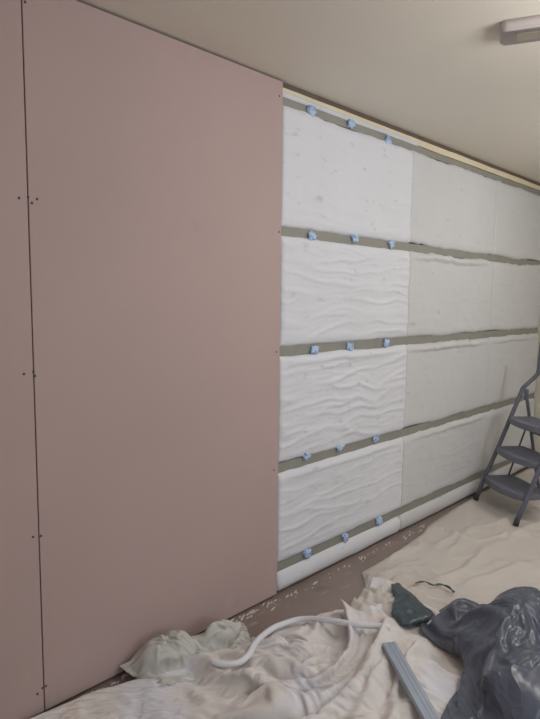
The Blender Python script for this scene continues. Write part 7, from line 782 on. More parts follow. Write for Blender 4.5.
1,0,-1,-1,6,-6,-4,16,-9,-12,12,-6,6,-6,3,4,-2,2,-1,-9,17,7,-11,-12,-10,30,-11,-20,29,-12,0,24,-31,11,-10,-3,16,-10,-10,16,5,-16,12,-8,4,-4,7,-5,2,1,-8,6,3,-2,-2,3,0,3,-5,-3,2,5,-3,-4,3,4,-4,0,0,1,1,4,-7,-3,8,1,-5,1,2,-1,
0,1,-3,7,-3,-9,13,-2,-12,11,-8,7,-5,1,4,-3,1,3,-11,16,10,-9,-14,-9,20,2,-26,33,-14,-15,43,-28,-9,7,-11,18,-7,-13,11,18,-18,5,-3,3,-6,-1,5,-2,0,-1,0,-1,3,4,-3,-2,-1,2,4,-5,-2,3,5,-4,-4,3,0,-4,9,0,-10,3,4,3,-4,1,0,-3,2,3,
0,0,1,2,-8,6,7,-15,10,-10,10,-6,0,5,3,-3,0,-9,12,11,-5,-15,-8,12,11,-21,19,-8,-6,27,-11,-21,14,-11,2,7,-8,-2,20,-9,-9,7,-4,2,1,1,-3,0,-1,-1,4,-1,-1,1,5,-1,-4,-4,1,7,-5,-2,5,2,-5,0,-2,9,-5,-6,8,-7,6,3,-4,-5,9,-4,-3,5,
-1,0,6,-5,-4,13,-13,7,-10,11,-6,-1,4,4,-4,3,-9,5,15,-1,-14,-8,-3,19,-9,-9,16,-3,-10,24,-18,-6,4,-4,11,-6,-4,2,8,-4,-2,0,3,-4,5,-1,-3,0,-1,1,0,1,-1,-1,2,1,3,-3,-1,0,2,-3,-1,3,0,0,1,0,-4,2,1,0,1,-1,4,-4,0,3,-2,-1,
0,2,-1,-8,16,-10,-3,1,6,-5,-2,4,7,-7,3,-7,2,16,2,-14,-8,-3,20,-6,-18,26,-13,-3,15,-3,-14,7,-5,-3,8,-4,-5,11,0,-3,-3,0,1,2,-4,5,-1,-3,0,0,1,0,0,0,-1,2,-2,1,0,-2,1,1,0,1,0,-4,8,-3,-1,0,0,0,-1,0,1,1,-2,0,3,-1,
-1,4,-6,5,-1,-6,6,-7,5,-3,3,9,-9,5,-6,-3,19,4,-12,-11,-6,13,6,-14,6,1,2,-11,27,-17,-10,9,-6,1,4,-5,1,10,-4,-2,-2,0,1,1,-1,-2,3,0,-1,1,-1,0,1,-1,-1,1,1,0,-1,0,0,0,-2,2,2,-2,1,0,0,0,0,1,-1,-1,1,0,-2,2,-1,1,
2,-3,-1,8,-12,9,-7,7,-8,3,11,-8,4,-6,-7,19,7,-9,-14,-6,5,13,-8,-13,22,-5,-7,14,2,-16,-2,5,-6,10,-5,-4,5,7,-4,-3,1,-2,1,1,1,-2,-3,4,0,0,0,1,-1,0,-1,0,1,0,-1,-1,0,1,0,0,2,-1,0,0,0,0,-1,1,0,-2,1,2,-2,0,1,-1,
1,-4,9,-9,8,-9,7,-6,-2,14,-9,4,-6,-7,18,10,-7,-15,-7,-1,19,-6,-16,25,-13,3,-6,24,-16,-12,12,-6,-2,7,-5,-4,7,3,-2,-2,-1,-1,1,1,0,0,0,-1,2,0,1,-1,1,0,-2,-1,1,1,0,-1,-1,3,1,-4,1,1,-1,1,1,-1,-1,2,-2,0,-1,2,0,-1,-1,1,
-3,9,-8,5,-8,8,-4,-5,17,-9,3,-8,-7,17,13,-5,-17,-8,-1,20,-4,-16,14,0,3,-15,19,1,-16,-4,10,-6,1,5,-5,4,3,2,-4,-3,1,-1,0,1,1,0,-1,-1,2,0,0,1,-1,1,-1,-2,1,2,-1,0,1,-3,0,-2,-1,6,-1,0,0,0,0,0,0,-1,-1,1,1,-1,1,-1,
3,-5,5,-7,7,-4,-6,17,-6,1,-10,-7,19,12,-3,-17,-6,-4,17,0,-14,5,9,-5,-5,7,15,-16,-12,13,-6,-4,10,-4,-4,5,4,-2,-3,-1,1,-1,-2,1,2,0,0,-1,1,1,0,-1,1,-1,2,-1,-3,2,2,-1,0,2,-4,0,1,-2,1,1,1,0,-1,1,1,-2,0,0,0,0,0,-1,
1,0,-4,5,-2,-7,16,-9,2,-10,-4,20,12,-3,-17,-8,-7,18,2,-11,-3,15,-9,3,-5,21,-8,-15,-3,10,-5,-2,9,-5,-2,7,1,-2,-4,1,2,-2,-3,1,1,2,0,0,-1,2,0,0,-1,0,1,1,-1,-3,3,3,-2,-1,-2,1,1,-1,-2,2,1,1,-1,0,0,0,-2,0,1,0,0,-1,
-1,-1,2,0,-7,14,-9,5,-12,-3,20,10,-2,-17,-7,-6,15,4,-8,-8,19,-10,6,-15,17,5,-14,-9,15,-5,-6,8,-1,-3,4,-2,3,-2,-4,2,1,1,-4,0,2,2,1,2,-3,-2,2,0,0,0,0,1,2,-1,-3,2,2,-1,0,0,-2,1,-1,0,2,-1,0,-1,1,-1,0,0,0,0,0,-1,
-1,1,0,-6,12,-8,4,-10,-4,20,10,-1,-19,-5,-8,13,7,-7,-10,21,-10,5,-10,10,11,-14,-12,4,7,-5,-1,8,-4,-2,4,1,2,-6,-1,1,2,-2,1,-5,-1,6,3,0,0,-1,-2,2,0,-1,0,1,1,1,-2,-2,3,-2,1,1,0,-1,0,-2,2,1,-1,0,0,1,-1,-1,0,0,0,1,
-1,1,-5,9,-7,5,-7,-6,18,8,1,-16,-7,-8,11,9,-7,-9,18,-9,5,-6,2,11,-5,-11,-4,12,-5,-3,1,5,-2,-2,4,1,-2,-2,0,1,1,-3,1,0,-1,-1,3,1,1,1,-1,-1,1,1,-1,0,0,1,1,-2,-2,4,-1,-1,1,-1,-1,0,0,1,0,0,-1,1,0,-1,0,0,0,0,
0,-4,7,-5,3,-5,-7,17,7,4,-16,-10,-6,9,11,-7,-8,16,-8,5,-4,-4,8,6,-11,-8,6,3,-2,-4,9,-3,-3,3,0,1,-1,-2,-1,0,3,-3,-2,2,2,-2,0,2,1,1,1,-1,0,0,1,-1,0,1,1,0,-2,-1,3,-1,-1,0,0,-1,0,1,0,0,0,0,0,0,0,0,-1,0,
-2,3,-2,-1,-1,-7,15,4,8,-15,-11,-7,8,13,-7,-7,13,-7,6,-4,-7,8,11,-11,-9,-1,12,-4,-3,0,6,-3,-1,3,-1,0,-1,0,2,-6,3,4,-3,-2,0,2,-1,-1,2,1,1,1,-1,0,0,0,0,-1,1,1,0,-3,1,2,-1,1,-1,-1,0,1,0,0,0,0,0,0,-1,0,0,0,
0,0,-2,2,-7,12,0,12,-14,-11,-9,8,13,-6,-6,11,-6,6,-3,-9,9,10,-9,-8,-4,10,-1,-3,-1,4,1,-3,3,1,-1,0,-2,-2,1,1,1,3,-2,-1,0,-1,0,0,0,0,2,1,0,0,0,-1,0,1,0,1,0,0,-2,0,2,-1,0,0,-1,0,1,0,0,0,0,0,0,-1,0,0,
1,-3,1,-5,10,-2,13,-12,-10,-8,5,14,-5,-6,9,-5,6,-2,-9,9,1,-1,-6,-5,4,6,-4,-1,-2,8,-4,0,2,0,-1,0,0,0,-3,2,0,2,3,-4,0,1,0,0,-1,0,-1,1,2,0,-1,1,-1,0,0,0,1,1,-1,-1,0,1,0,0,0,-1,1,0,0,-1,1,0,0,0,0,0,
-2,1,-4,8,-3,11,-7,-10,-10,1,17,-3,-6,8,-5,7,-2,-8,10,-3,6,-11,-4,2,8,-4,-3,0,2,1,0,1,-1,2,0,-1,-2,0,0,0,1,1,1,4,-5,0,1,0,0,-1,0,0,0,1,0,0,0,-1,1,0,0,1,1,-1,0,0,1,-1,0,0,-1,0,1,0,0,0,0,-1,0,0,
-1,-2,5,-3,8,-3,-10,-8,-2,19,-4,-5,8,-5,8,-4,-8,7,-4,10,-9,-4,-1,8,-3,-3,1,1,2,-2,1,1,-1,1,1,-2,0,-1,0,1,0,0,2,1,3,-3,-1,0,0,1,-1,-1,0,0,2,-1,1,0,-2,0,1,0,1,1,-1,-1,0,1,0,0,0,0,0,0,-1,1,0,0,-1,1,
-3,4,-2,5,-1,-8,-7,-2,18,-6,-3,6,-4,8,-5,-6,5,-3,8,-8,-3,4,0,-2,0,0,0,1,4,-2,-1,0,2,-1,0,1,-4,0,1,1,1,1,0,0,2,1,-2,0,0,0,1,0,-1,-1,-1,2,-1,0,1,-1,0,0,0,1,0,0,0,0,0,0,0,0,-1,1,0,0,0,0,-1,1,
0,-2,3,1,-6,-5,-2,14,-5,-2,6,-3,6,-5,-6,4,-1,5,-4,-3,3,-3,5,-3,-2,1,0,0,1,3,0,-1,0,-2,2,-2,0,-1,0,1,1,1,1,-1,0,2,1,-1,0,-1,1,-1,0,0,0,-2,1,1,-1,1,-1,0,0,0,1,0,0,0,0,0,0,0,0,-1,1,0,0,0,0,-1,
1,-1,2,-4,-4,-3,12,-5,-2,6,-3,5,-3,-7,5,-1,5,-2,-6,3,-4,5,-2,1,-1,0,1,0,-1,-1,2,2,-1,1,-4,1,1,0,-1,2,-1,2,0,0,0,0,2,0,0,0,-2,1,1,0,-1,-1,-1,0,1,0,0,0,-1,0,0,1,0,-1,0,0,1,0,0,0,0,-1,1,0,0,0,
-1,2,-2,-3,-2,9,-4,-3,6,-2,5,-5,-8,7,-1,5,-4,-5,3,-3,6,-3,0,0,1,0,0,1,0,-1,-1,2,2,-2,2,-3,-2,2,1,-2,3,-2,2,1,-1,-1,1,1,0,1,0,0,-1,0,-1,0,0,-1,1,-1,1,-1,1,0,0,0,-1,1,0,0,-1,1,0,0,0,0,0,1,-1,0,
1,0,-2,-2,6,-2,-2,6,-5,3,-4,-7,8,-2,5,-4,-4,-1,0,6,-3,1,0,0,0,-1,1,0,1,1,-2,-1,1,3,-1,0,1,-4,0,2,0,2,-1,1,1,-1,-2,0,0,0,1,1,-1,0,1,0,-1,-1,0,1,-1,1,0,-1,0,0,1,0,0,0,0,-1,1,0,-1,1,0,0,0,0,
0,-1,-2,4,-1,0,3,1,1,-8,-5,10,-4,5,-4,-5,4,-1,4,-4,3,-1,0,-1,1,0,-1,0,0,1,2,-2,-1,0,2,0,1,1,0,-2,-1,-1,1,0,1,2,0,0,-1,0,-1,-1,1,-1,1,0,1,-1,-1,0,1,0,-1,1,0,0,0,0,0,0,0,0,0,0,0,0,-1,1,0,-1,
-1,0,3,-1,0,0,2,-3,-4,-2,8,-5,7,-5,-6,4,-3,8,-5,5,-3,0,-1,1,0,1,0,-1,-1,0,1,1,-2,-1,2,2,0,1,1,1,-1,-1,0,-1,-1,1,1,0,1,-1,1,-2,1,-1,-2,0,1,1,-1,-1,1,0,0,0,0,0,0,0,0,0,0,0,0,0,0,0,0,-1,1,0,
0,1,-1,1,-1,2,-3,-3,2,6,-7,6,-5,-4,2,-1,3,-2,7,-4,1,-1,1,0,0,-1,1,1,-1,-1,-1,1,2,-1,-2,1,0,2,1,0,1,0,0,0,0,-2,0,-1,0,1,0,2,-2,0,-1,0,-2,1,1,0,-1,0,1,0,0,0,-1,1,0,0,0,0,0,0,0,0,0,0,0,0,
0,0,1,-1,1,-2,-3,2,6,-4,0,-3,-3,-1,2,3,1,3,-3,1,-2,1,1,0,-1,1,-1,0,0,0,-1,0,0,1,1,-1,-1,4,-1,1,-1,1,-1,0,0,0,-1,1,1,-1,-1,0,1,1,0,0,1,-2,-1,0,0,0,0,0,0,0,1,-2,1,0,0,0,0,0,0,0,0,0,0,0,
0,1,-1,1,-1,-3,2,4,-3,3,-2,-8,-1,5,2,4,1,-5,-2,2,2,-2,-1,1,0,0,1,-1,1,0,1,0,1,1,-3,2,1,-3,1,0,0,0,0,1,-1,0,0,0,-1,1,1,-1,0,0,0,2,-1,1,0,0,-2,-1,0,0,0,0,0,1,-1,0,0,0,0,0,0,0,1,-1,0,0,
0,0,1,-1,-2,0,4,-4,1,0,-2,-4,3,4,5,-5,2,1,-3,-3,2,1,-1,-1,1,0,0,2,1,0,0,0,0,1,1,-3,0,0,1,1,1,0,0,-2,0,0,0,0,0,0,0,0,-1,0,2,-2,1,0,-1,1,1,-1,-1,-1,0,0,0,0,0,0,0,0,0,0,1,-1,0,0,0,0,
0,0,-1,0,0,3,-4,1,-1,-3,-2,7,3,2,-2,1,-4,2,0,-2,-3,2,-1,3,1,1,-2,-1,2,1,-1,2,0,-3,1,-2,-1,1,0,1,0,1,0,1,-1,0,1,-1,0,1,0,1,0,0,-1,0,-1,0,0,0,0,0,0,-1,-1,0,0,-1,1,0,0,0,0,0,0,0,0,0,0,0,
0,-1,0,-1,2,-2,0,0,-3,-2,7,5,2,-5,-2,1,2,-4,1,0,-1,-2,4,-2,1,2,1,-1,-1,2,2,-1,-2,0,-4,0,-1,-4,0,2,3,1,1,1,1,0,0,1,0,-1,0,0,1,1,0,0,0,-1,0,-1,-1,1,0,1,-1,-1,-1,1,-2,1,0,1,-1,0,0,0,0,1,-1,0,
0,0,-2,3,-2,-1,1,-3,-2,5,5,0,-2,1,-2,-2,-2,3,-1,0,0,3,1,-2,2,-2,0,3,1,-2,-1,-2,-3,-6,1,1,2,3,-1,-4,-3,-3,-1,-1,0,1,-1,1,1,1,0,1,1,1,3,2,2,3,2,-1,1,-1,-1,0,1,0,0,-1,1,-2,0,0,0,1,-1,1,-1,0,0,0,
0,-1,3,-3,0,1,-2,-2,4,4,1,-2,1,-1,2,-1,-4,-3,2,0,2,-1,1,3,-6,3,3,0,-3,-1,-4,-6,1,10,5,4,2,0,0,0,0,0,-2,-3,-2,-1,-1,-2,-1,-1,0,-2,-2,-1,-3,0,1,0,3,4,2,1,1,-1,0,-1,0,0,0,0,-1,0,0,0,0,0,0,0,0,0,
-1,1,0,0,0,-1,-1,2,4,1,0,1,-2,1,-2,-1,1,-3,-2,1,0,3,-4,2,2,-5,3,-5,1,-5,3,11,6,-1,-2,-2,-2,0,-1,-2,-1,1,2,1,1,-1,2,1,-1,0,0,0,-1,-2,1,-4,-2,-2,-3,-1,2,4,3,1,-1,1,0,-1,0,1,-1,-1,1,-1,0,0,1,-1,1,-1,
1,0,-1,-1,0,-1,0,5,0,-1,0,0,0,-4,0,1,-1,1,0,1,0,-3,1,-3,2,5,-10,2,0,11,4,-2,-5,-2,2,-1,0,-3,3,2,0,0,0,1,0,0,-2,-3,0,0,0,2,2,1,-1,-1,-2,1,0,-1,-4,-4,1,5,4,0,-1,1,-1,0,1,-2,0,0,1,-1,0,1,-1,1,
1,-1,0,0,-1,0,4,-2,-1,0,-4,3,0,2,-1,-2,1,0,0,-1,1,0,-1,3,0,-6,5,6,3,-2,-3,-4,1,2,-3,-1,-1,0,-3,-1,-1,-1,1,2,1,1,1,3,1,0,0,-1,0,0,0,2,-1,-1,1,0,1,1,-5,-6,1,5,3,0,-1,-1,1,1,-2,1,-1,0,0,0,1,-1,
1,0,-2,0,1,0,0,2,-1,-2,1,-1,-3,2,0,1,0,1,-2,-1,-1,1,4,-3,-2,7,4,-1,-2,-3,0,1,0,-5,-3,-4,-2,0,1,1,1,1,-1,-1,0,0,0,0,0,0,0,0,1,3,4,2,3,0,-1,-1,-1,1,3,1,-5,-6,1,4,3,-1,0,0,0,-1,0,1,-1,0,0,0,
0,0,0,0,-1,1,1,-3,-1,1,1,-1,1,-4,0,2,-1,1,2,-1,2,-1,-1,2,5,1,-3,-2,-2,0,0,-2,-4,-3,-1,5,3,3,0,1,2,0,0,-1,-1,0,0,0,-1,0,0,2,-2,-2,-2,1,-3,1,0,2,2,-1,1,2,2,1,-4,-5,2,4,-1,1,1,-1,0,-1,1,-1,0,1,
1,0,-1,1,1,-2,-1,1,0,-1,0,-1,-1,0,0,0,1,-2,1,3,0,1,1,3,-1,-3,0,-2,1,-1,-4,-3,-1,5,5,-1,2,0,1,-1,-1,0,0,1,1,-1,0,-1,1,-1,0,-2,3,0,-3,-2,3,1,0,-1,-2,0,-1,0,2,3,1,0,-4,-3,4,0,0,1,0,0,-1,1,-1,0,
1,-1,1,0,1,1,-4,1,0,0,-2,-1,0,0,0,0,-1,4,-1,1,0,2,2,-2,-3,0,-1,1,-1,-4,-2,3,7,0,0,1,-3,-2,-2,0,0,0,0,0,0,1,0,1,0,1,0,0,-1,2,1,0,-1,-1,0,1,2,0,-2,-2,-1,0,3,2,0,0,-4,1,1,0,0,0,1,-1,1,-1,
1,-1,0,1,0,1,-1,-2,1,-1,-1,-1,0,0,0,-2,6,-3,3,0,2,1,-3,-2,0,-2,2,-2,-4,0,6,1,-1,2,-3,-1,1,1,1,2,2,1,1,1,0,0,0,0,-1,-1,0,-2,-2,-3,0,1,2,1,-1,-2,0,1,1,1,-1,-3,-2,2,2,1,1,-1,-2,1,1,0,-1,1,-1,1,
0,0,0,0,1,1,1,-5,0,-1,-1,1,0,1,0,4,-4,3,0,3,-1,-3,-1,0,0,1,-3,-3,2,6,-2,2,-3,-1,3,-1,1,2,3,-1,-2,-1,-2,-1,-1,0,0,-1,2,2,0,2,1,1,1,-1,-2,-3,-1,1,0,0,0,0,-1,2,1,-3,-1,1,1,0,1,-1,0,0,0,0,0,0,
0,1,0,-1,1,0,2,1,-6,0,2,-2,1,1,2,-3,1,2,3,-3,-2,-1,-1,1,0,-2,-2,3,4,-3,2,-2,2,-1,-2,5,1,-1,-4,-3,0,1,1,0,1,-1,0,0,-1,-1,0,0,0,0,0,1,2,3,1,0,-2,-4,1,1,1,-1,0,2,0,-2,0,2,0,0,-1,0,1,-1,1,-1,
0,0,1,-1,-1,2,0,2,1,-3,-3,3,1,-2,-1,2,3,0,-4,-1,-1,1,0,-1,-1,-1,3,2,-2,2,-2,0,0,1,3,-2,-3,-3,0,2,0,-1,0,0,0,1,0,1,0,0,0,0,0,0,0,0,-1,-1,1,0,1,4,-1,-2,0,1,0,-1,1,2,-1,-3,2,1,-1,0,0,0,0,0,
0,0,1,0,0,-2,2,0,1,1,0,-1,0,1,1,0,-1,-2,-1,0,0,0,0,0,0,3,-1,-1,-1,-1,1,1,0,1,-1,-3,1,2,1,1,0,-1,0,-1,0,-1,0,0,0,0,1,-1,0,0,0,0,0,0,0,0,0,-1,0,2,0,0,-1,1,-1,-1,1,3,-3,-1,2,0,-1,0,0,0,
0,0,1,0,-1,1,-2,3,-1,1,1,0,-1,1,0,-1,0,-1,0,0,1,0,1,-1,2,-1,1,-1,1,-1,0,0,0,-3,-1,3,1,1,0,0,0,1,-1,1,-1,0,-1,0,0,0,0,1,0,0,0,0,-1,0,0,1,0,0,0,-1,0,-1,1,-1,1,0,-2,-2,3,0,-2,1,0,0,-1,1,
-1,2,-1,1,0,0,0,0,0,0,1,0,0,0,0,0,-1,0,1,1,1,0,0,0,-1,0,0,1,0,1,-1,0,-1,1,1,-1,0,0,0,-1,0,0,0,-1,0,1,0,0,0,0,-1,0,1,0,1,0,0,0,0,-1,-1,0,1,0,0,0,-1,1,-2,1,0,0,-2,1,0,-1,0,1,0,-1,
0,0,0,1,1,-1,1,-2,2,1,-1,0,0,0,0,0,0,0,1,-1,-2,-1,1,1,0,0,0,0,0,0,2,0,1,0,-1,0,-2,-1,-1,1,0,0,2,1,1,0,1,0,-1,0,0,1,-1,0,-1,0,1,0,-1,0,1,0,-2,0,0,0,0,-1,0,-1,1,0,1,-2,2,-1,0,-1,0,0], 144, 80, 0.0025),
  'C': ([
428,0,2,1,0,0,2,0,1,0,2,1,1,3,1,-2,-1,1,3,-2,0,0,0,1,0,0,1,1,2,-1,0,0,1,3,-2,-1,3,2,-3,-1,
4,0,-2,1,1,0,-2,2,0,0,-2,0,-1,-2,2,3,0,-3,0,4,-1,0,0,-1,1,0,-1,-2,-2,4,1,-1,-1,0,2,-1,-3,1,3,-1,
4,0,0,-1,1,0,0,-2,1,1,0,0,1,-2,-3,2,1,0,-3,2,3,-1,0,0,0,0,-1,1,0,-2,1,2,-2,-3,2,1,-2,-2,3,2,
3,1,0,-1,-2,3,1,-1,-3,0,3,0,-1,0,-2,-4,4,3,-1,-3,0,4,0,0,-1,-1,2,0,-1,1,-3,0,3,0,-3,3,1,-3,-2,3,
4,0,0,1,3,-1,3,0,0,-2,-4,1,0,1,2,0,-4,0,1,-1,-2,-2,2,2,-1,1,-1,0,1,0,0,-1,-2,2,0,-1,1,2,-2,-2,
4,-1,3,1,-1,-1,-3,5,0,0,1,-2,1,1,1,0,-2,-4,2,-1,0,-1,-1,-1,3,-1,-1,2,0,-2,2,-1,1,-1,0,-1,1,0,1,-2,
4,0,-1,1,1,1,-2,-3,4,3,0,-1,-1,-2,0,1,1,1,-6,2,1,-1,1,0,-1,0,1,-1,0,1,-2,1,0,0,1,0,-1,0,-1,2,
3,1,0,-2,2,-2,4,0,-2,-1,2,0,-1,1,-2,-2,0,0,3,-1,1,-1,0,1,-2,1,0,1,-1,-1,2,-1,0,1,0,-1,1,-2,2,-2,
4,0,0,0,-3,3,1,-1,1,0,-5,3,1,0,-1,0,1,0,-1,1,-2,2,-2,0,2,-2,0,1,1,0,-1,1,0,-2,2,0,-3,3,-2,1,
4,0,0,0,0,1,0,0,-3,-1,4,-4,1,1,0,1,-3,3,0,-1,1,0,0,-1,-2,3,0,-3,3,-1,1,0,1,-1,-1,0,1,-2,3,-2,
4,0,0,1,0,-1,-4,2,1,1,-3,3,-1,-2,0,2,1,-1,1,0,-1,1,1,-4,3,-1,0,1,-4,4,-2,2,-2,2,-2,2,0,-1,-3,3,
4,0,0,0,0,0,0,-3,1,0,2,-2,0,-1,4,-3,2,0,-1,1,0,-1,0,1,-2,1,1,-1,1,-3,1,1,1,-1,1,-2,0,2,0,-2,
4,0,-1,1,0,-5,2,2,0,-3,1,2,-1,1,-4,4,1,0,-1,1,-1,-4,1,4,1,-1,0,1,-1,0,0,-3,2,1,-1,1,-1,0,0,1,
4,0,-1,-2,-1,4,-1,-2,0,3,-1,0,1,-3,2,-3,3,-1,2,-3,1,2,-1,1,0,1,-3,0,3,-1,0,0,-3,1,1,0,1,-1,1,-1,
3,1,-1,0,-1,1,0,2,-2,-2,-2,-1,0,6,0,0,-2,1,0,1,-2,2,-2,-1,2,-1,2,-1,-1,2,0,0,0,-2,1,0,0,1,-2,1,
4,0,-1,0,1,-1,-6,0,2,2,2,0,1,0,0,0,-2,2,0,0,-1,0,1,-1,0,0,0,1,0,-1,1,-1,1,0,-2,2,-1,0,1,0,
4,-1,1,-1,1,-3,4,-1,-1,-1,0,1,-1,-1,2,0,0,0,1,0,3,-3,1,-1,-2,1,1,0,0,0,-2,2,0,0,0,-3,3,-1,1,-1,
3,1,0,-1,1,-1,0,-1,-2,1,3,-2,2,0,-5,4,0,-2,1,2,0,0,-1,1,-1,-1,1,1,-1,1,0,0,0,-1,1,-1,-1,2,-1,1,
4,0,0,-1,0,-2,1,1,1,-1,-2,3,-3,0,3,-3,2,0,-1,1,2,-1,0,-1,2,-1,-1,-2,3,-1,0,0,1,0,-1,1,0,-1,1,0,
4,0,-1,1,-3,0,3,0,0,-1,-1,1,1,0,-2,2,0,0,0,-3,-1,4,0,0,-1,2,-2,1,-3,2,1,-2,1,0,0,2,-1,0,0,-1,
4,-1,0,0,-2,2,-6,4,3,0,-1,-4,2,1,1,1,-2,2,0,0,0,-1,1,-1,1,-1,1,0,0,-2,1,0,-1,2,-1,0,1,0,-1,1,
4,0,-1,1,0,-1,-1,-3,1,3,0,0,-1,0,2,-1,0,-1,2,-1,0,1,-1,1,-2,1,0,0,1,0,-1,1,-1,0,2,-1,0,-1,1,0,
4,0,0,-1,0,-2,4,-3,-3,0,4,0,1,0,0,0,0,0,-1,1,0,0,0,0,0,-1,1,-1,0,0,0,1,0,-1,0,0,0,1,0,0,
3,0,0,1,-1,-1,0,1,0,1,-1,0,0,1,0,-1,2,-2,1,1,-1,0,0,0,0,0,-1,1,-1,1,-1,0,1,0,0,0,0,0,0,0,
4,0,-1,1,-1,1,-1,2,-1,-3,2,1,0,-2,2,1,-2,2,-1,0,0,0,0,-1,1,-1,1,-1,0,-1,2,-2,0,2,-1,1,0,0,-1,0,
4,0,0,-1,1,0,-1,0,2,-1,-2,3,0,0,-1,-2,3,0,1,-2,0,-1,1,1,-2,1,-2,1,0,1,-1,1,-1,-1,2,-1,1,-1,1,0,
4,-1,1,0,0,-1,2,0,-2,2,0,-1,1,1,0,2,0,-2,-3,0,0,1,0,-1,0,0,1,-1,0,-1,1,0,1,-1,0,1,-1,1,0,0,
4,0,-1,0,2,1,-4,2,2,0,0,0,-2,2,2,-2,-4,0,1,0,1,-1,0,0,0,-1,2,0,0,-1,0,1,-1,1,-1,-1,1,0,1,0,
3,1,0,-1,1,2,0,-4,1,1,2,2,1,-2,-2,-2,-1,2,-1,0,-1,2,-2,1,0,1,-2,2,-1,1,0,-1,0,-1,2,-1,1,0,0,0,
4,0,3,-1,-1,3,2,1,0,3,-4,-3,-1,-4,-2,3,-1,-1,1,2,0,-1,1,-1,1,-1,1,-1,1,0,-2,2,-1,2,-2,1,-2,1,0,1,
4,0,0,1,1,0,3,1,-3,-4,0,0,-1,1,-1,-1,3,-1,1,-1,0,0,0,1,0,0,0,-1,1,0,0,0,1,-2,1,-1,1,0,0,-1,
4,-1,1,0,0,0,-1,-1,2,-1,-1,-2,1,3,-1,1,-1,1,-1,1,-1,1,0,0,-1,1,-1,0,1,-1,2,-2,1,0,-2,2,0,-1,-1,2,
4,0,0,0,0,0,-2,2,-2,0,1,1,0,-2,2,-2,2,-1,1,-1,2,-2,0,0,1,0,-1,1,-1,1,-1,1,-2,0,2,0,-2,1,1,-1,
3,1,-1,1,0,-1,1,-3,3,-1,0,0,1,0,0,0,0,0,0,0,0,0,0,-1,1,-1,1,-1,1,-2,2,-1,0,1,-1,0,0,1,-1,0,
4,-1,1,0,-1,1,0,-1,-2,1,1,0,-1,2,-1,1,-1,2,-2,1,-1,0,1,0,-1,1,-1,0,-1,2,-1,1,0,-1,1,-1,1,-1,1,-1,
4,0,-1,0,1,-1,1,0,-1,0,0,1,0,-3,3,0,0,-1,0,-1,2,0,-2,1,0,1,1,-1,-1,-1,1,0,1,0,0,0,0,0,-2,1,
4,0,0,0,0,1,0,1,2,-2,-2,0,-1,1,-3,2,0,0,2,-1,-1,1,0,-1,0,-1,0,2,0,0,-1,0,1,0,-1,0,1,-3,3,-2,
4,0,0,0,0,-1,2,0,-2,2,0,-1,0,-1,1,-1,1,0,-1,1,-2,1,0,1,-1,2,0,-1,-1,0,-1,1,1,-1,0,1,-2,3,-3,0,
3,0,1,-1,1,0,-1,1,1,-1,0,0,1,-2,0,0,-2,1,1,1,0,-1,1,-2,2,-2,0,0,0,1,1,-2,-1,3,0,-3,2,-1,1,1,
4,0,-1,1,0,0,0,0,0,0,0,0,0,0,0,-1,1,0,-2,-2,3,0,-1,2,-2,1,0,1,0,-1,1,0,-1,-2,1,2,-2,1,0,1,
4,-1,0,1,-1,1,-2,2,-1,0,1,0,-2,3,-2,0,1,-1,1,0,-2,-1,3,-2,2,0,0,-1,1,0,-3,2,2,-2,0,0,1,-1,1,-1,
4,0,0,-1,1,-1,1,-3,2,0,1,0,-1,1,0,-1,0,0,0,1,-1,2,-3,2,-1,-2,1,1,1,1,0,-3,-2,3,-1,2,-1,1,-1,1,
3,1,0,0,0,0,-2,2,-1,1,0,0,0,-1,0,1,-2,2,0,-2,0,-2,3,0,0,1,0,-1,0,0,1,0,-1,0,1,-1,1,-2,1,-2,
4,0,0,0,0,-1,1,-1,1,-1,0,-1,1,1,0,-1,2,-2,0,2,-1,0,-2,1,2,-1,-1,1,-1,0,0,-1,2,-1,0,0,0,1,-2,2,
4,0,0,0,-1,1,-1,0,1,0,0,-1,1,-1,1,0,0,-1,1,-1,1,-1,0,0,0,1,-1,0,0,1,-2,2,-1,0,1,-1,1,0,0,-1,
4,-1,1,0,-4,3,1,-1,-2,3,-2,2,0,-2,1,0,0,0,0,0,0,1,0,-2,-1,2,1,-3,2,-1,2,0,-1,1,-2,2,-1,0,1,0,
4,0,-1,-2,3,-3,3,0,0,-4,3,0,0,0,1,0,-2,2,-3,2,0,0,-1,2,-2,-1,2,1,-2,2,0,-1,1,-1,1,-1,0,1,0,0,
3,1,0,0,0,-2,0,2,-2,2,0,0,-1,1,-1,0,1,-2,2,-3,2,0,2,-2,1,-2,-2,2,2,-3,2,1,0,-1,0,0,0,-1,1,0,
4,0,0,-1,-1,1,-3,0,4,0,0,0,-1,0,1,0,-1,1,-1,0,-2,2,-1,2,0,0,1,-1,-1,1,-2,2,-1,1,-2,1,1,0,0,-1,
4,0,-1,1,-2,1,1,0,-2,2,0,-1,0,0,-2,2,1,-1,-1,1,1,-2,2,-3,2,1,-1,-1,1,-1,1,-2,3,0,0,-2,0,2,-2,2,
4,-1,1,-1,0,1,-1,1,0,0,-2,1,1,0,-1,-1,1,0,0,0,0,1,-1,1,-3,2,0,0,-1,1,-1,2,-3,2,1,-1,-1,0,2,-1,
4,0,-1,0,0,0,2,-2,3,-3,0,0,0,-1,1,1,0,-1,0,1,0,-1,-1,1,1,-2,0,2,-1,0,1,-2,2,-3,2,1,-1,-1,1,-2,
4,0,1,-1,0,-1,1,1,-2,1,1,-1,-1,1,0,-1,0,0,1,-1,-1,2,-1,1,0,-1,1,-1,0,1,-1,0,1,1,-1,0,0,-1,-2,2,
3,1,-1,1,1,-1,0,1,-1,1,-2,-1,0,1,1,0,-1,1,0,-1,1,-2,2,-2,1,1,0,0,0,-1,1,0,-1,0,-1,1,1,1,-1,0,
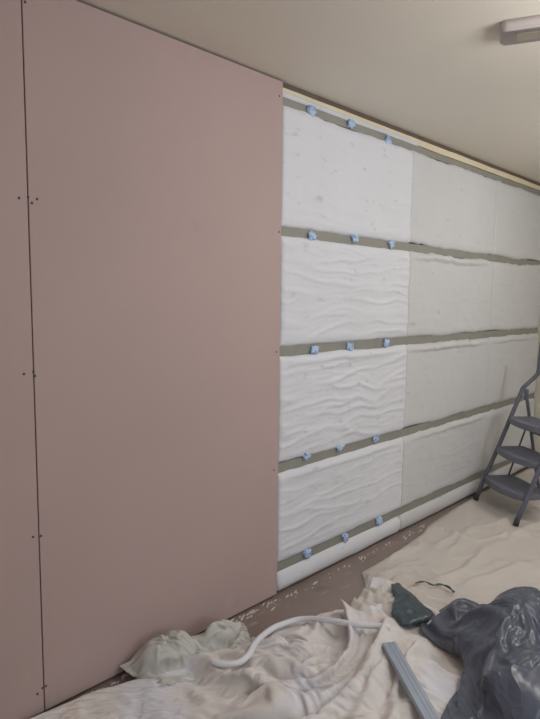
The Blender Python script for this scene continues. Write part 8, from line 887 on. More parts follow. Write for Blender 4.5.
4,-1,1,0,1,0,-1,0,0,-2,-1,1,2,0,-1,0,-1,1,0,1,-1,2,-2,1,0,0,0,0,0,-1,1,-1,-1,1,1,-1,0,-2,3,-1,
4,0,-1,2,1,1,-1,-2,-2,0,1,1,-1,-1,2,-2,2,-1,-1,0,2,-2,2,-1,0,1,-1,1,-1,1,-2,2,0,0,0,-1,0,1,-3,3,
4,-1,1,0,0,0,-1,-1,1,0,1,-1,1,0,-3,3,-2,1,0,2,-3,2,0,0,-1,1,0,-2,2,-1,1,0,-1,0,1,-1,-1,2,0,-3,
3,1,0,0,-2,0,1,0,0,1,-1,0,0,0,1,-2,2,-1,1,-1,2,-3,-2,3,2,-4,1,2,-1,1,0,-1,1,-1,0,1,0,-2,1,0,
2,-1,-1,2,2,-1,-1,1,0,-2,2,0,-1,1,0,1,-2,1,-1,2,-1,1,0,-3,-1,3,-1,1,1,-1,-1,2,-1,0,-2,2,0,0,-1,2,
-1,3,1,-3,2,1,0,-1,1,1,-3,2,1,-1,1,-1,0,-1,2,-3,3,0,-2,2,0,0,0,-1,1,0,0,-2,2,-1,1,-2,2,-2,1,-2,
-6,-3,-2,-2,-3,-2,-1,-3,-2,-3,-2,-2,-2,1,-2,-2,-2,-2,-1,-2,-2,-3,-2,-2,-2,-2,-3,-1,-1,-3,-2,-2,1,-1,-2,-3,0,-2,-1,-1,
0,0,-1,1,1,-1,-2,3,-1,1,-1,-1,0,-3,2,0,0,-1,1,1,-1,2,-1,-1,1,0,2,-1,-2,2,0,1,-4,1,0,2,-3,2,-1,-1,
-2,2,0,-2,2,0,0,-2,3,-1,1,0,-1,-1,-2,2,0,1,-3,1,3,-2,1,1,-2,0,-1,1,1,-2,1,-1,3,-3,1,-2,4,-3,1,0,
0,-2,2,0,-2,2,-1,-1,-2,0,0,1,1,0,0,-1,2,-1,0,-2,-1,4,1,-1,0,0,2,-2,0,1,0,-1,0,1,0,1,-3,1,-1,3,
0,0,-1,0,-3,-4,2,0,1,2,-1,0,0,0,0,-2,-2,7,1,-1,-1,-2,1,2,1,0,-2,1,1,0,-1,3,-3,0,0,0,-1,2,-1,-2,
0,1,-3,-2,1,2,-3,1,-2,-1,4,0,0,1,0,1,-1,-7,4,5,0,-2,-2,0,2,-1,1,0,0,-1,1,-2,3,0,-2,0,3,-3,2,-2,
-2,2,0,1,-2,-3,4,-2,2,1,-4,1,0,-1,1,1,0,1,-5,0,4,1,0,-1,-1,0,3,-1,-1,2,-2,2,-3,1,1,1,-3,2,-2,3,
-1,2,0,-1,0,1,-4,2,-2,0,1,-1,0,3,-2,-1,0,0,0,-1,3,0,1,0,-1,2,-4,3,-1,-2,3,-2,1,0,0,0,1,-1,2,-2,
-1,1,0,0,1,-3,1,-1,3,-1,0,0,0,-2,1,-1,2,0,-1,2,-2,1,-2,0,0,0,0,0,1,2,-2,-1,2,-2,2,-1,-1,0,-1,2,
0,0,0,0,-1,0,0,1,-3,-1,2,-1,1,1,0,-1,-1,3,-1,-1,2,-1,1,1,0,-1,-1,-2,3,-2,2,0,-1,1,-1,-2,4,-1,0,-2,
-1,2,0,-3,-1,1,-2,1,1,1,-2,2,-1,-1,0,3,-1,0,0,1,0,-2,2,-2,2,-1,0,1,-3,3,-2,2,-2,1,-2,3,-2,1,-1,1,
0,0,-1,2,-1,-3,1,-2,1,4,0,-2,-1,3,-1,-2,0,1,0,1,1,-3,-2,2,-1,1,4,-2,1,-3,0,1,2,-2,2,-2,-2,2,1,-2,
-1,1,-1,-1,1,1,0,0,-1,-3,0,1,2,2,0,0,-1,-2,0,1,0,4,1,-3,-1,-2,1,0,-1,1,0,-2,2,1,-1,0,0,-1,0,1,
1,-1,-2,0,-1,3,0,3,-1,-1,1,0,-1,-5,4,0,1,-4,2,0,-1,1,-1,2,-1,2,-4,1,2,-1,1,0,-3,2,-1,0,1,-2,3,-1,
-2,1,0,0,0,3,-1,-2,1,1,1,0,-1,1,-4,2,-2,-1,6,2,-7,0,0,0,3,-2,2,-1,-2,2,-2,2,0,-3,2,0,1,0,-3,1,
-1,0,3,-2,0,-1,3,1,0,-1,-2,0,0,-2,0,1,1,0,-2,-1,3,-1,1,0,0,1,-2,0,0,-2,3,-2,-1,4,-3,2,-1,0,-1,1,
-1,0,1,1,0,3,-2,0,0,0,0,0,0,-1,1,-4,3,1,-3,-3,4,0,1,0,-3,3,-2,1,0,1,-1,-1,1,-1,1,-2,1,0,1,-2,
-1,0,1,1,-1,-2,-1,-1,0,1,3,-1,1,2,-2,3,-3,3,0,-6,0,3,-3,3,2,-3,2,-1,-1,1,-1,0,2,-3,3,-1,-2,1,-2,2,
0,-1,-1,1,-1,-2,4,-1,-1,-1,-1,3,-2,0,4,-4,3,-2,0,5,-4,0,1,-4,3,1,-1,-1,3,-2,1,1,-2,1,-1,1,-1,-1,1,-1,
-1,0,0,0,0,-3,1,2,0,0,-2,2,3,-1,-3,3,-2,0,2,-5,0,4,0,1,-5,3,1,1,-3,3,-2,0,1,-1,-2,2,1,0,0,-1,
0,-1,-2,2,1,-2,-1,1,2,-1,-1,-2,0,2,-1,3,-1,2,-3,3,-2,-2,3,0,1,-3,2,0,1,-3,2,0,-1,0,3,-3,0,1,-1,1,
-1,-1,0,0,1,1,-2,-3,2,2,1,-3,-1,-1,7,-4,3,-1,0,0,3,-3,-2,3,-1,1,-3,2,0,1,-2,2,0,1,-2,1,-1,0,0,-1,
0,-1,-1,1,-1,1,0,0,-3,-1,6,1,-1,0,-1,2,-1,0,0,2,-1,-3,3,-2,1,-2,2,-2,1,0,1,-2,2,-1,1,-1,0,0,-1,0,
-2,0,1,0,0,0,-1,0,0,2,-4,6,1,0,-6,-1,5,0,0,2,-4,1,0,-1,0,1,-1,1,-1,1,-1,2,-2,0,0,1,0,-1,0,0,
0,-2,0,1,0,0,0,0,2,3,-1,-2,1,-1,1,-1,-5,2,7,-6,0,1,0,1,-1,-1,1,0,-1,-1,3,-3,1,1,-2,1,0,0,0,1,
-1,0,0,-1,3,0,1,1,-1,1,1,-6,-2,5,0,2,-1,4,-5,-1,-1,0,0,0,-1,1,-1,0,0,1,-2,3,-1,-1,2,-2,1,-1,2,-1,
-1,-1,1,0,0,2,-1,0,4,-6,2,2,-1,-4,2,-1,10,-7,-3,1,2,-1,-1,-2,3,0,0,-1,4,-1,-1,-3,3,0,-2,1,-1,0,0,0,
0,-1,0,-1,2,1,4,0,-5,0,-4,1,6,-1,0,4,-10,0,2,-1,4,1,-4,1,0,-1,2,0,-1,-1,1,2,-3,3,-1,0,0,1,-1,0,
-1,0,0,0,1,0,3,0,0,-1,1,-1,-1,3,-2,-5,2,0,0,0,-3,4,1,0,-2,2,-3,4,-3,2,0,-1,1,-3,2,-1,1,0,0,0,
-1,2,2,-1,-1,1,-5,4,1,2,-1,0,-2,-2,0,0,-1,0,0,3,-2,-2,3,-1,0,1,0,-1,0,1,-1,2,-2,1,-1,1,-1,1,0,0,
0,-1,0,2,1,1,0,-5,-1,-1,1,2,-1,0,1,0,1,1,0,-3,5,-3,-3,2,2,-1,0,-2,1,-1,0,1,1,-2,2,0,0,-1,1,0,
0,-2,2,-1,0,0,2,0,-1,-1,-1,-2,0,4,-1,0,-1,3,0,1,-3,3,-1,-2,1,-1,2,-1,0,-1,1,-3,1,2,-2,2,0,-1,0,1,
-1,1,-1,0,-1,0,-1,3,2,0,-1,0,-1,-4,5,0,0,-2,2,-1,-1,-2,2,0,-1,1,-1,3,-1,1,-1,0,-1,-1,3,-2,0,1,1,-1,
-1,0,-1,0,1,-1,1,-3,1,2,2,-1,1,-1,-1,2,-1,-1,1,1,-1,0,-1,1,-1,-1,0,0,2,-2,2,-1,1,1,-3,0,1,1,-1,3,
-1,0,0,0,-1,1,-1,0,-1,-1,3,2,-1,2,-4,1,1,0,-3,3,1,0,-2,2,-1,0,-1,-1,-1,3,-2,1,0,-1,3,-1,0,-1,1,-2,
-1,0,0,0,0,0,-1,1,-2,2,-2,3,2,-2,1,-2,0,0,0,-2,3,-1,3,-3,0,1,0,1,0,-3,3,0,-1,0,-1,1,0,1,-1,2,
0,-1,0,0,-1,0,-1,0,2,-2,3,-1,-1,3,-1,1,-1,-1,0,-1,0,1,-1,1,2,-1,0,-2,0,1,-1,2,0,1,-2,-1,2,-1,2,-2,
0,-1,-2,1,-1,2,1,-1,-1,3,-5,4,0,-2,2,-2,2,0,0,0,-3,2,0,0,-2,2,1,-1,2,0,-2,0,1,-1,-1,1,-1,2,-2,-1,
0,-2,1,0,1,0,-1,1,0,0,-1,-1,3,-4,1,4,-3,1,0,-1,0,-2,3,-1,3,-2,-1,1,-2,0,1,-2,-1,2,1,-1,2,-2,0,4,
-2,0,3,-1,0,0,0,-1,2,-3,1,1,0,2,-3,-2,2,0,1,0,1,0,-4,3,-3,1,1,0,0,-1,3,-1,-1,-2,0,4,-3,2,1,-2,
-1,-1,2,-1,3,-3,2,0,-2,2,-1,-1,-3,6,0,-1,-1,0,-2,3,-1,-2,3,-2,2,-2,0,0,0,2,-3,1,0,1,1,-3,2,-2,4,-2,
-1,1,0,-1,0,0,2,2,-2,0,-1,-1,-1,1,-1,-1,3,-1,0,1,-1,0,-2,4,-1,0,-1,2,0,-1,-1,0,1,-1,0,3,-1,1,-4,3,
0,-1,1,0,0,-1,-2,3,3,-2,0,-2,-1,0,2,0,-3,3,1,-4,1,5,-1,-5,0,3,1,-3,1,0,0,0,0,1,0,-2,2,0,0,-2,
-1,1,0,0,-1,-1,-1,0,4,0,0,-4,2,0,0,0,1,-3,0,0,4,-3,-1,1,3,-2,-1,2,-2,1,1,0,-1,1,-1,2,-3,3,-1,1,
-1,1,0,-1,-1,0,1,-1,0,3,-1,-2,2,-2,0,0,1,1,-1,2,-4,0,3,0,0,0,2,-1,0,-2,2,-2,2,-1,2,-3,0,0,0,-1,
-1,1,0,0,-1,1,-1,-1,0,2,0,-1,0,-3,2,1,0,0,1,-3,1,4,-1,-1,-3,3,-2,0,3,2,-4,0,1,0,-2,4,0,-3,0,2,
0,0,-1,1,0,-1,0,1,1,-6,3,1,-1,5,-3,0,-2,1,1,0,2,-4,3,0,0,-3,1,0,-3,2,0,1,1,-1,0,-1,0,1,0,2,
-1,2,-3,1,1,3,1,-3,-5,5,-2,1,1,-1,0,-1,0,-2,4,2,-5,0,1,0,0,3,0,-1,0,-4,3,0,-1,1,-1,-1,5,-2,1,-3,
-1,1,-1,-1,-1,4,1,0,-1,-2,0,1,2,-4,1,0,1,0,-1,2,1,1,-4,0,0,1,-1,1,-1,1,-1,1,0,-1,4,-1,-5,5,0,1,
0,-1,-1,1,2,-4,3,2,0,-3,0,4,-5,1,-1,2,-1,0,0,0,1,-2,3,0,0,-3,0,1,2,1,1,-1,-2,1,1,0,1,-4,3,-1,
-1,0,0,1,2,-1,-4,3,1,-2,3,-4,1,-2,3,-2,1,2,0,-3,-1,1,-1,5,0,-1,0,1,0,-2,-2,4,0,0,-3,3,0,1,-3,2,
-1,0,1,0,1,1,-2,-4,3,3,-2,-1,0,3,-3,1,0,2,-2,0,0,1,2,-2,-1,1,1,-2,0,1,1,-4,3,0,2,-3,2,-2,1,-3,
0,-1,1,0,0,0,2,-2,-4,3,-2,2,3,-2,1,-1,1,0,-3,2,1,-1,-3,1,0,-1,3,-1,1,0,-1,3,-3,2,-2,-1,2,1,-2,0,
-1,1,-1,2,-1,1,0,0,1,-5,3,3,-3,0,0,0,2,-3,0,-1,3,1,-1,-4,3,-1,0,0,0,0,2,-3,3,-1,0,1,-4,2,0,2,
-1,0,1,1,-1,2,-1,1,-2,1,2,-3,0,0,-1,3,-4,1,1,-1,-2,2,0,1,-1,0,0,1,-1,0,0,0,-2,1,3,-1,1,-2,3,-3,
0,-1,2,-1,1,-2,1,-1,2,1,-3,0,0,0,1,-2,3,-1,0,1,0,-3,1,1,-2,3,-3,1,0,1,-2,2,-1,2,-2,1,-1,0,-2,3,
-1,2,-1,0,-1,0,0,0,-1,0,2,0,-1,0,0,1,-3,1,1,2,-1,1,-1,-2,1,0,0,-1,1,-1,3,-1,-1,-1,1,0,1,0,0,-2,
-1,-1,0,0,0,0,0,0,1,0,-1,0,1,-1,2,-1,2,-2,-1,-1,2,-1,0,1,0,-1,1,2,-2,0,0,0,2,-3,0,0,1,0,0,0,
-3,0,1,-1,0,1,0,1,-1,0,1,0,0,1,-3,3,-1,1,0,0,-2,0,3,1,0,-2,-1,0,1,2,-3,2,-1,1,-2,1,-2,0,-1,3,
-3,1,-1,1,0,0,0,0,0,0,-1,1,1,0,1,-3,2,0,0,-2,2,-1,-2,2,2,0,0,-1,2,-3,1,-2,3,-2,1,-1,2,0,2,-2,
22,0,-2,-1,1,-1,-2,-1,2,-1,-3,-1,-1,0,-3,0,3,-2,-2,1,2,1,-1,-2,-1,3,-1,-2,-1,-1,2,0,-2,-2,0,2,-1,-2,1,3,
1,1,2,-2,-2,3,1,-2,-3,2,3,0,1,-3,2,-3,0,2,1,-4,-1,2,1,1,-2,-3,4,3,0,-2,-4,3,1,1,-2,1,1,1,-3,-1,
-2,3,1,3,-2,-2,1,1,-2,-1,-1,0,0,3,1,2,-5,3,0,2,-3,-5,0,4,1,-2,-3,3,0,4,-1,-4,4,1,0,-3,3,0,0,-4,
2,-3,2,1,2,-3,5,5,2,0,1,1,-1,-2,-2,-6,2,-4,3,-1,-1,1,-3,-3,5,2,-4,-3,4,-3,6,1,-7,1,5,-3,-2,4,-1,0,
1,-1,-2,5,6,6,-5,-3,4,3,1,-1,1,1,0,5,-5,-10,-5,2,1,-1,0,-2,-5,4,1,0,0,-1,-3,4,5,-3,0,0,-3,0,4,-2,
-1,5,2,-2,-1,3,3,-1,-2,-1,3,2,-2,-2,0,0,3,7,-6,-12,0,4,2,-2,-1,-4,7,-3,0,3,-3,-3,3,3,-2,1,-2,-4,3,4,
2,1,1,-1,0,1,4,2,-3,-5,-3,3,3,2,-1,-2,-1,-1,4,2,-10,-1,3,2,-1,1,0,2,-7,4,4,-6,-2,2,0,-1,5,-3,-4,4,
1,0,1,3,0,1,-8,3,4,0,-4,-5,0,5,3,1,-1,0,0,1,-7,-2,0,4,4,-5,-2,3,3,-7,3,4,-5,-1,2,-2,3,4,-3,-6,
0,0,1,1,3,-2,-3,-3,1,6,3,-2,-4,-2,-2,3,-1,0,2,2,8,-12,-4,0,3,0,-1,0,3,-1,-1,2,-1,-2,1,3,-5,3,3,-3,
1,0,0,1,0,0,1,-4,-2,-1,4,4,0,-6,0,0,2,0,2,-1,2,-4,0,2,-5,2,-1,-1,2,3,1,-2,1,-2,-1,5,-4,-3,2,6,
1,1,1,-2,-1,2,3,0,-3,-4,-2,3,4,1,-2,-5,4,0,-1,1,0,0,-2,-4,6,4,-1,-5,-3,4,-4,4,2,-1,-4,2,0,-2,-1,2,
1,-1,1,2,1,-7,3,5,-1,0,-4,-4,0,-1,5,4,-4,-1,0,0,-1,3,0,3,-8,0,4,4,-4,-4,1,-1,5,2,-2,-5,7,-3,-2,-2,
0,0,-1,1,1,4,0,-3,1,0,0,-2,-4,0,-2,3,1,0,-1,-1,-4,4,6,-2,1,-3,1,1,2,-3,-2,0,-1,3,3,-2,-1,1,-2,1,
-1,1,-2,-1,0,5,-4,-2,0,4,-1,-1,0,2,-2,-4,4,3,-5,-1,-6,8,1,2,3,-4,-3,0,4,4,-3,-3,-1,0,2,3,-3,2,-1,-3,
1,-1,-1,-1,-1,1,0,0,0,-3,0,0,0,4,1,-3,-2,1,0,-2,9,-3,-4,1,3,4,-5,-3,-1,4,4,-2,-4,0,1,0,-1,3,1,-2,
0,0,2,-5,1,-1,-2,1,-1,0,0,1,1,-1,1,0,-2,3,1,4,-4,5,-2,-6,1,0,7,-1,-4,-2,4,3,-1,-6,-1,2,4,-4,3,-1,
0,0,2,2,-7,0,2,-1,0,-1,0,1,0,-2,3,4,-3,0,1,2,7,-9,0,-1,-4,6,-3,4,-2,0,-6,3,4,-1,-4,-1,2,4,-3,1,
0,0,0,3,-2,0,1,1,1,-1,1,-1,0,-3,-5,4,5,-7,2,3,2,-4,3,0,-3,-5,4,-1,5,-5,4,-5,3,4,-3,-3,-2,3,2,-1,
0,1,1,0,1,-2,-6,1,4,3,-2,-1,3,1,-3,-5,4,3,1,-1,-2,-1,1,1,0,-3,-3,0,3,4,-5,5,-2,-1,0,-1,0,-2,3,0,
0,1,0,2,1,-3,1,-3,0,1,1,3,-5,0,3,-4,-1,4,-1,0,1,0,-4,3,1,0,-3,2,-4,2,3,-5,1,3,2,-2,-1,2,-1,0,
0,1,-1,1,4,-4,1,3,-4,-2,5,-4,1,0,-1,0,-4,2,3,-2,-1,2,0,-4,5,1,-1,-1,-3,-1,2,0,-2,2,-1,5,-2,0,0,0,
1,0,-1,0,1,-4,5,-1,2,-2,-5,5,1,0,-1,1,-3,-3,3,-1,-4,6,0,0,-4,5,3,-6,2,0,-3,5,1,-6,4,-4,3,0,0,0,
0,0,-1,1,0,5,-4,3,-3,0,1,-6,2,1,-1,0,1,2,-5,-1,-1,6,-1,1,-1,-2,4,3,-3,-3,4,-3,2,2,-3,1,-1,0,0,0,
0,0,-1,0,-2,-1,7,-1,0,0,-3,1,-4,2,3,0,0,-6,-1,-9,15,-1,1,0,0,3,-2,-2,5,-2,-4,4,-2,1,-1,-1,2,-1,-1,1,
-1,1,-1,0,-2,3,-4,3,-1,0,2,-1,-2,-3,2,2,-1,-2,-4,10,-1,0,0,-1,3,-5,2,4,-1,2,-3,-5,1,2,4,-2,-2,0,1,0,
0,-1,-1,0,5,0,0,-6,1,2,-3,2,1,-2,-4,0,1,-4,2,8,-1,-1,1,-2,0,4,-7,2,1,3,2,-3,-4,0,3,4,-3,-2,2,0,
-1,0,-1,-1,1,-2,2,0,1,-3,2,-3,2,1,-1,-3,-9,10,8,-4,-3,4,-2,3,3,-6,1,-2,3,-4,3,5,-3,-3,-1,4,2,-3,0,-1,
-1,-1,0,-1,0,2,-4,4,-1,0,-1,0,-4,-2,-3,-1,11,1,2,1,-1,-4,4,-1,1,2,-1,-2,0,1,-3,2,4,-3,1,-6,1,5,-3,1,
-1,-1,-1,-2,-1,1,0,-4,0,-1,3,-1,-4,-3,8,7,4,-2,-5,3,1,-1,-3,5,-5,5,1,-2,-4,4,-1,-3,3,5,-7,5,-3,-3,2,1,
-1,-3,0,-4,-2,0,2,-1,-3,-3,-1,4,7,10,0,-1,-1,1,-1,-5,2,0,0,-3,4,0,2,-1,-1,1,2,-4,-3,2,5,-5,5,-3,-3,4,
0,0,1,-2,-5,-4,1,3,4,4,0,0,1,-3,4,1,-6,-3,5,1,-2,1,1,-2,1,-1,0,3,-2,0,0,0,-2,-2,2,4,-2,1,-2,-3,
0,-1,1,-1,1,0,-4,-1,3,3,1,1,0,-2,-4,2,2,-1,-4,4,0,-2,0,3,0,0,-4,0,5,-5,4,2,-2,-2,-3,4,-1,2,2,-2,
0,0,0,0,-1,1,2,-1,-5,-1,0,3,3,1,-3,-3,5,1,-3,-3,5,1,-2,0,-1,1,2,-2,-4,4,-5,2,7,0,-4,-3,0,-1,4,3,
0,1,-2,2,-2,-1,3,1,0,-2,-2,-2,2,2,0,-1,0,2,0,-1,-1,1,0,3,-2,0,1,-1,-1,-4,5,1,-6,4,4,-5,4,-2,-4,3,
0,0,-1,1,3,-2,0,1,0,0,0,-4,-3,4,2,-2,-2,3,2,-1,-4,0,5,0,1,-3,0,2,1,-4,-2,2,-1,-2,5,4,-4,2,-3,-2,
0,0,-1,-1,2,2,-2,-1,2,0,0,1,-3,-4,4,3,-4,1,2,-1,0,0,3,-5,-2,2,0,-1,0,8,-4,-5,6,-1,-1,-2,-1,4,4,-5,
0,0,0,-1,4,6,2,0,-2,0,-4,-4,0,-3,-3,4,3,-5,2,2,0,-1,0,4,-5,-4,0,5,2,0,1,-1,-3,3,-2,1,-2,-4,4,5,
0,-2,2,6,-1,0,-3,2,1,-2,2,3,-8,3,-3,-4,3,3,-5,4,1,-1,-4,1,4,-2,1,-2,4,-1,1,0,-2,-3,-1,3,4,-3,-5,0,
1,-3,5,0,-1,1,2,-4,0,1,1,1,3,-6,0,-2,-3,-1,6,-2,2,2,-3,-4,3,5,0,1,-7,0,4,1,1,-4,-2,-2,4,5,-1,-4,
1,0,1,0,0,-1,-1,2,-2,2,-1,1,1,-5,4,0,-4,3,-6,0,2,3,2,-3,-2,1,-1,2,0,-1,0,3,1,3,-1,-5,-4,3,4,-1,
-1,3,1,-4,2,-1,-3,1,1,-1,2,0,1,3,-7,0,2,0,3,-4,-3,-1,5,6,-4,-4,2,-3,6,-5,-2,2,2,-2,3,4,-4,-3,2,4,
1,0,0,0,0,-1,-1,-3,2,0,3,-1,1,1,-3,4,-2,-4,2,0,1,1,-3,2,4,2,-2,-3,-5,6,-2,-5,-1,2,-1,4,5,-4,-2,3,
1,1,0,-2,1,-2,0,2,-2,0,2,-2,1,0,-2,3,3,-2,-4,3,2,3,-4,-6,1,2,3,2,-2,-4,0,6,-1,-2,0,-3,2,4,-6,-2,
1,0,0,0,-1,-2,1,-1,1,0,1,1,-2,1,1,-5,4,3,0,-1,1,-2,3,0,-5,-2,-1,5,2,-2,1,-6,2,7,-1,-5,-1,2,5,-5,
-1,2,0,-1,-1,0,0,-1,2,-1,-2,2,0,-1,2,-1,1,-3,1,5,-3,0,4,0,0,-3,2,-8,1,6,-4,2,3,-1,-3,4,-3,1,-1,1,
0,1,0,-1,-5,2,1,0,-2,2,-2,3,0,-2,4,-2,0,4,-2,-2,2,0,-2,4,1,0,-5,6,-3,-6,5,-1,0,0,3,-4,3,-1,-1,-2,
0,1,0,3,-5,-3,3,0,2,0,-3,1,-2,-4,6,0,-3,3,6,-3,1,0,1,-4,4,0,-1,-4,2,0,-2,1,0,-1,3,1,-5,1,-1,2,
0,1,-1,0,-1,3,-2,1,-3,-1,6,-6,0,2,-2,6,-2,-2,0,5,-4,0,0,3,-5,-2,0,0,5,2,-2,1,1,0,-2,1,0,-6,4,0,
0,0,-2,-1,7,-8,-2,0,5,-1,0,-1,-3,9,-2,-2,3,0,1,0,2,-6,-3,2,1,0,2,-1,-3,4,4,-3,-1,-1,-4,5,1,-1,-2,-1,
0,-1,0,0,-3,4,0,-1,-4,2,0,-2,2,5,3,-2,-2,2,-1,1,-3,4,-3,-6,4,0,-1,6,-1,1,-4,4,-2,-2,1,-6,6,1,-4,2,
0,-1,-1,-2,-1,3,0,2,-2,4,-8,-5,11,0,3,2,-3,1,0,-2,1,-2,0,0,-5,3,4,0,2,-1,1,-6,-3,5,1,0,-6,5,2,-2,
-1,0,-2,0,-1,2,4,-3,1,-8,-2,12,1,0,-1,-3,4,-1,0,-4,1,-1,0,0,0,6,0,-5,2,-4,5,2,-3,-7,6,0,-1,-3,5,4,
-1,-2,0,-1,1,-2,0,1,-2,-3,8,3,0,0,-4,2,2,0,-3,-1,-3,5,0,0,1,-2,2,2,-6,5,-2,-2,2,-1,-2,4,0,-3,-2,2,
-1,-1,-1,0,-1,-2,0,0,-4,9,4,0,0,-1,-2,1,2,-3,-1,1,0,-5,6,1,-2,0,-1,1,-1,-3,3,2,-1,0,-3,2,2,-1,-1,2,
-1,-1,-1,0,2,-3,-4,-2,10,4,-1,0,-3,1,3,-4,-3,2,-1,1,1,0,-4,5,1,-4,1,1,0,-1,-1,3,0,1,-2,-4,4,5,-4,-5,
0,-2,-2,0,-1,0,1,6,2,0,-1,-2,-1,-4,5,4,-6,-3,0,-1,6,2,-2,1,0,-2,-3,2,4,-3,-3,2,1,0,0,0,-2,3,2,-2,
0,-3,1,0,0,2,3,2,-5,-2,2,-2,0,1,-3,3,3,-3,4,-1,-6,4,4,-3,1,-1,-2,-3,4,2,-3,0,2,0,0,1,2,-7,5,3,
-2,2,-2,1,4,1,-3,-3,6,-4,-3,4,2,1,-5,-3,4,4,-3,0,-2,-4,0,1,3,6,-1,-4,-4,6,-1,-4,4,1,0,-1,1,2,-6,-1,
-1,3,2,-1,-4,3,2,-2,-1,3,-3,-4,0,2,3,-3,-4,1,-1,6,2,-2,2,1,1,-3,1,0,-2,0,3,-2,-6,6,2,-2,-4,4,2,-3,
-3,0,4,3,-2,-4,3,3,-5,2,2,-1,-3,-3,3,1,-2,-3,2,-2,5,2,-3,0,1,1,2,1,-2,-4,4,1,-2,-4,4,3,-4,-5,5,5], 60, 40, 0.0025),
  'D': ([
976,-6,-5,-6,-6,-5,-6,-6,-6,-5,-6,-6,-5,-6,-6,-5,-6,-5,-5,-5,-5,-4,-3,-4,-3,-2,-2,-2,-2,-1,-2,-1,-1,-1,0,-1,-1,-1,-1,-3,-2,-4,-4,-4,-5,-5,-5,-6,-5,-5,-6,-5,-6,-5,-6,-5,-6,-6,-5,-6,-5,-6,-5,-6,-6,-5,-6,-5,-6,-5,-6,-6,-5,-6,-5,-6,
2,0,-1,1,0,0,0,0,1,-1,0,1,-1,1,0,-1,1,0,-1,1,0,0,-1,1,0,-1,0,1,0,0,1,0,-1,0,-2,-1,-2,-1,-1,0,0,0,0,0,1,0,0,2,0,0,2,0,1,0,1,-1,1,0,0,0,-1,1,-1,1,0,0,0,-1,1,-1,1,0,0,0,-1,1,
1,1,0,-1,1,-1,1,0,0,0,1,-1,1,-1,0,1,0,-1,1,-1,1,1,0,-1,0,0,-1,-1,0,-1,-1,-1,0,-1,0,0,2,0,-1,0,-1,1,1,0,2,1,0,-1,0,0,-1,1,0,0,0,1,0,1,0,0,0,0,0,-1,1,-1,1,0,0,0,-1,1,-1,1,0,-1,
2,-1,1,0,0,0,0,0,0,1,-1,1,-1,0,1,-1,0,1,0,0,1,-1,0,1,-1,-1,1,0,1,0,0,0,0,0,0,-1,-2,-2,0,-1,-1,0,0,1,2,0,2,1,0,1,-1,-1,-1,0,0,0,0,0,-1,1,1,0,1,1,-1,0,-1,1,-1,1,0,0,0,-1,1,0,
2,0,0,0,0,0,0,1,-1,0,0,0,0,1,-1,1,0,-1,0,0,-1,0,0,0,0,2,0,0,-1,-1,0,-1,-1,-1,-2,0,0,4,0,1,2,1,2,-1,-4,0,2,1,1,-1,1,0,0,0,-1,0,-1,0,1,0,-1,0,0,-1,1,1,-1,-1,1,0,0,-1,1,0,0,0,
1,1,-1,1,-1,1,0,0,0,0,0,0,0,0,1,-1,0,1,0,-1,0,0,-1,-1,2,-1,-1,-3,-1,-1,0,0,1,1,2,3,2,-1,3,1,-1,2,-4,-1,-1,-1,-3,-1,1,3,3,1,1,-1,1,0,0,0,0,0,0,-1,0,0,0,-1,1,-1,-1,-1,1,0,-1,1,-1,0,
2,0,1,-1,1,-1,0,-1,1,0,0,0,1,0,0,0,0,0,-1,1,0,-1,0,0,-3,-2,0,2,1,3,-1,2,0,2,2,0,1,0,0,0,-1,-4,0,-1,1,-1,0,0,0,1,-1,1,1,1,0,0,0,0,0,0,0,1,-1,0,-1,0,1,0,-1,-2,0,0,0,-1,1,0,
2,0,-1,1,0,1,-1,1,-1,0,1,-1,0,0,0,1,0,-1,2,0,0,1,1,-1,-1,1,-1,0,0,0,2,-1,3,0,1,1,0,0,-1,-2,-1,-1,0,1,-1,1,-1,-1,-2,-1,-2,0,1,3,-1,0,1,1,0,0,1,0,0,1,0,0,-1,3,0,-2,-5,1,0,0,1,0,
1,0,1,0,0,0,0,-2,2,0,0,1,0,-1,0,0,-1,3,-1,0,0,1,0,1,0,-2,0,1,2,0,0,2,1,0,0,-1,-2,0,-1,0,3,0,-1,0,-1,-1,-1,0,0,-3,3,2,-1,-3,1,-1,0,0,0,0,0,0,1,0,1,1,0,-2,2,1,-1,-4,1,0,0,0,
2,0,0,0,0,0,0,0,1,-1,0,0,0,0,0,0,1,-3,0,3,0,-1,0,0,0,0,0,-1,0,0,7,1,-2,0,-1,-1,1,0,0,1,-2,1,1,0,0,-1,0,-2,0,0,2,-4,-1,0,0,1,0,-1,-1,0,0,0,1,0,1,-1,2,1,0,0,1,-1,-3,0,2,0,
2,0,0,0,0,0,0,-1,1,0,-1,0,0,1,0,0,-1,1,0,-3,0,0,0,0,4,-2,3,2,0,2,-6,-2,0,-1,1,0,1,0,1,0,0,1,2,0,0,1,-1,0,0,0,-2,0,-1,0,-1,0,0,-1,1,0,-1,0,-1,1,-1,4,3,-1,-3,0,1,1,-1,-1,0,1,
1,1,0,0,0,0,0,0,0,0,0,-1,-1,0,1,1,0,0,0,0,0,-1,0,0,-3,4,2,-1,4,-1,0,0,0,0,1,0,1,-1,1,0,-1,-1,-2,-1,0,0,1,0,-1,0,-2,0,3,-1,1,-1,0,0,0,0,0,-1,0,-1,0,3,-3,1,0,1,0,0,1,-2,0,0,
2,0,0,0,0,0,-1,1,0,1,-1,-1,0,0,0,0,2,0,0,0,-1,2,-1,-1,-1,2,-2,5,-1,-2,-1,3,-4,2,-1,2,-3,3,-1,-1,1,-1,0,1,1,0,0,0,-1,0,-1,0,-1,2,-1,1,-1,1,0,-1,1,1,-1,-1,0,-3,2,-1,3,-1,0,0,0,1,0,0,
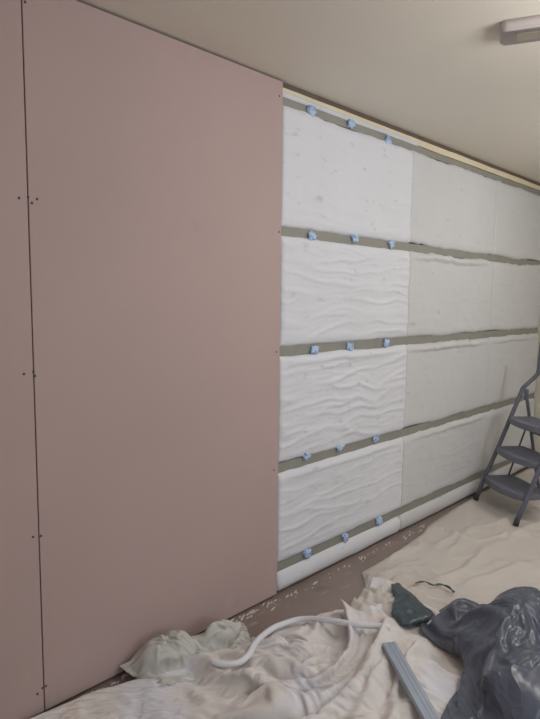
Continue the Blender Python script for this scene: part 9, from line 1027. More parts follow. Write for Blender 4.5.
1,1,0,0,0,0,-1,1,1,-1,0,0,0,0,-1,0,1,0,0,0,1,-1,1,-1,1,0,1,-3,1,0,1,-5,5,-1,-2,0,3,-3,2,0,0,0,1,0,1,0,0,0,-1,0,0,0,-2,0,2,0,0,0,0,0,0,-1,1,0,-1,-2,0,1,1,1,-1,0,0,0,0,1,
2,-1,1,0,0,0,-1,2,-2,1,0,0,0,0,0,0,0,1,0,-1,0,0,0,0,1,1,-1,3,-6,3,-1,0,1,0,0,1,-3,1,-3,3,0,-1,2,0,0,1,0,0,0,-1,0,-1,1,-2,-1,1,2,0,0,0,0,0,0,1,0,-3,0,-1,2,1,0,-1,0,0,0,0,
2,0,0,0,1,0,-1,1,-2,0,0,1,0,-1,1,0,-1,1,0,1,0,-1,0,-1,2,0,1,-3,4,-4,1,1,-1,-2,3,-3,3,-2,2,-3,0,3,-1,1,0,0,0,0,0,-1,0,1,0,0,0,-1,-2,1,1,1,0,0,-1,1,1,-1,-3,1,-1,3,1,-1,-1,0,0,1,
1,1,0,0,0,0,1,-1,-2,1,1,0,0,0,-1,0,0,0,1,-1,0,1,-2,2,1,1,0,-1,-3,3,-1,0,1,1,-3,0,0,2,-1,0,-1,0,2,0,0,0,0,0,0,-1,1,0,-1,1,-1,0,1,-2,0,2,-1,1,0,-1,1,0,-2,0,-1,1,1,1,0,-1,0,1,
2,0,0,1,-1,0,1,-2,0,1,0,0,0,1,-1,0,-1,1,-1,1,-1,1,-1,2,1,0,-1,1,0,-1,-1,1,-4,3,-1,1,-3,3,-1,1,1,-1,-3,4,0,0,0,0,0,0,-2,0,2,0,0,0,-1,0,-1,-1,3,0,0,0,0,0,0,0,-2,0,2,0,0,-1,-1,1,
2,-1,1,0,0,1,0,-2,-1,0,1,1,0,0,1,-1,0,-1,0,1,0,-2,1,4,-2,-2,2,0,-2,1,0,1,0,-3,4,-2,1,-3,2,0,0,0,1,-4,2,0,2,-1,1,0,0,-1,-2,3,0,0,0,0,0,-1,-1,1,1,0,0,0,-1,1,-2,-1,1,1,0,0,0,1,
1,1,0,0,0,0,4,-5,0,0,1,-1,1,0,0,0,1,-2,0,-1,1,0,4,-3,1,0,-3,-1,5,-3,3,-2,1,1,-4,2,1,0,-1,1,0,0,-1,0,-2,2,0,1,0,0,0,0,1,-4,3,-1,1,0,0,0,-1,1,0,0,0,-1,0,0,0,-2,1,2,-1,0,0,1,
2,0,-1,0,1,0,0,1,-1,-2,1,1,0,0,0,0,-1,0,1,1,-1,1,-1,0,1,0,1,-1,-3,3,-3,3,-1,-2,3,0,-2,2,-1,-1,0,1,0,1,-1,-2,0,3,0,0,0,0,-1,1,-2,2,0,0,0,0,0,-1,0,0,0,1,0,-1,1,-2,-1,2,0,0,0,0,
2,0,0,0,0,1,0,2,-2,-2,-1,2,0,0,0,0,0,0,0,-1,1,1,1,-1,0,0,-1,0,1,-2,2,-2,0,3,-2,-1,1,-1,1,1,0,-1,1,0,0,0,-1,0,1,1,-1,0,1,-1,-1,-1,1,1,-1,0,0,0,2,-1,-1,1,-1,-1,0,2,-4,3,0,0,0,1,
1,1,0,0,0,0,0,6,-3,-3,-1,1,0,-1,0,1,0,0,-1,1,1,1,-1,0,-2,2,0,1,-2,1,-1,1,0,-2,2,0,0,0,0,-2,1,1,0,-1,1,1,-1,-1,1,0,0,1,-1,0,1,-1,-1,0,1,0,0,-1,-2,2,1,-1,0,-1,1,0,0,0,-1,1,0,1,
2,-1,1,0,1,-1,0,1,3,-2,-3,0,1,0,0,-1,1,0,0,0,2,-1,1,0,0,-1,0,0,1,0,0,-1,0,0,-2,2,-1,0,-1,2,-1,-1,1,1,-1,0,2,0,-1,1,-1,-1,2,0,-1,1,0,-1,0,0,0,0,0,0,-1,1,0,-1,-1,0,0,0,0,1,0,0,
2,0,0,0,0,0,1,-1,8,-4,-3,-3,3,0,-1,0,0,0,2,0,-2,1,0,0,0,-1,1,0,0,0,0,0,0,0,0,-1,1,-2,2,-2,1,0,-2,1,2,-1,0,0,1,-1,1,1,-1,0,1,-1,0,0,0,0,0,0,0,-2,2,-1,0,0,0,0,-1,1,0,1,-1,1,
1,1,0,0,0,0,0,1,-1,9,-6,-2,-1,0,1,0,-1,0,0,0,2,0,-1,1,0,0,0,0,0,0,0,-1,1,0,0,-1,-1,1,-1,0,-1,1,0,-2,0,3,-1,0,0,1,0,-1,0,1,-1,1,0,1,0,-1,0,0,0,0,-1,1,-1,0,0,-1,1,-1,1,0,1,0,
2,0,0,0,0,1,-1,0,0,4,5,-7,-1,0,-2,1,0,2,-1,1,-1,0,1,0,-1,0,1,0,0,-1,0,1,-1,-1,1,-1,1,0,0,0,0,-1,0,0,-1,-1,3,0,-1,0,1,0,0,0,1,0,-1,0,0,1,0,-1,-1,1,-1,0,1,-1,0,0,0,0,0,1,-1,0,
2,0,0,0,0,0,0,0,1,-1,7,3,-7,-4,0,0,3,-1,0,1,0,0,0,0,0,0,-1,0,0,1,0,-1,0,0,-1,1,0,-1,0,0,1,-1,1,0,-1,-1,-1,2,1,0,-1,1,0,0,0,-1,1,1,-1,0,0,0,1,-1,-1,0,0,0,0,0,0,0,0,0,0,1,
1,1,0,0,0,0,0,0,0,0,1,6,-10,1,1,2,0,0,1,-1,1,0,0,-1,1,0,0,0,0,0,-1,0,1,-1,0,-1,0,0,-1,2,-2,1,-1,1,1,-1,-1,0,1,0,1,0,0,0,0,0,1,-1,1,-1,0,1,-1,0,0,-1,0,1,-1,0,0,0,1,0,0,0,
2,-1,1,0,0,0,0,0,1,0,-1,-5,3,1,2,1,-1,1,-1,0,0,0,0,1,-1,1,0,0,0,-1,1,0,-2,1,0,0,0,0,-1,0,1,-1,0,-1,1,1,-1,-1,0,1,1,0,0,0,0,1,-1,0,0,1,0,-1,0,0,1,-2,0,0,0,-1,2,-1,2,-1,-2,1,
2,0,0,0,0,0,0,0,0,0,1,-6,3,2,1,0,0,0,1,0,0,0,0,-1,0,0,0,0,0,1,-1,0,0,0,0,0,-1,-1,2,-2,1,1,-1,1,-2,0,2,-1,-1,1,0,1,0,0,0,-1,1,-1,1,0,0,0,1,0,0,0,-1,-1,0,0,1,-4,4,0,0,0,
1,1,-1,1,0,0,0,0,0,0,0,-3,2,1,2,0,0,-1,1,0,-2,1,0,1,0,-1,0,1,-1,0,0,0,0,0,-1,0,0,1,-1,0,-1,0,2,-2,2,0,-2,1,1,-1,0,0,-1,0,1,1,-1,1,0,0,0,0,0,0,0,1,-1,-1,0,1,0,1,-4,3,-1,1,
2,-1,1,0,0,0,1,-1,1,0,0,-3,2,1,0,0,0,1,-1,0,0,0,1,-1,1,0,0,-2,2,-1,0,-1,1,0,-1,0,0,1,-1,0,0,0,-1,2,-2,1,1,-1,0,0,1,-1,1,-1,0,0,0,2,-1,1,-1,1,-1,1,-1,1,-1,0,0,-1,1,0,0,0,0,-1,
2,0,0,0,0,0,0,1,-1,0,0,-1,1,1,0,0,1,-1,0,0,0,0,0,0,0,0,0,1,-2,1,-1,1,-1,-1,2,-1,0,-1,2,-1,1,-1,1,-1,1,0,0,0,-1,0,-1,0,1,1,-1,0,1,-2,3,-1,0,0,0,-1,2,-1,1,-1,-1,1,-1,1,0,-1,1,0,
1,0,1,0,0,0,0,0,0,0,-4,3,1,1,0,0,0,1,-1,0,0,0,0,1,-1,0,0,0,1,-2,1,0,-1,0,-2,2,0,1,-2,2,-2,2,-1,0,0,-2,2,0,1,0,-1,0,-1,1,0,0,0,1,0,0,1,-1,0,1,-1,0,0,1,-1,0,0,0,0,0,0,0,
2,0,0,0,0,0,0,0,0,0,-3,3,0,1,0,0,0,0,-1,1,0,1,0,-1,0,1,0,-1,0,0,0,-3,1,0,2,-2,1,-1,1,-1,1,0,1,0,-1,0,-1,2,-1,0,1,0,0,-1,0,1,0,0,0,0,0,0,0,0,0,0,0,0,1,-1,0,0,0,1,-1,-1,
2,-1,1,0,0,0,0,0,0,0,-2,1,1,0,0,1,0,-1,1,-2,2,-1,1,0,0,-1,0,1,-2,1,-1,2,-1,0,-1,2,-1,0,-1,1,1,-2,0,1,1,0,-2,1,0,1,0,0,0,0,1,0,0,0,-2,1,0,0,0,0,0,0,1,-1,0,0,-1,0,1,0,-1,1,
1,1,-1,1,0,0,1,-1,0,0,-1,1,1,-1,0,0,1,0,-1,1,1,0,-1,0,0,-1,0,0,0,0,0,-1,1,1,0,-2,2,-1,1,0,-1,1,0,-1,0,1,1,-3,2,-1,-1,1,2,0,-1,-1,0,0,1,0,-1,1,0,-1,1,0,0,0,0,0,0,0,0,0,1,-1,
2,0,0,0,0,0,-1,1,0,0,0,0,0,0,0,-1,2,0,0,0,0,0,0,0,0,0,-1,-1,1,0,0,1,-1,1,-1,0,-2,2,0,0,1,0,-2,2,1,-1,0,0,-1,0,0,-1,0,2,0,0,0,1,-1,-1,1,-1,1,1,-1,0,0,0,0,0,0,-1,2,0,-1,-1,
1,0,1,0,0,0,1,0,-1,0,0,0,1,-1,1,1,-1,-2,1,2,0,0,-1,0,0,0,0,0,0,-1,0,-1,2,-2,1,1,0,-1,1,0,-1,0,2,-1,0,1,-1,1,-1,0,-1,-1,-1,0,4,0,0,-1,0,0,-1,1,-1,0,0,1,-1,1,0,0,1,-1,1,-1,0,0,
2,0,-1,1,0,0,0,0,0,0,0,1,-1,1,0,1,-2,1,1,-2,1,1,-1,0,0,0,0,0,-1,1,-3,3,-1,0,1,0,0,0,-1,1,0,-1,-1,-1,0,2,1,0,1,-2,1,0,-2,-1,0,2,1,-1,0,0,0,0,1,-1,1,-1,1,0,0,0,0,0,1,-1,0,0,
2,0,0,0,0,0,0,0,0,0,1,0,1,0,-1,-3,3,0,-1,1,-1,1,0,0,0,0,0,-1,0,-4,6,-2,-1,2,-1,0,0,1,0,0,-2,1,0,1,0,-2,1,1,0,0,0,-1,1,0,-4,0,-1,3,1,0,1,-1,0,0,0,0,1,0,1,0,-1,1,-1,0,0,-1,
1,1,-1,1,0,0,0,0,0,1,1,-1,0,0,-3,2,1,0,0,0,1,-1,1,-1,0,0,-1,-1,-2,3,-2,1,2,0,0,0,0,-1,0,-1,3,-1,0,-1,1,1,0,-1,-1,1,0,0,-1,-1,2,-2,-1,-2,-1,3,1,1,0,0,-2,2,0,1,0,0,1,-1,1,-1,0,0,
2,-1,1,-1,1,1,-1,0,0,0,2,-1,-1,2,-2,1,-1,2,0,0,0,-1,-1,1,-1,0,-2,-1,3,1,0,0,1,-1,0,0,0,0,-1,0,0,0,1,1,0,0,-1,0,0,0,0,1,-1,2,-2,1,0,-1,-1,-3,-1,3,0,1,1,0,0,0,0,0,0,1,-1,0,0,0,
2,0,0,0,0,-1,1,0,0,0,5,-4,1,-1,0,-5,4,0,1,-4,4,-3,2,0,0,-2,-1,3,1,0,0,-1,0,1,0,-1,0,0,1,0,-1,1,1,0,0,-1,-1,2,0,0,0,-1,1,-3,0,-1,1,0,1,1,0,-4,1,0,2,0,0,1,0,1,0,-1,0,0,0,-1,
1,1,-1,1,0,0,0,0,0,0,2,0,0,-4,-1,4,-4,-2,3,2,0,2,-2,-1,-2,0,3,-1,-1,1,0,3,-1,-1,0,1,0,0,0,0,0,1,-1,1,-2,0,2,-2,1,0,0,0,0,0,0,-1,1,0,0,-2,1,1,0,1,-1,-1,1,0,0,0,0,1,-1,0,1,-1,
2,-1,1,0,0,0,0,0,1,0,-1,2,-1,-3,1,-3,1,4,-6,4,1,-2,-1,1,0,1,1,1,0,0,1,-1,0,0,0,0,-1,0,1,1,-1,-1,1,1,0,0,-1,2,-3,1,0,0,0,0,-1,0,-2,0,-1,1,4,0,0,-1,-1,1,0,-1,1,0,1,-1,0,0,0,0,
2,1,-2,0,1,1,-1,0,0,0,0,3,-1,0,-1,-1,-5,5,0,2,-2,-2,0,0,4,0,0,0,0,0,0,-1,0,0,-1,0,0,1,0,0,1,0,0,0,1,-1,0,-3,4,-1,-1,1,-1,0,0,0,1,0,0,0,-5,0,0,2,1,0,0,1,0,1,-1,0,0,0,1,-2,
1,1,1,-2,0,1,0,1,-1,0,0,4,-1,-1,0,1,0,-8,6,-7,-1,10,0,-1,-2,2,0,0,1,-1,-1,0,0,-1,0,0,2,0,0,0,1,1,0,-2,-1,0,0,0,-2,1,2,0,0,0,0,0,-2,0,0,0,-1,0,-1,-1,0,3,0,1,1,-1,0,1,-1,0,0,0,
2,-1,1,0,-1,0,1,0,0,0,1,7,-5,1,0,-1,0,1,-3,0,-8,-1,10,1,1,-2,1,0,-2,0,-1,0,-3,-1,5,-1,-1,2,1,1,0,0,-1,-1,0,0,-1,0,0,-1,0,1,1,0,1,0,0,0,-1,0,3,1,0,-2,-1,-2,1,0,0,0,1,-1,-1,1,1,-1,
2,-1,1,0,0,-1,1,0,0,0,0,1,0,-3,2,-3,2,-1,-2,1,4,-4,-3,7,0,0,-3,-3,0,-1,1,2,0,3,-3,3,3,0,1,-1,-1,0,-2,1,-1,0,0,0,-1,1,-1,0,2,0,0,0,0,-1,1,0,-1,-1,0,1,0,0,0,1,0,1,-1,0,0,0,0,-1,
1,1,-2,2,0,0,-1,1,0,1,0,-1,0,0,0,-1,-3,0,2,5,0,-1,-4,0,-2,-1,-1,0,1,0,2,-1,7,-1,1,1,-1,0,-1,0,0,-2,1,-2,0,-1,0,0,1,0,1,0,-2,2,0,0,1,1,-1,-1,-1,0,0,0,0,1,1,0,0,0,0,0,0,1,-1,0,
2,0,-1,-1,2,1,-1,-1,2,-1,0,1,11,-7,-4,-1,-1,0,0,-1,0,-1,5,-8,1,0,2,5,-1,2,0,1,-2,2,0,-1,1,-1,-1,-5,0,2,-2,2,0,1,-1,0,1,0,0,-1,1,-1,0,1,-1,0,0,1,0,0,-1,0,0,0,2,0,0,0,0,0,0,0,1,-1,
2,0,1,-1,-2,2,1,0,-1,1,0,0,-1,2,-2,1,-1,2,-1,-2,0,5,-9,0,1,6,2,-1,0,0,0,0,0,0,0,1,-1,-2,-7,7,-3,-1,4,-1,0,0,1,0,-1,0,0,1,0,-1,1,0,1,-1,0,-1,0,-1,1,1,0,0,-1,0,1,0,0,0,0,0,0,-1,
1,1,0,0,0,0,0,0,0,0,0,0,1,14,-11,-1,-1,1,2,0,1,-3,1,-1,1,-3,1,-1,3,0,-1,1,-1,1,1,-2,-3,-4,5,-2,2,0,-2,0,1,0,0,0,0,1,0,-1,0,1,-1,0,0,1,1,1,0,0,-1,-3,0,0,1,1,-1,0,0,1,0,0,0,0,
2,-1,1,0,0,-2,2,0,0,1,0,0,0,0,12,-6,-2,-5,-1,-1,-1,3,3,2,0,0,-1,0,-1,1,0,0,1,-1,-2,-4,0,3,0,-1,1,0,0,0,-1,0,0,1,0,-1,0,1,-1,0,0,0,0,0,0,0,0,0,1,1,-1,0,-1,0,0,1,0,0,0,0,0,0,
2,-1,1,0,1,-1,-2,2,0,0,0,1,-1,0,8,4,-3,-2,-3,-2,-1,-5,-1,1,0,0,0,1,1,1,5,0,-1,-2,-3,2,0,0,0,0,1,-1,0,0,1,0,0,-1,0,0,0,0,1,0,0,0,0,0,-1,0,0,0,0,0,1,-1,0,-1,0,0,1,0,1,-1,0,0,
1,1,-2,2,0,0,0,-1,2,-1,1,0,0,0,0,9,3,-2,-2,0,0,-1,-1,-3,-2,0,1,2,3,0,-3,-3,-2,-1,2,0,0,0,0,-1,0,1,0,-1,0,0,0,0,1,0,0,0,0,-1,0,0,0,0,1,0,-1,1,-1,1,-1,1,-1,1,0,-1,0,0,0,1,0,0,
2,0,0,-2,2,0,1,-1,-1,2,-1,0,1,0,0,1,7,5,-3,-1,0,1,-1,0,0,0,0,0,-4,-2,-4,0,1,0,-1,0,1,-1,0,1,-1,0,0,1,0,0,0,0,-1,0,0,0,0,1,0,0,0,-1,0,0,1,0,0,-1,1,-1,1,-1,1,0,0,0,0,0,0,0,
2,0,0,0,-2,2,0,1,0,-2,2,0,-1,1,-1,-2,0,2,9,4,-4,-1,1,1,-1,-1,-1,-3,-2,-1,0,0,-1,1,0,0,-1,1,0,-1,1,0,0,0,-1,0,0,1,0,0,0,0,0,0,-1,0,0,1,0,0,0,-1,1,0,0,0,-1,1,-1,1,-1,1,-1,0,1,-1,
1,0,1,0,0,-1,1,0,0,1,-1,0,1,-1,0,1,-1,1,-1,-1,3,1,0,0,2,-1,-2,-1,0,0,0,0,0,0,0,0,0,0,-1,1,-1,0,0,0,1,0,0,-1,0,0,0,0,0,0,1,0,0,-1,0,0,0,1,-1,1,-1,1,0,-1,1,-1,1,-1,1,0,-1,1,
2,0,-1,2,-1,0,-1,1,0,1,0,0,0,-1,1,0,0,0,0,0,0,0,0,0,0,0,0,0,1,-1,0,0,0,-1,1,-1,0,0,1,-1,1,0,0,0,0,0,0,0,0,0,0,0,0,0,0,-1,0,1,0,0,0,0,0,0,0,0,0,0,-1,1,0,0,0,0,0,0,
2,0,0,-1,2,-1,1,-1,1,-1,1,-1,0,0,-1,0,0,-1,1,0,1,1,-1,1,-1,1,1,0,-1,0,0,0,0,0,-1,1,0,0,0,0,-1,0,0,0,0,0,0,0,0,1,0,0,0,0,-1,1,0,0,0,0,0,-1,1,-1,1,-1,1,0,0,0,-1,1,0,-1,1,-1,
1,1,0,0,-1,2,-2,1,0,1,-2,2,-1,0,1,-1,1,0,0,0,-1,0,1,-1,1,0,-1,0,1,0,0,0,0,0,0,0,0,-1,0,1,0,0,0,0,0,0,0,0,0,-1,0,0,0,0,1,0,-1,0,0,0,0,1,-1,1,0,1,-1,0,0,0,0,0,-1,1,0,0,
2,-2,2,0,0,-1,2,-1,1,-2,2,-1,0,1,-1,0,-1,0,0,1,2,-2,0,1,0,0,0,1,-1,0,0,-1,1,0,0,0,-1,1,0,-1,0,0,0,0,0,0,1,0,0,0,0,0,0,0,0,0,0,0,0,0,0,0,1,-1,0,0,0,0,0,0,0,-1,1,0,-1,1,
1,1,-1,1,0,0,-1,2,-1,1,-2,1,0,-2,1,0,1,1,0,0,-1,1,0,0,0,0,0,-1,1,0,0,0,-1,1,0,-1,1,0,-1,1,0,0,0,0,0,0,-1,0,0,0,0,0,0,0,1,-1,1,0,0,0,0,-1,0,1,0,-1,1,0,0,0,0,0,0,0,0,-1,
2,0,0,-2,2,0,1,-2,1,-1,2,-2,1,1,0,0,0,-1,0,0,1,0,0,0,0,0,0,0,-1,1,0,0,0,-1,1,0,0,-1,1,-1,0,0,0,0,0,1,0,0,0,0,0,0,0,0,-1,1,0,0,0,0,0,0,0,0,-1,1,-1,1,0,0,0,0,0,-1,1,0,
2,0,-1,2,-2,1,0,1,-3,3,-2,0,1,1,-1,1,0,0,0,0,-1,1,0,0,0,0,0,0,0,0,0,0,0,0,-1,1,0,0,-1,1,0,0,0,0,0,-1,0,0,0,0,1,0,0,0,0,0,0,0,0,-1,0,1,0,-1,1,-1,1,0,0,0,0,0,-1,1,-1,1,
1,0,2,-2,1,1,0,-2,2,-3,2,1,-2,0,0,0,0,1,0,1,0,-1,1,0,0,0,0,0,0,-1,1,0,0,0,0,0,-1,0,1,-1,0,0,0,0,0,1,0,0,0,0,-1,0,0,0,0,0,0,1,-1,1,0,0,-1,1,-1,1,0,-1,1,-1,1,0,0,0,0,-1,
2,0,-2,3,-1,-2,2,1,-2,1,-1,1,1,0,0,0,0,1,0,-1,0,0,0,0,0,0,0,0,0,0,-1,1,0,0,0,-1,1,0,-1,1,0,0,0,0,0,-1,0,0,1,0,0,0,0,0,0,0,0,-1,1,0,0,-1,1,0,0,0,-1,1,0,0,0,0,0,-1,0,1,
2,0,1,-2,1,0,-2,2,1,0,0,-1,0,1,1,0,0,-1,0,0,0,0,-1,0,0,0,1,0,0,0,0,-1,1,0,0,0,-1,1,0,-1,0,0,0,1,0,0,0,0,-1,0,0,0,0,0,1,0,0,0,0,0,0,0,0,-1,1,-1,1,0,-1,1,0,0,0,0,0,0,
1,0,1,1,-1,0,0,-2,3,0,-1,1,0,-1,0,1,0,0,0,0,0,0,0,0,0,1,-1,0,0,0,0,0,-1,0,0,1,0,-1,0,1,0,0,0,-1,0,0,0,1,0,0,0,0,0,0,-1,0,0,0,0,0,0,1,0,0,0,0,0,-1,1,-1,0,1,0,0,0,-1,
2,0,-1,1,1,0,-1,1,-3,2,1,0,0,1,0,-1,0,0,0,0,0,1,0,0,0,-1,0,0,0,0,0,0,0,0,0,-1,1,0,0,-1,0,0,1,0,0,0,0,-1,0,0,0,0,0,1,0,0,0,0,0,0,0,0,-1,1,-1,1,-1,1,-1,1,-1,0,1,0,-1,1,
2,0,0,0,0,1,0,0,0,-2,2,-1,0,0,1,0,0,0,0,0,0,0,0,0,0,0,0,0,0,0,0,0,0,0,-1,1,-1,0,0,1,0,0,-1,0,0,0,0,0,1,0,0,0,0,-1,0,0,0,0,0,0,0,0,1,-1,1,-1,1,-1,1,-1,1,0,-1,1,0,0,
1,1,1,-2,1,0,1,0,0,0,-1,1,0,-1,-1,1,0,1,0,0,0,-1,0,0,0,0,0,0,0,0,0,0,0,0,1,-1,0,1,0,-1,0,0,0,0,0,1,0,0,-1,0,0,0,0,0,1,0,0,0,0,0,0,0,-1,1,-1,1,0,0,0,0,0,-1,1,-1,1,-1,
2,0,0,1,-1,0,0,0,1,1,-1,-1,0,1,0,-1,1,-1,0,0,1,0,0,0,0,0,0,0,0,0,0,0,0,0,-1,1,0,-1,0,0,0,0,1,0,0,-1,0,0,0,0,0,1,0,0,-1,0,0,0,0,1,0,-1,1,-1,1,0,-1,1,-1,1,-1,1,-1,1,-1,1,
-264,0,0,0,0,1,0,0,0,0,0,0,0,0,0,0,0,0,-2,-1,-3,-3,-4,-4,-5,-5,-5,-5,-6,-5,-6,-5,-6,-5,-6,-5,-6,-5,-5,-5,-4,-4,-4,-3,-3,-2,-2,-2,-2,-1,-1,0,0,0,1,0,0,-1,0,-1,-1,-1,-1,-2,-1,-1,-1,-1,-1,-1,-1,-2,-1,-1,-1,-1,
-2,0,0,0,0,-1,0,0,0,0,1,0,0,0,0,0,0,-1,1,-1,0,0,0,-1,1,0,0,-1,1,-1,1,-1,1,-1,1,0,2,0,1,2,1,1,2,1,1,-1,0,-1,0,-2,-1,-3,-2,-1,-1,0,0,0,0,0,0,0,0,1,0,0,0,-1,0,0,0,1,0,0,0,0,
-1,-1,0,-1,0,0,0,0,0,0,-1,1,0,0,0,-1,0,0,0,1,0,-1,0,1,-1,1,0,1,0,0,0,1,0,0,0,1,-1,1,1,-1,0,-1,-1,0,0,0,1,3,0,2,0,0,-1,-1,-3,-2,-1,0,-1,0,0,0,1,0,0,0,0,1,0,0,-1,0,0,1,0,0,
-2,0,-1,1,-1,0,0,0,0,0,0,-1,0,0,0,1,-1,0,1,0,-1,0,0,0,0,0,0,-1,0,0,0,0,0,2,1,0,1,3,-1,1,0,0,-1,-1,-2,2,-2,0,1,-1,1,2,2,0,2,0,-1,-1,-1,-2,-1,-2,-1,0,0,0,0,0,0,0,1,0,0,-1,1,0,
-2,0,0,-1,1,-1,0,0,0,0,0,0,0,0,0,-1,1,0,-1,1,1,0,0,-1,1,0,0,0,0,1,1,0,1,-1,1,0,1,-4,0,-1,-1,0,1,3,1,-2,-1,-3,-2,0,-1,1,0,1,0,1,1,0,-1,2,0,1,-1,-1,0,-1,2,0,-1,0,0,0,1,0,0,0,
-2,2,0,-1,-1,0,-1,0,-1,0,-1,-1,0,1,0,1,0,2,0,-1,0,0,1,1,-1,-1,1,2,1,0,0,0,0,1,-2,-2,-2,0,-2,0,0,1,1,-3,4,1,1,0,-1,-2,-2,-1,0,0,0,0,0,0,1,-1,0,0,1,0,0,1,-2,2,2,0,0,0,0,0,0,0,
-1,-1,0,1,-1,0,-1,-1,1,-3,1,1,1,0,1,0,1,-2,-1,0,-1,1,0,1,2,1,0,-1,-1,0,0,0,-1,-2,-1,0,-1,-1,1,0,3,0,0,1,-4,2,0,1,0,-1,0,-1,-1,0,0,0,-1,0,0,0,0,1,0,1,-1,0,0,-1,2,2,0,1,-1,1,0,0,
-2,0,1,-1,1,0,1,0,-6,1,0,0,0,0,-2,0,-1,2,1,-1,0,-1,-1,0,1,2,0,-1,0,0,-2,-1,0,2,-1,0,0,0,0,0,-2,3,-1,0,2,-1,1,0,1,1,2,0,-1,-2,0,1,1,-1,-1,-1,0,-1,0,0,1,0,0,2,-3,2,1,0,1,0,0,0,
-2,1,-1,1,-1,0,0,-4,3,0,0,0,-1,-1,0,0,1,-4,1,1,0,0,0,0,-1,0,0,1,-1,-1,1,3,-2,-2,1,0,1,0,0,1,-1,-3,0,0,1,0,1,1,1,1,-2,1,1,0,0,0,2,-1,1,1,-1,0,-1,-2,-1,0,3,-4,4,-2,1,0,1,0,0,0,
-1,-1,0,0,1,-1,0,-2,0,-2,-1,0,0,1,1,0,-1,3,0,-2,-1,0,0,0,3,0,1,0,0,0,0,-4,1,-1,0,1,-1,1,0,-1,0,-1,0,-1,-1,1,2,0,0,0,1,0,5,2,-1,-3,-2,2,3,0,1,-1,-2,1,3,0,-7,1,0,-1,0,1,-1,0,1,0,
-2,0,0,0,0,0,0,-2,1,-1,-2,-1,0,-1,0,0,1,0,0,3,1,1,0,0,-4,3,-3,1,-1,4,-2,0,0,1,0,-1,0,0,0,0,1,-1,-2,1,0,-1,-1,1,0,0,0,3,-1,1,2,3,0,0,-2,0,0,2,1,0,-3,-3,3,-1,-3,0,0,0,0,0,0,1,
-2,0,1,-1,0,0,-2,1,1,0,-2,-3,-1,0,0,1,-1,1,1,1,1,-1,1,1,1,-4,1,-2,4,-4,0,1,0,0,-1,0,0,1,0,0,1,1,3,-1,-1,0,0,-1,0,0,1,-2,-2,0,0,0,1,0,-1,1,1,0,4,0,-1,1,-1,-1,-1,1,-1,0,1,0,0,0,
-1,0,-1,1,-1,1,-3,2,-1,0,0,0,0,0,0,-1,2,0,0,-1,0,0,0,-1,0,0,-2,2,-1,-2,1,1,0,0,1,1,2,-2,0,1,-2,1,-1,1,0,1,0,-1,0,1,-1,0,0,0,0,1,-1,0,1,-1,-1,1,-2,3,1,-1,0,1,-2,-1,0,0,0,0,1,0,
-2,0,0,0,0,0,0,0,0,0,-1,0,0,-1,0,0,0,1,-1,1,0,0,2,0,-1,-3,0,-2,1,2,-2,0,1,0,0,0,2,1,0,-1,1,-1,0,0,1,0,-1,0,0,0,2,-1,0,-1,0,0,0,0,-1,0,1,-1,0,-1,2,2,-1,0,0,-2,1,-1,0,1,-1,0,
-2,0,0,0,1,-1,0,0,-1,0,1,-1,0,0,-1,0,0,0,1,0,-1,0,1,-1,1,-1,3,-3,-3,2,2,-2,1,0,3,-1,-2,2,0,-1,0,2,-2,-1,1,1,0,1,0,0,-1,0,-1,1,1,0,-2,-1,0,0,0,0,1,1,0,-1,1,0,-1,0,-1,0,0,0,1,0,
-2,0,1,-1,0,0,0,1,-1,-1,0,0,0,0,0,0,-1,0,0,0,1,1,-1,1,-2,3,-2,2,-2,-2,0,3,-3,1,2,1,-1,-2,2,1,0,-2,1,0,-1,0,0,0,0,0,0,1,0,-1,0,-1,3,0,-2,0,-1,1,0,0,1,0,0,-1,1,-1,-1,1,0,-1,0,1,
-1,-1,0,1,-1,0,0,0,0,0,0,0,-1,0,0,0,0,0,0,-1,0,3,-3,0,3,-2,-1,0,2,-2,3,-1,1,-1,-1,1,0,-1,0,0,0,0,1,-1,0,0,1,-1,0,0,0,0,1,0,-2,1,0,1,1,-2,0,-1,0,0,1,0,0,1,0,0,-1,-1,0,0,0,1,
-2,1,-1,0,0,0,1,-1,0,0,-1,0,0,0,0,-1,0,0,0,1,-1,0,1,-1,0,0,0,1,-2,4,-1,-1,1,0,-2,1,1,0,-2,1,0,0,0,1,0,-1,-1,1,0,1,0,2,-3,0,1,-1,-1,1,2,0,-2,0,0,0,0,1,-1,0,0,0,0,-1,1,0,0,0,
-2,0,0,0,0,0,2,-1,-1,1,0,-1,0,-1,0,0,-1,0,0,0,1,-1,0,2,-3,-1,1,1,3,-3,-1,3,-1,3,-2,-2,1,1,0,-1,0,1,0,-1,-1,0,1,0,0,0,0,0,3,-2,0,0,1,-2,0,2,0,-2,0,0,0,0,1,-1,1,-1,0,0,-1,0,0,1,
-1,-1,0,0,0,1,1,-1,0,-1,0,0,0,0,0,0,-1,-1,0,0,0,0,1,-3,2,-1,0,0,2,3,-1,-3,4,-2,1,0,-2,0,1,0,0,-1,0,0,0,0,0,0,0,0,1,-1,0,3,-3,0,0,1,-1,1,1,-1,-1,0,0,-1,0,1,-1,2,-1,-1,1,-1,0,1,
-2,1,-1,0,1,-1,0,1,0,0,0,0,-1,0,0,0,1,-1,-1,1,0,-2,-2,2,0,2,0,-1,-1,2,1,0,-3,0,2,0,0,0,-1,0,0,0,0,1,0,-2,0,1,0,-1,0,0,1,0,3,-3,0,1,-1,0,1,1,-2,0,0,0,0,0,0,0,0,0,-1,0,1,0,
-2,0,1,-1,0,0,0,2,-1,1,-1,-1,1,0,-1,2,-1,-1,0,-1,0,-1,0,-1,1,2,1,1,-2,-2,2,1,0,-1,-2,1,1,0,0,-1,1,0,1,0,0,0,-2,0,0,1,2,-2,-2,0,1,3,-3,0,1,-2,1,1,1,0,-2,0,0,-1,1,-1,1,0,0,-1,0,1,
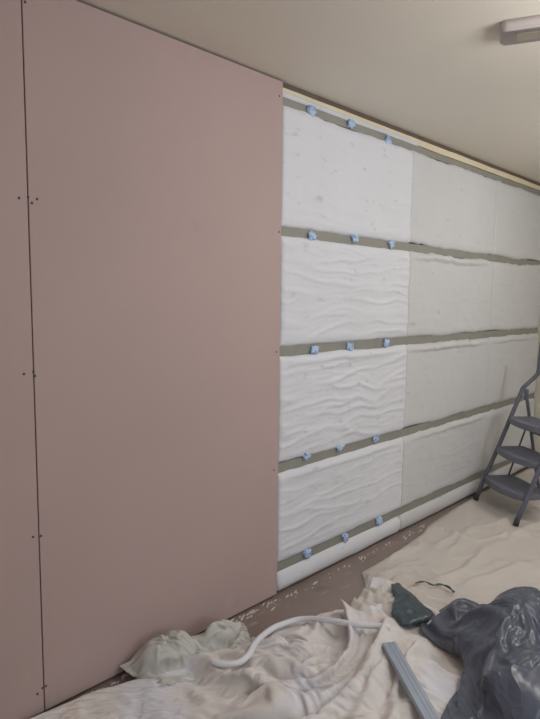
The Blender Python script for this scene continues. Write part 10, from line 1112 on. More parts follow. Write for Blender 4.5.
-2,0,0,0,0,0,0,3,-2,0,0,1,-2,1,1,-2,2,0,0,-3,-1,0,0,1,-2,2,-1,1,3,-2,-2,2,-1,2,-1,-1,0,0,0,2,-2,2,-2,0,1,1,1,-4,4,-1,-3,2,0,-1,-1,0,2,0,-1,1,-1,0,1,-1,-1,1,0,0,-1,1,-1,1,-1,1,-1,1,
-1,-1,0,0,0,0,1,-1,2,-1,1,-1,0,1,0,-1,-2,1,-1,0,1,0,1,0,0,-3,4,-1,-1,1,0,-3,1,0,1,0,-1,0,0,0,0,-1,2,1,-2,0,1,3,-3,-1,0,0,0,1,0,0,-1,-1,1,0,0,0,0,0,0,0,-1,0,1,-1,1,0,-1,0,1,0,
-2,1,-1,0,0,0,0,1,3,-2,-1,1,-1,-1,0,1,0,-2,0,0,-2,1,0,1,2,2,-3,0,-1,0,0,1,0,-1,0,1,-1,1,-1,0,1,0,-2,0,3,-2,-1,1,0,1,0,-1,0,0,0,0,1,-1,0,0,0,1,-1,-1,1,-1,1,0,-1,1,-1,0,0,1,0,0,
-2,0,1,0,-1,0,0,0,0,4,-1,-1,0,-1,0,0,-3,-1,0,0,2,1,2,-1,-1,-2,1,0,1,0,-1,0,1,-1,0,-1,1,0,1,0,-1,0,1,-1,-1,3,-2,-1,0,1,1,-1,1,-1,0,-1,0,1,0,0,0,-1,1,0,0,0,-1,0,1,-1,0,1,-1,0,0,1,
-1,-1,0,0,0,0,-1,1,1,1,2,-1,0,-1,-3,-1,3,-1,1,0,1,0,-2,-1,-1,2,0,0,-2,0,1,0,0,1,-1,0,0,0,1,-1,1,-1,0,0,-1,0,3,0,-2,0,0,0,0,0,0,1,-1,0,0,0,0,0,0,0,-1,1,0,0,-1,1,0,-1,1,0,0,0,
-2,0,0,0,0,0,0,0,0,0,3,3,-3,-5,-1,0,3,1,-3,3,0,-2,1,1,0,-2,-1,0,1,0,1,0,-2,1,1,0,0,-1,0,1,-1,1,2,-1,0,-2,0,1,1,0,-2,0,0,0,0,0,0,0,0,0,0,0,0,0,0,0,-1,0,0,0,0,1,-1,1,0,0,
-2,1,-1,0,0,0,0,-1,1,1,-1,4,-9,1,2,2,0,-1,1,-1,1,2,-3,-1,1,1,-1,0,0,1,-2,0,1,-1,1,0,1,-1,0,1,1,0,-3,4,-1,-1,-2,0,2,-1,1,0,-1,0,0,-1,2,-1,0,0,0,1,0,-1,0,-1,1,-1,1,-1,1,-1,1,0,-1,1,
-1,-1,0,0,0,0,0,0,0,-1,2,-6,1,2,1,2,-2,0,1,0,-1,1,1,0,-1,-1,1,-1,1,-2,1,1,0,0,-1,0,0,1,-1,0,1,0,2,-3,3,0,-1,-3,0,1,0,0,1,0,-1,1,-2,1,0,1,0,-1,1,0,-1,-1,0,1,-1,1,-1,1,2,-2,0,0,
-2,0,1,-1,0,0,0,0,0,0,0,-7,5,0,2,0,0,0,1,0,1,-3,0,0,-1,1,0,1,-2,1,1,-1,0,0,0,0,1,0,0,-2,2,-1,-1,2,-2,4,0,-1,-3,0,2,0,-1,0,0,0,0,2,-1,-1,0,1,-1,1,1,-1,-1,-1,0,0,2,-2,1,1,-2,1,
-2,0,0,0,0,0,-1,0,0,1,0,-4,1,2,2,0,-1,0,1,0,-3,1,0,0,-1,0,0,1,0,0,0,0,0,0,1,1,-3,1,1,0,-2,3,-1,-2,2,0,2,0,0,-3,0,0,1,0,0,-1,2,-2,0,1,-1,1,0,-1,0,1,-1,0,0,0,0,2,-3,2,-1,0,
-2,0,0,0,0,0,0,0,0,-1,0,-2,2,1,0,0,0,0,0,-1,-1,0,1,0,0,0,0,-1,1,1,-1,0,0,0,-1,1,2,-2,-1,3,0,-2,2,-1,-1,0,1,3,-1,1,-4,0,0,1,-1,1,-1,0,2,-2,1,0,0,0,0,0,0,-2,0,0,2,0,-1,0,0,0,
-1,-1,0,1,-1,0,0,0,-1,1,0,-2,0,2,0,0,0,1,-2,0,-1,0,1,0,0,0,0,-1,1,0,0,0,0,2,-1,-1,1,1,-1,-2,2,0,0,0,-1,0,1,-1,3,-1,2,0,-3,-1,1,0,-1,1,0,0,0,0,-1,0,0,1,-1,1,-1,0,-1,1,0,-1,1,0,
-2,0,0,0,0,-1,1,0,0,-1,-4,3,1,1,0,-1,2,1,-1,-2,0,1,-1,0,1,-1,0,2,-1,-1,0,0,0,1,1,-2,-1,2,1,-2,-1,2,-1,2,-2,-1,0,2,0,0,0,0,1,-1,1,-2,1,-1,0,1,1,-2,0,1,0,-1,1,-1,0,1,-1,0,0,1,-1,0,
-2,0,0,0,0,0,0,-1,0,1,-5,4,0,1,0,0,-1,0,-1,0,0,1,0,0,0,1,0,-2,1,0,0,1,1,-3,1,2,-2,-1,2,2,-4,0,2,0,1,-3,0,1,0,1,0,-1,1,0,-1,1,-1,0,0,1,-1,0,1,-1,0,0,0,1,0,-1,0,0,1,0,-2,1,
-1,-1,0,0,0,0,0,0,0,-1,-2,1,2,-1,0,0,1,-2,0,0,1,-1,1,-1,1,-1,0,2,-1,0,1,-1,0,0,-1,2,1,-2,-1,1,1,-1,-1,1,0,1,-2,0,0,1,0,2,-1,0,1,0,0,0,-2,0,0,0,0,0,1,-1,1,0,-1,0,0,0,0,1,-1,0,
-2,0,0,0,0,0,0,-1,0,0,-1,1,0,0,-1,1,1,-1,0,-1,3,-2,0,0,0,0,0,-1,1,0,0,1,-1,0,2,-2,1,2,-3,1,0,-1,0,-2,2,3,-1,-4,2,0,2,-2,1,1,-2,0,0,0,1,-1,0,0,0,0,0,0,1,-1,1,-1,0,0,1,-1,0,0,
-2,0,0,0,0,0,-1,1,-1,0,0,0,1,-1,0,0,0,1,-1,0,1,0,-1,0,0,0,0,0,1,0,0,-1,2,-1,-1,1,-2,1,1,0,0,2,1,1,-3,-1,1,1,-5,1,0,2,0,-1,1,-1,0,0,0,0,0,0,0,2,-3,2,-2,1,0,1,0,-2,3,-1,0,-2,
-2,1,-1,0,0,0,0,0,0,-1,0,0,0,0,1,1,-2,-1,0,3,-1,1,-2,0,-1,1,1,0,-1,0,0,4,-3,2,-1,-2,0,-1,4,-2,0,-2,3,0,2,-3,-2,-1,0,1,0,2,0,0,-1,1,0,-1,0,0,-1,1,-1,1,1,-1,0,0,1,-1,1,0,1,-1,-1,0,
-1,-1,0,0,0,0,0,-1,0,1,0,0,0,4,0,-4,-1,0,1,-1,-1,1,0,0,0,0,0,1,-1,0,5,-5,0,1,-1,0,1,0,0,0,0,3,-4,-2,0,1,0,-1,0,0,1,0,1,2,-1,-1,0,0,0,0,1,-1,3,-2,-1,2,0,-2,0,1,1,-1,0,-1,0,0,
-2,0,0,0,0,0,-1,1,-1,0,1,-1,2,2,-4,0,1,0,-1,0,0,0,0,0,1,0,-1,0,1,5,-6,1,1,-2,0,0,0,1,0,-1,4,-3,-1,0,-2,0,0,0,0,0,1,-1,1,0,3,1,0,-2,-1,0,-1,1,-1,2,0,-2,2,0,2,-2,0,0,0,-1,1,-1,
-2,0,0,0,0,-1,1,-1,1,0,1,-1,1,-1,-1,-1,1,1,-1,1,2,-2,0,0,0,-1,1,0,5,-4,-1,0,-1,0,0,0,2,-1,-1,3,-4,0,0,-1,1,0,-1,-2,2,1,-1,1,0,0,0,0,1,3,1,-3,0,-1,0,-1,3,-2,0,1,2,-2,1,-1,1,-2,0,0,
-1,-1,0,-1,0,1,-1,1,-1,0,3,-1,4,-4,-2,2,-2,1,0,3,-3,-1,0,0,0,1,0,6,-6,-1,1,-1,1,-1,0,3,0,0,0,-3,0,0,-1,0,0,-1,-2,0,2,0,0,0,0,1,-1,1,0,0,0,4,1,-2,-2,-1,1,2,-2,1,1,0,-1,0,0,0,-1,0,
-2,0,0,0,0,0,0,-1,1,0,4,-4,3,-3,1,-3,1,0,2,-4,3,-1,0,0,0,2,5,-7,0,0,-1,1,-1,0,2,-1,2,1,-3,-1,0,0,-1,0,0,-2,-1,-1,3,1,0,0,0,0,4,-1,0,0,-1,-2,1,5,1,-2,-3,-1,1,2,0,-1,1,-1,0,0,0,-1,
-2,1,-1,0,0,-1,1,0,0,-1,2,0,1,-4,3,-1,-2,3,-2,0,0,1,0,0,4,0,-5,0,0,0,0,0,0,2,0,-1,-1,1,-1,-2,1,-1,0,-1,-2,-1,0,2,1,-1,1,0,2,0,-1,1,-1,0,1,5,-2,-3,0,1,0,0,1,1,0,-1,0,0,-1,0,0,0,
-2,0,-1,1,0,0,-1,1,-1,0,0,3,-2,0,-2,2,-1,-1,3,-3,1,1,1,0,1,-3,0,0,0,-1,1,0,1,0,-1,1,-1,0,-1,0,-1,0,0,-1,-3,1,4,1,-5,1,0,1,-1,1,0,1,3,1,1,-4,-1,1,0,0,1,1,0,4,-3,0,0,-1,0,-1,1,-1,
-1,-1,0,-1,0,1,0,-1,1,0,-1,3,-2,0,0,-1,1,0,0,5,-5,0,0,0,-2,1,-1,1,0,1,0,-1,0,0,4,-1,1,-7,0,0,1,-1,-1,-2,2,2,0,1,-1,-3,0,1,0,0,0,1,1,0,-1,0,7,0,0,-1,-2,-1,4,1,-4,1,-1,1,-2,0,1,-1,
-2,1,0,-1,0,-1,1,0,-1,0,1,3,-2,1,1,-2,1,-4,2,-2,1,-1,3,0,-3,2,0,-1,0,0,0,1,0,1,-3,5,-6,0,0,0,-2,0,-2,3,4,0,0,0,2,-3,-4,-2,2,1,0,0,-1,1,4,1,-4,1,2,3,0,-1,3,-4,-2,1,0,0,-1,1,0,-1,
-2,0,1,-1,0,0,-1,1,0,0,-1,7,-6,3,1,1,-4,1,-4,0,0,1,-1,1,1,-2,1,0,0,1,0,0,4,0,-1,-7,3,0,-4,0,0,-1,3,4,-2,0,1,0,-1,4,0,-6,-3,0,2,1,0,1,-2,0,1,2,1,-2,1,7,-3,-4,2,0,-1,0,-1,0,0,0,
-1,-1,-1,2,-1,0,0,-1,0,0,1,0,-2,2,-2,3,0,-1,3,-2,-1,-1,-1,0,-1,0,2,4,0,0,0,0,0,-2,0,-1,-4,-1,0,0,1,2,4,-2,2,0,0,0,-1,-2,2,4,-6,-4,-3,0,2,0,0,0,0,1,2,5,4,-2,-4,1,-1,0,1,0,-2,1,0,-1,
-2,0,0,0,0,0,0,0,0,0,-1,1,2,-3,0,1,2,1,-3,0,0,0,-2,0,2,3,2,-2,1,-1,0,0,-5,2,-3,-1,-1,-2,4,1,2,4,-4,1,1,2,0,0,0,-1,-3,-1,4,-2,-3,-3,-2,-1,0,1,-1,1,1,1,0,2,2,0,1,0,0,0,-1,0,0,0,
-2,1,-1,-1,1,0,0,0,0,0,0,0,2,-2,1,-1,0,0,0,0,0,1,2,0,2,-1,-5,-1,0,0,2,0,0,-5,0,-2,0,4,1,9,-1,-6,3,-1,0,0,0,0,0,0,0,-1,-1,2,0,2,-1,-1,-1,-2,-1,-4,-1,0,2,0,3,1,0,2,-2,1,-1,1,0,-1,
-1,-1,0,0,-1,1,0,-1,0,0,1,-1,-1,4,-1,-1,0,0,0,0,-1,4,-1,1,-4,-1,1,-1,-1,0,0,-1,-1,-1,-1,1,2,2,11,-9,1,2,-3,2,-2,-1,0,0,0,0,0,0,0,0,0,-4,-2,-1,3,4,1,-1,-4,2,0,1,-1,1,1,1,-1,-1,1,0,0,0,
-2,0,1,-1,0,0,-1,1,0,0,-1,1,0,-3,2,0,0,1,0,1,1,-4,0,-1,1,-1,1,0,0,-1,-2,0,-1,0,1,2,3,6,-8,3,-1,-1,1,-1,0,0,0,1,-1,0,0,0,0,0,-1,1,0,0,-3,-4,0,1,2,-3,1,1,2,1,2,1,-1,0,0,0,0,0,
-2,0,0,1,-1,-1,1,0,0,0,0,-1,0,0,-1,0,0,0,1,0,0,-1,0,1,0,0,-2,0,0,-1,-1,-2,1,2,2,5,1,-3,-1,-1,0,1,0,-1,0,0,0,-1,1,0,1,-1,0,-1,1,0,1,0,-2,0,0,1,-2,-2,-5,1,2,2,1,0,1,1,0,1,1,-1,
-2,0,0,0,0,0,0,0,0,0,0,0,0,0,-2,1,0,-1,0,0,0,0,1,-1,0,0,0,0,-1,0,-1,1,0,2,3,-2,1,-1,0,-1,0,0,1,0,0,-1,0,1,-1,0,0,0,0,0,1,-1,-1,1,2,0,-1,-1,0,-1,0,-4,-4,-2,0,4,2,2,2,-1,1,1,
-1,-1,0,0,0,0,0,0,0,0,0,0,-1,0,0,-3,1,3,0,-1,0,0,-2,0,0,-1,0,0,1,0,0,1,3,0,-1,0,-1,0,0,1,-1,1,-1,0,0,0,0,0,0,0,0,1,-1,0,0,0,1,-1,-1,0,1,-1,0,0,1,0,-1,1,0,-2,-1,1,0,2,0,0,
-2,1,-1,-1,1,0,0,0,-1,0,0,0,1,-1,0,0,-3,-2,3,1,1,0,1,0,-1,0,-1,-1,-1,1,2,1,0,0,0,0,-1,0,0,0,0,0,0,0,0,0,0,0,0,1,-1,0,1,0,-1,0,-1,1,0,1,-1,0,0,0,-1,0,1,0,0,0,0,0,0,0,0,0,
-2,0,0,1,-1,0,0,0,0,0,0,0,-1,1,-1,1,1,-1,-4,-1,0,1,0,0,0,0,1,0,1,2,0,0,-1,0,0,0,0,0,1,0,0,-1,0,0,0,0,0,0,0,0,0,0,0,0,0,0,0,0,0,-1,1,0,0,0,0,0,-1,0,1,-1,1,-1,1,0,1,-1,
-1,-1,1,-1,0,0,0,-1,1,0,0,-1,1,0,1,-2,0,0,0,0,-1,0,0,0,-1,1,0,1,1,-1,0,0,0,1,-1,0,1,-1,0,0,0,0,0,0,0,0,0,0,0,0,0,0,0,0,0,1,0,-1,0,1,-1,0,0,0,0,0,0,0,0,0,0,0,0,0,0,0,
-2,0,-1,1,1,-1,0,0,0,0,-1,1,0,-1,-1,1,0,0,0,0,0,-1,0,0,1,-1,1,0,-1,0,1,0,0,0,0,0,0,0,0,0,0,0,0,0,0,0,0,0,0,0,0,0,0,0,0,-1,1,0,0,-1,1,0,0,0,-1,0,1,0,0,0,0,0,0,0,0,0,
-2,1,-1,0,0,0,0,0,0,0,0,-1,0,1,1,-1,0,0,0,0,0,0,-1,0,0,0,0,0,0,0,0,0,0,0,0,0,0,0,0,0,0,0,0,1,-1,1,-1,0,0,0,0,0,0,1,-1,1,-1,0,0,0,-1,0,0,0,1,0,0,0,-1,1,0,0,0,0,0,0,
-2,0,1,-1,-1,1,0,0,0,0,0,0,0,-1,0,0,0,0,0,-1,1,0,1,-1,0,0,0,0,0,0,0,0,0,0,0,0,0,1,-1,0,0,0,1,-1,0,0,0,0,0,0,1,0,-1,0,1,-1,0,1,-1,0,0,0,0,0,0,0,0,0,0,0,0,0,0,0,0,-1,
-1,-1,0,1,0,-1,0,0,0,-1,0,0,0,0,0,1,0,0,0,0,-1,1,-1,0,0,0,-1,1,0,0,0,0,0,-1,1,0,0,0,0,0,1,0,-1,0,0,0,0,0,0,0,0,0,1,-1,0,0,0,-1,1,0,0,0,0,0,0,0,0,-1,1,0,0,0,0,0,0,0,
-2,0,0,0,0,0,0,1,-1,0,0,0,-1,2,-1,0,-1,0,0,0,0,0,0,1,-1,0,1,-1,0,0,0,0,0,0,0,0,0,0,0,1,-1,0,0,0,0,0,1,-1,1,-1,0,0,0,-1,1,0,0,0,0,0,0,0,0,1,-1,0,0,0,0,0,-1,1,0,0,0,0,
-2,0,0,-1,1,1,-1,-1,1,-1,1,0,0,-1,0,0,0,0,0,0,0,-1,1,0,0,0,0,0,0,0,0,0,0,0,0,0,0,0,1,-1,0,0,0,0,1,-1,0,0,0,0,0,0,-1,1,-1,0,0,0,0,0,0,1,0,-1,1,0,0,0,0,0,0,0,0,0,0,0,
-1,0,0,0,-1,0,0,0,-1,1,0,0,0,-1,1,-1,0,0,-1,2,-1,1,-1,-1,1,0,-1,1,0,0,0,0,0,0,0,0,0,0,0,0,0,0,0,0,0,0,0,0,0,0,0,0,0,0,0,0,0,0,0,0,0,-1,0,0,1,0,0,1,-1,0,0,0,0,-1,1,0,
-2,0,0,0,0,0,0,0,-1,1,-1,1,0,0,0,0,0,0,0,-2,1,-1,1,0,0,0,0,0,0,0,0,0,0,0,0,0,0,0,0,0,0,0,0,1,-1,0,0,0,0,0,0,-1,1,0,0,0,0,-1,0,0,0,1,0,0,-1,0,0,0,1,0,1,-1,0,0,0,0,
-2,0,0,0,0,-1,1,0,0,-1,1,-1,1,0,-1,0,0,0,0,0,0,0,0,0,-1,1,0,0,0,0,-1,1,0,0,0,0,0,0,0,0,0,0,0,0,0,0,0,0,0,0,0,0,0,0,0,0,-1,1,0,0,0,-1,0,0,0,0,1,0,0,0,0,0,0,0,-1,1,
-1,-1,0,0,0,0,-1,0,1,0,-1,0,0,0,0,0,1,-1,0,0,0,0,-1,1,0,0,0,-1,1,0,0,0,0,0,0,0,0,0,0,0,0,0,0,0,0,0,0,0,0,0,0,0,0,0,0,0,0,0,-1,0,0,0,0,0,1,0,-1,0,0,1,0,0,0,0,0,0,
-2,1,0,0,-1,0,0,0,0,0,0,0,-1,0,0,0,-1,1,0,0,0,0,0,0,0,-1,1,0,0,0,0,-1,1,0,0,0,0,0,0,0,0,0,1,-1,0,0,0,0,0,0,0,1,-1,0,0,0,0,0,0,0,0,0,0,0,-1,0,0,0,1,-1,0,2,-1,0,0,0,
-2,0,-1,1,0,0,0,-1,0,0,0,0,0,0,0,0,0,-1,0,0,0,1,0,-1,1,0,-1,1,-1,1,0,0,0,0,0,0,0,0,0,0,0,1,-1,0,0,1,-1,0,0,0,0,0,0,0,0,-1,1,0,0,0,0,0,0,0,0,0,0,0,-1,0,0,0,2,-1,0,0,
-2,0,1,-1,0,0,0,0,0,0,0,0,0,0,-1,0,0,0,0,0,0,-1,1,0,0,0,0,0,0,0,0,0,0,0,0,0,0,0,0,0,1,-1,0,0,0,0,0,1,-1,1,-1,0,1,-1,0,1,-1,0,1,-1,0,0,0,0,0,0,0,0,0,0,0,-1,0,2,-1,0,
-1,-1,0,-1,1,0,0,0,0,-1,0,0,0,0,1,0,0,-1,0,0,0,0,0,0,0,0,0,0,0,0,0,1,-1,0,0,0,0,1,0,0,-1,0,0,0,1,-1,1,-1,1,-1,1,-1,0,1,-1,0,0,0,0,0,0,0,0,0,0,0,0,0,0,0,0,0,-1,0,1,0,
-2,1,-1,1,-1,0,-1,1,-1,1,0,0,-1,0,0,0,0,1,-1,0,0,0,0,0,0,0,0,0,0,0,0,0,0,1,-1,1,0,-1,0,0,0,0,1,0,-1,0,0,1,-1,1,-1,1,-1,0,0,0,1,-1,0,0,0,0,0,0,0,0,0,0,0,0,0,0,0,0,0,0,
16,0,0,0,0,0,0,0,0,0,0,0,0,0,0,0,0,0,0,0,0,0,0,0,0,0,0,0,0,0,0,0,0,0,0,0,0,0,0,0,0,0,0,0,0,0,0,0,0,0,0,0,0,0,0,0,0,0,0,0,0,0,0,0,0,0,0,0,0,0,0,0,0,0,0,0,
0,0,0,0,-1,0,0,0,0,-1,0,0,0,0,-1,0,0,0,0,1,0,0,0,0,0,0,0,0,1,0,1,1,1,1,1,1,1,0,1,-1,0,-1,-1,-2,-1,-1,0,1,1,1,0,1,-1,-1,0,-1,-1,-1,0,0,0,0,0,0,1,0,0,0,0,0,1,0,0,0,-1,0,
0,0,-1,0,1,0,0,-1,0,1,-1,0,0,-1,1,0,0,0,0,-1,0,0,1,0,1,1,1,2,0,2,0,0,0,0,1,0,0,1,0,1,-1,1,-1,1,-1,0,0,-1,0,-1,0,-1,0,1,-2,0,-1,0,-2,-1,-1,0,0,0,-1,1,1,0,1,0,-1,0,0,1,0,-1,
0,0,1,0,0,0,-1,1,-1,0,0,0,0,1,0,1,1,1,1,-1,1,0,-2,0,-2,-1,-1,0,0,0,1,1,2,1,1,2,2,0,0,0,1,-1,0,-1,0,0,0,0,-1,1,0,-1,0,-1,0,-1,1,-1,1,0,0,-1,-2,-1,-1,-1,0,1,-1,0,1,0,0,-1,0,0,
0,0,0,0,0,0,1,-1,1,-1,1,0,0,1,1,2,1,0,-1,2,0,0,0,-1,0,-3,1,1,2,0,0,1,-1,1,0,1,0,1,1,-1,-1,-2,-1,2,0,0,-1,-2,-2,-3,0,1,1,1,1,1,0,1,0,0,0,0,1,-1,-1,-2,-3,0,1,0,-1,0,1,0,-1,0,
0,-1,-1,0,0,1,1,1,0,1,1,3,1,0,0,-2,0,1,1,-1,0,0,0,0,-1,3,0,-1,-1,0,0,1,1,1,1,0,0,0,-2,0,0,-1,2,-1,1,0,-1,0,0,0,-4,-2,0,-2,0,0,0,0,0,0,0,1,0,1,2,1,1,-3,-3,1,0,0,0,-2,1,0,
0,-1,0,0,1,0,0,1,0,6,2,-1,1,1,-1,0,-2,-1,0,0,-1,0,1,1,2,-1,-1,0,0,-1,3,-1,1,0,-1,-2,-1,-1,-1,0,4,3,0,0,-2,0,-1,2,0,-1,1,-2,-4,-1,-1,-1,-1,1,0,0,0,-1,0,0,-1,1,0,1,3,-3,1,0,0,1,-2,0,
0,0,0,2,0,0,0,1,6,-1,0,1,0,-1,0,-2,0,-1,-4,-1,0,0,0,0,0,3,1,-1,-1,4,-4,0,1,2,-3,0,0,1,2,2,-3,4,-1,-1,4,-3,0,1,1,0,1,0,-1,-1,1,0,1,-2,0,0,-1,-1,-1,-2,-1,0,-1,4,-3,0,-3,2,-1,1,-1,0,
0,0,-1,0,0,0,1,2,6,0,1,0,0,0,0,1,-1,-2,0,-1,2,-2,-2,-1,-2,-2,-1,2,2,-1,4,5,-4,-3,4,2,1,1,0,0,-3,-4,1,3,-1,1,-1,-1,2,2,-2,-2,2,2,-1,0,1,1,0,0,0,0,-1,0,-2,-4,3,-3,-5,1,2,-2,2,-1,-1,0,
0,0,0,-1,0,0,-1,5,0,3,0,1,0,1,0,0,1,1,1,-2,-2,1,-1,-2,2,-2,3,1,1,1,0,-4,3,1,0,0,0,-1,1,-2,1,-1,0,-1,-2,1,2,-2,0,0,-1,3,1,0,1,0,-1,1,0,0,0,1,0,-1,0,-1,-3,-7,0,1,-1,1,-2,2,0,-1,
0,0,-1,0,0,0,0,3,-1,0,5,0,1,-1,1,0,0,0,0,2,0,-1,0,0,-5,4,-3,3,0,5,1,1,0,0,0,-1,0,0,-1,0,1,0,-1,-1,0,-1,-1,-1,-2,1,1,2,0,0,0,1,0,0,0,1,0,-1,1,0,0,0,-11,-2,3,-1,0,0,1,-1,-1,0,
0,-1,1,-1,0,1,3,-3,1,0,-1,3,-3,-1,3,2,-1,1,1,2,-1,0,0,0,-1,-6,7,-2,6,-2,0,0,1,-1,-1,-1,-4,2,-3,1,4,2,2,1,0,-1,0,-2,-2,-1,2,-2,-3,2,1,1,0,0,1,-1,2,1,1,1,0,-6,2,-2,-3,-2,0,0,1,0,0,-1,
0,0,0,0,0,-1,1,0,0,1,-1,-1,-1,1,-1,1,-2,0,1,-1,-1,4,-1,0,2,0,-1,4,0,-3,-1,1,-3,1,0,2,4,-6,3,2,-5,-1,1,2,0,-1,-1,1,0,-1,2,1,1,-3,-2,0,1,-1,-1,1,0,0,2,4,1,1,0,0,-3,-2,0,0,0,1,-1,-1,
0,0,0,-1,0,0,0,1,-1,0,1,-1,0,1,-1,0,0,-1,-1,1,0,0,-1,0,0,5,2,1,-2,2,-4,-1,3,-4,0,-1,3,3,-1,-3,3,-1,-1,0,-2,0,0,2,0,-1,-3,4,2,-1,0,-3,-1,1,1,-1,0,1,0,1,4,1,-1,0,-1,-2,-1,0,0,0,0,-1,
0,0,0,0,0,-1,0,0,0,0,0,0,1,-1,0,1,-1,-1,0,-1,4,-3,0,2,0,4,4,-5,-1,0,3,-4,0,0,2,-1,-4,4,2,-1,-1,2,-2,-2,-1,0,0,-1,0,1,0,-2,4,3,-1,1,-2,-2,0,1,0,0,1,0,1,2,0,1,-1,-2,-2,-1,1,-1,0,0,
0,0,0,0,-1,1,-2,2,-2,-1,0,2,0,0,1,-1,1,-1,0,0,1,-2,0,-2,6,6,-2,1,-4,-4,1,4,-4,3,1,0,-2,-3,3,2,0,-4,2,-2,0,0,0,0,1,1,0,-4,0,1,2,-1,4,0,-2,0,0,0,-1,1,0,2,1,-1,1,-1,-3,-1,1,0,0,-1,
0,0,0,-1,1,-1,0,-1,-1,1,0,1,2,-1,-1,0,1,-1,0,1,-1,-2,4,-1,8,-2,-2,0,1,-2,1,0,-1,-1,0,2,-1,-2,-1,0,1,2,-5,1,1,0,-1,1,2,0,-1,0,-4,2,1,1,-1,4,0,-2,0,-1,0,0,1,0,2,0,1,-1,-2,-1,-1,1,0,-1,
0,0,-1,1,-1,0,-1,-1,0,1,0,0,1,1,-1,0,0,1,1,0,-2,-1,-1,8,0,-1,-1,-1,-3,5,-1,-2,4,-2,-3,1,3,-1,-4,3,-2,0,2,-3,0,0,1,2,-1,-2,4,1,-2,-3,-1,2,1,-1,4,0,-3,1,0,-1,1,0,1,0,1,0,-1,-3,1,0,-1,0,
0,0,0,0,0,0,-2,-1,0,-1,2,0,0,2,0,-2,2,0,1,-3,0,0,2,5,-1,-4,0,2,3,-4,-1,3,-3,5,-4,-2,3,1,-2,0,-1,0,0,2,-1,1,-2,0,-2,3,-2,0,5,-2,0,0,0,-1,-1,4,1,-3,0,0,-1,1,0,0,1,0,0,-2,1,-2,0,0,
0,0,0,0,0,0,-2,-2,1,0,0,0,1,-1,1,0,1,2,-1,2,-4,1,6,-2,0,-1,-2,-1,3,3,-3,-3,4,-1,3,-1,-6,0,6,-5,-1,0,2,0,2,-2,1,-3,2,0,-1,1,0,4,-2,0,0,-1,1,-1,2,-1,-1,0,1,-1,1,1,-1,2,-1,-1,-1,0,-1,0,
0,0,0,0,-1,2,0,-3,-2,0,0,1,0,0,0,0,0,1,-1,-1,0,6,0,0,0,3,-1,-2,-2,2,2,-2,-3,-1,2,1,2,-2,-1,1,1,0,-2,-2,0,3,0,-2,2,-1,0,1,-3,1,5,-3,0,2,-4,2,-3,6,-2,0,-1,1,-1,0,1,0,1,-2,0,-1,0,0,
0,-1,1,-1,1,0,0,-1,-2,-1,0,0,0,1,0,-1,0,0,1,0,1,6,-1,-1,-1,1,2,1,-3,-2,2,2,0,-3,-2,-1,3,3,-6,2,-1,0,-1,0,0,0,3,-1,0,-2,0,0,2,-1,0,5,-3,-1,3,-5,4,-5,6,0,-1,-1,1,0,-1,0,3,-1,-2,-1,0,0,
0,0,0,0,0,0,1,-5,3,-4,0,1,1,-1,0,1,-1,0,0,1,7,-1,1,-1,-2,1,-2,1,3,-3,-1,1,1,2,-3,0,0,-1,0,-3,3,-3,3,0,-1,-1,-1,4,-5,2,2,3,-1,-1,-1,-2,5,0,-3,3,-2,0,-5,2,2,0,0,2,0,0,0,0,0,-3,1,0,
0,0,0,0,0,0,-1,2,-4,0,-2,0,0,1,-1,1,0,0,0,4,4,0,0,0,-1,-2,2,-1,-1,2,-2,-2,0,1,4,-3,-3,2,2,-3,0,3,-4,0,2,0,-1,-2,1,2,1,-3,4,0,0,1,-5,1,3,-1,-1,2,-2,-1,0,1,1,0,0,0,1,0,-1,-1,-1,1,
0,0,0,0,-1,0,0,2,-6,1,-1,0,1,-1,1,-1,1,3,4,1,-2,1,0,1,0,-1,-1,-1,0,0,0,1,-1,-1,0,3,-3,-3,2,3,-5,0,4,-1,-2,2,0,1,0,-4,0,3,-2,2,0,0,3,-1,-3,0,2,-2,3,-4,0,1,1,1,0,0,0,0,-1,0,0,0,
0,0,-1,2,-1,0,0,1,1,-5,-2,-1,0,1,0,1,4,2,0,0,2,0,1,-1,0,-1,-1,1,0,-1,1,-1,1,-2,-2,1,2,-3,-1,-1,5,-2,-2,4,-1,-3,2,1,-1,0,-1,-2,0,0,1,1,1,-1,2,0,-1,2,-3,1,-1,0,1,0,1,1,0,0,-2,-1,0,1,
0,0,0,0,0,0,0,0,2,-2,-4,-3,1,1,3,6,1,-2,1,0,1,0,-2,0,-1,1,1,-2,-1,0,0,1,-1,2,-2,-3,2,0,-3,3,-3,4,-1,-2,3,0,-3,-1,3,1,-2,0,0,1,0,0,0,1,-2,0,0,1,2,-3,-1,0,1,2,0,0,0,0,-1,0,0,0,
0,0,0,0,0,0,0,-1,2,1,-3,-5,-2,8,3,0,1,1,-2,2,-1,-1,1,0,0,-1,-2,1,0,0,0,0,-2,0,2,-2,-2,3,-2,-2,2,-2,0,1,0,3,0,-2,-2,0,1,1,0,-1,1,-1,-1,2,3,-1,1,-2,0,2,-4,1,1,0,0,1,-1,1,-1,-1,0,1,
0,0,0,0,0,-1,1,-1,1,-1,1,-3,7,-2,1,0,0,0,1,-1,0,1,-1,-1,1,0,-1,-1,1,1,-1,-3,1,0,1,0,-4,2,1,-2,-2,1,2,-3,1,0,4,0,-2,0,0,0,0,0,-1,1,2,-2,-1,2,-1,-1,0,1,1,0,-1,0,2,-1,1,0,-2,1,0,0,
0,0,0,0,0,0,0,0,0,0,-2,7,-3,0,1,0,0,0,0,0,0,0,1,1,-2,0,0,0,0,-2,-2,3,1,-2,-2,0,0,-1,1,0,-1,0,-1,3,-4,1,0,3,1,-3,0,2,1,0,-2,1,0,1,1,-4,0,3,2,-1,-1,-2,0,1,0,1,-1,0,-1,0,0,1,
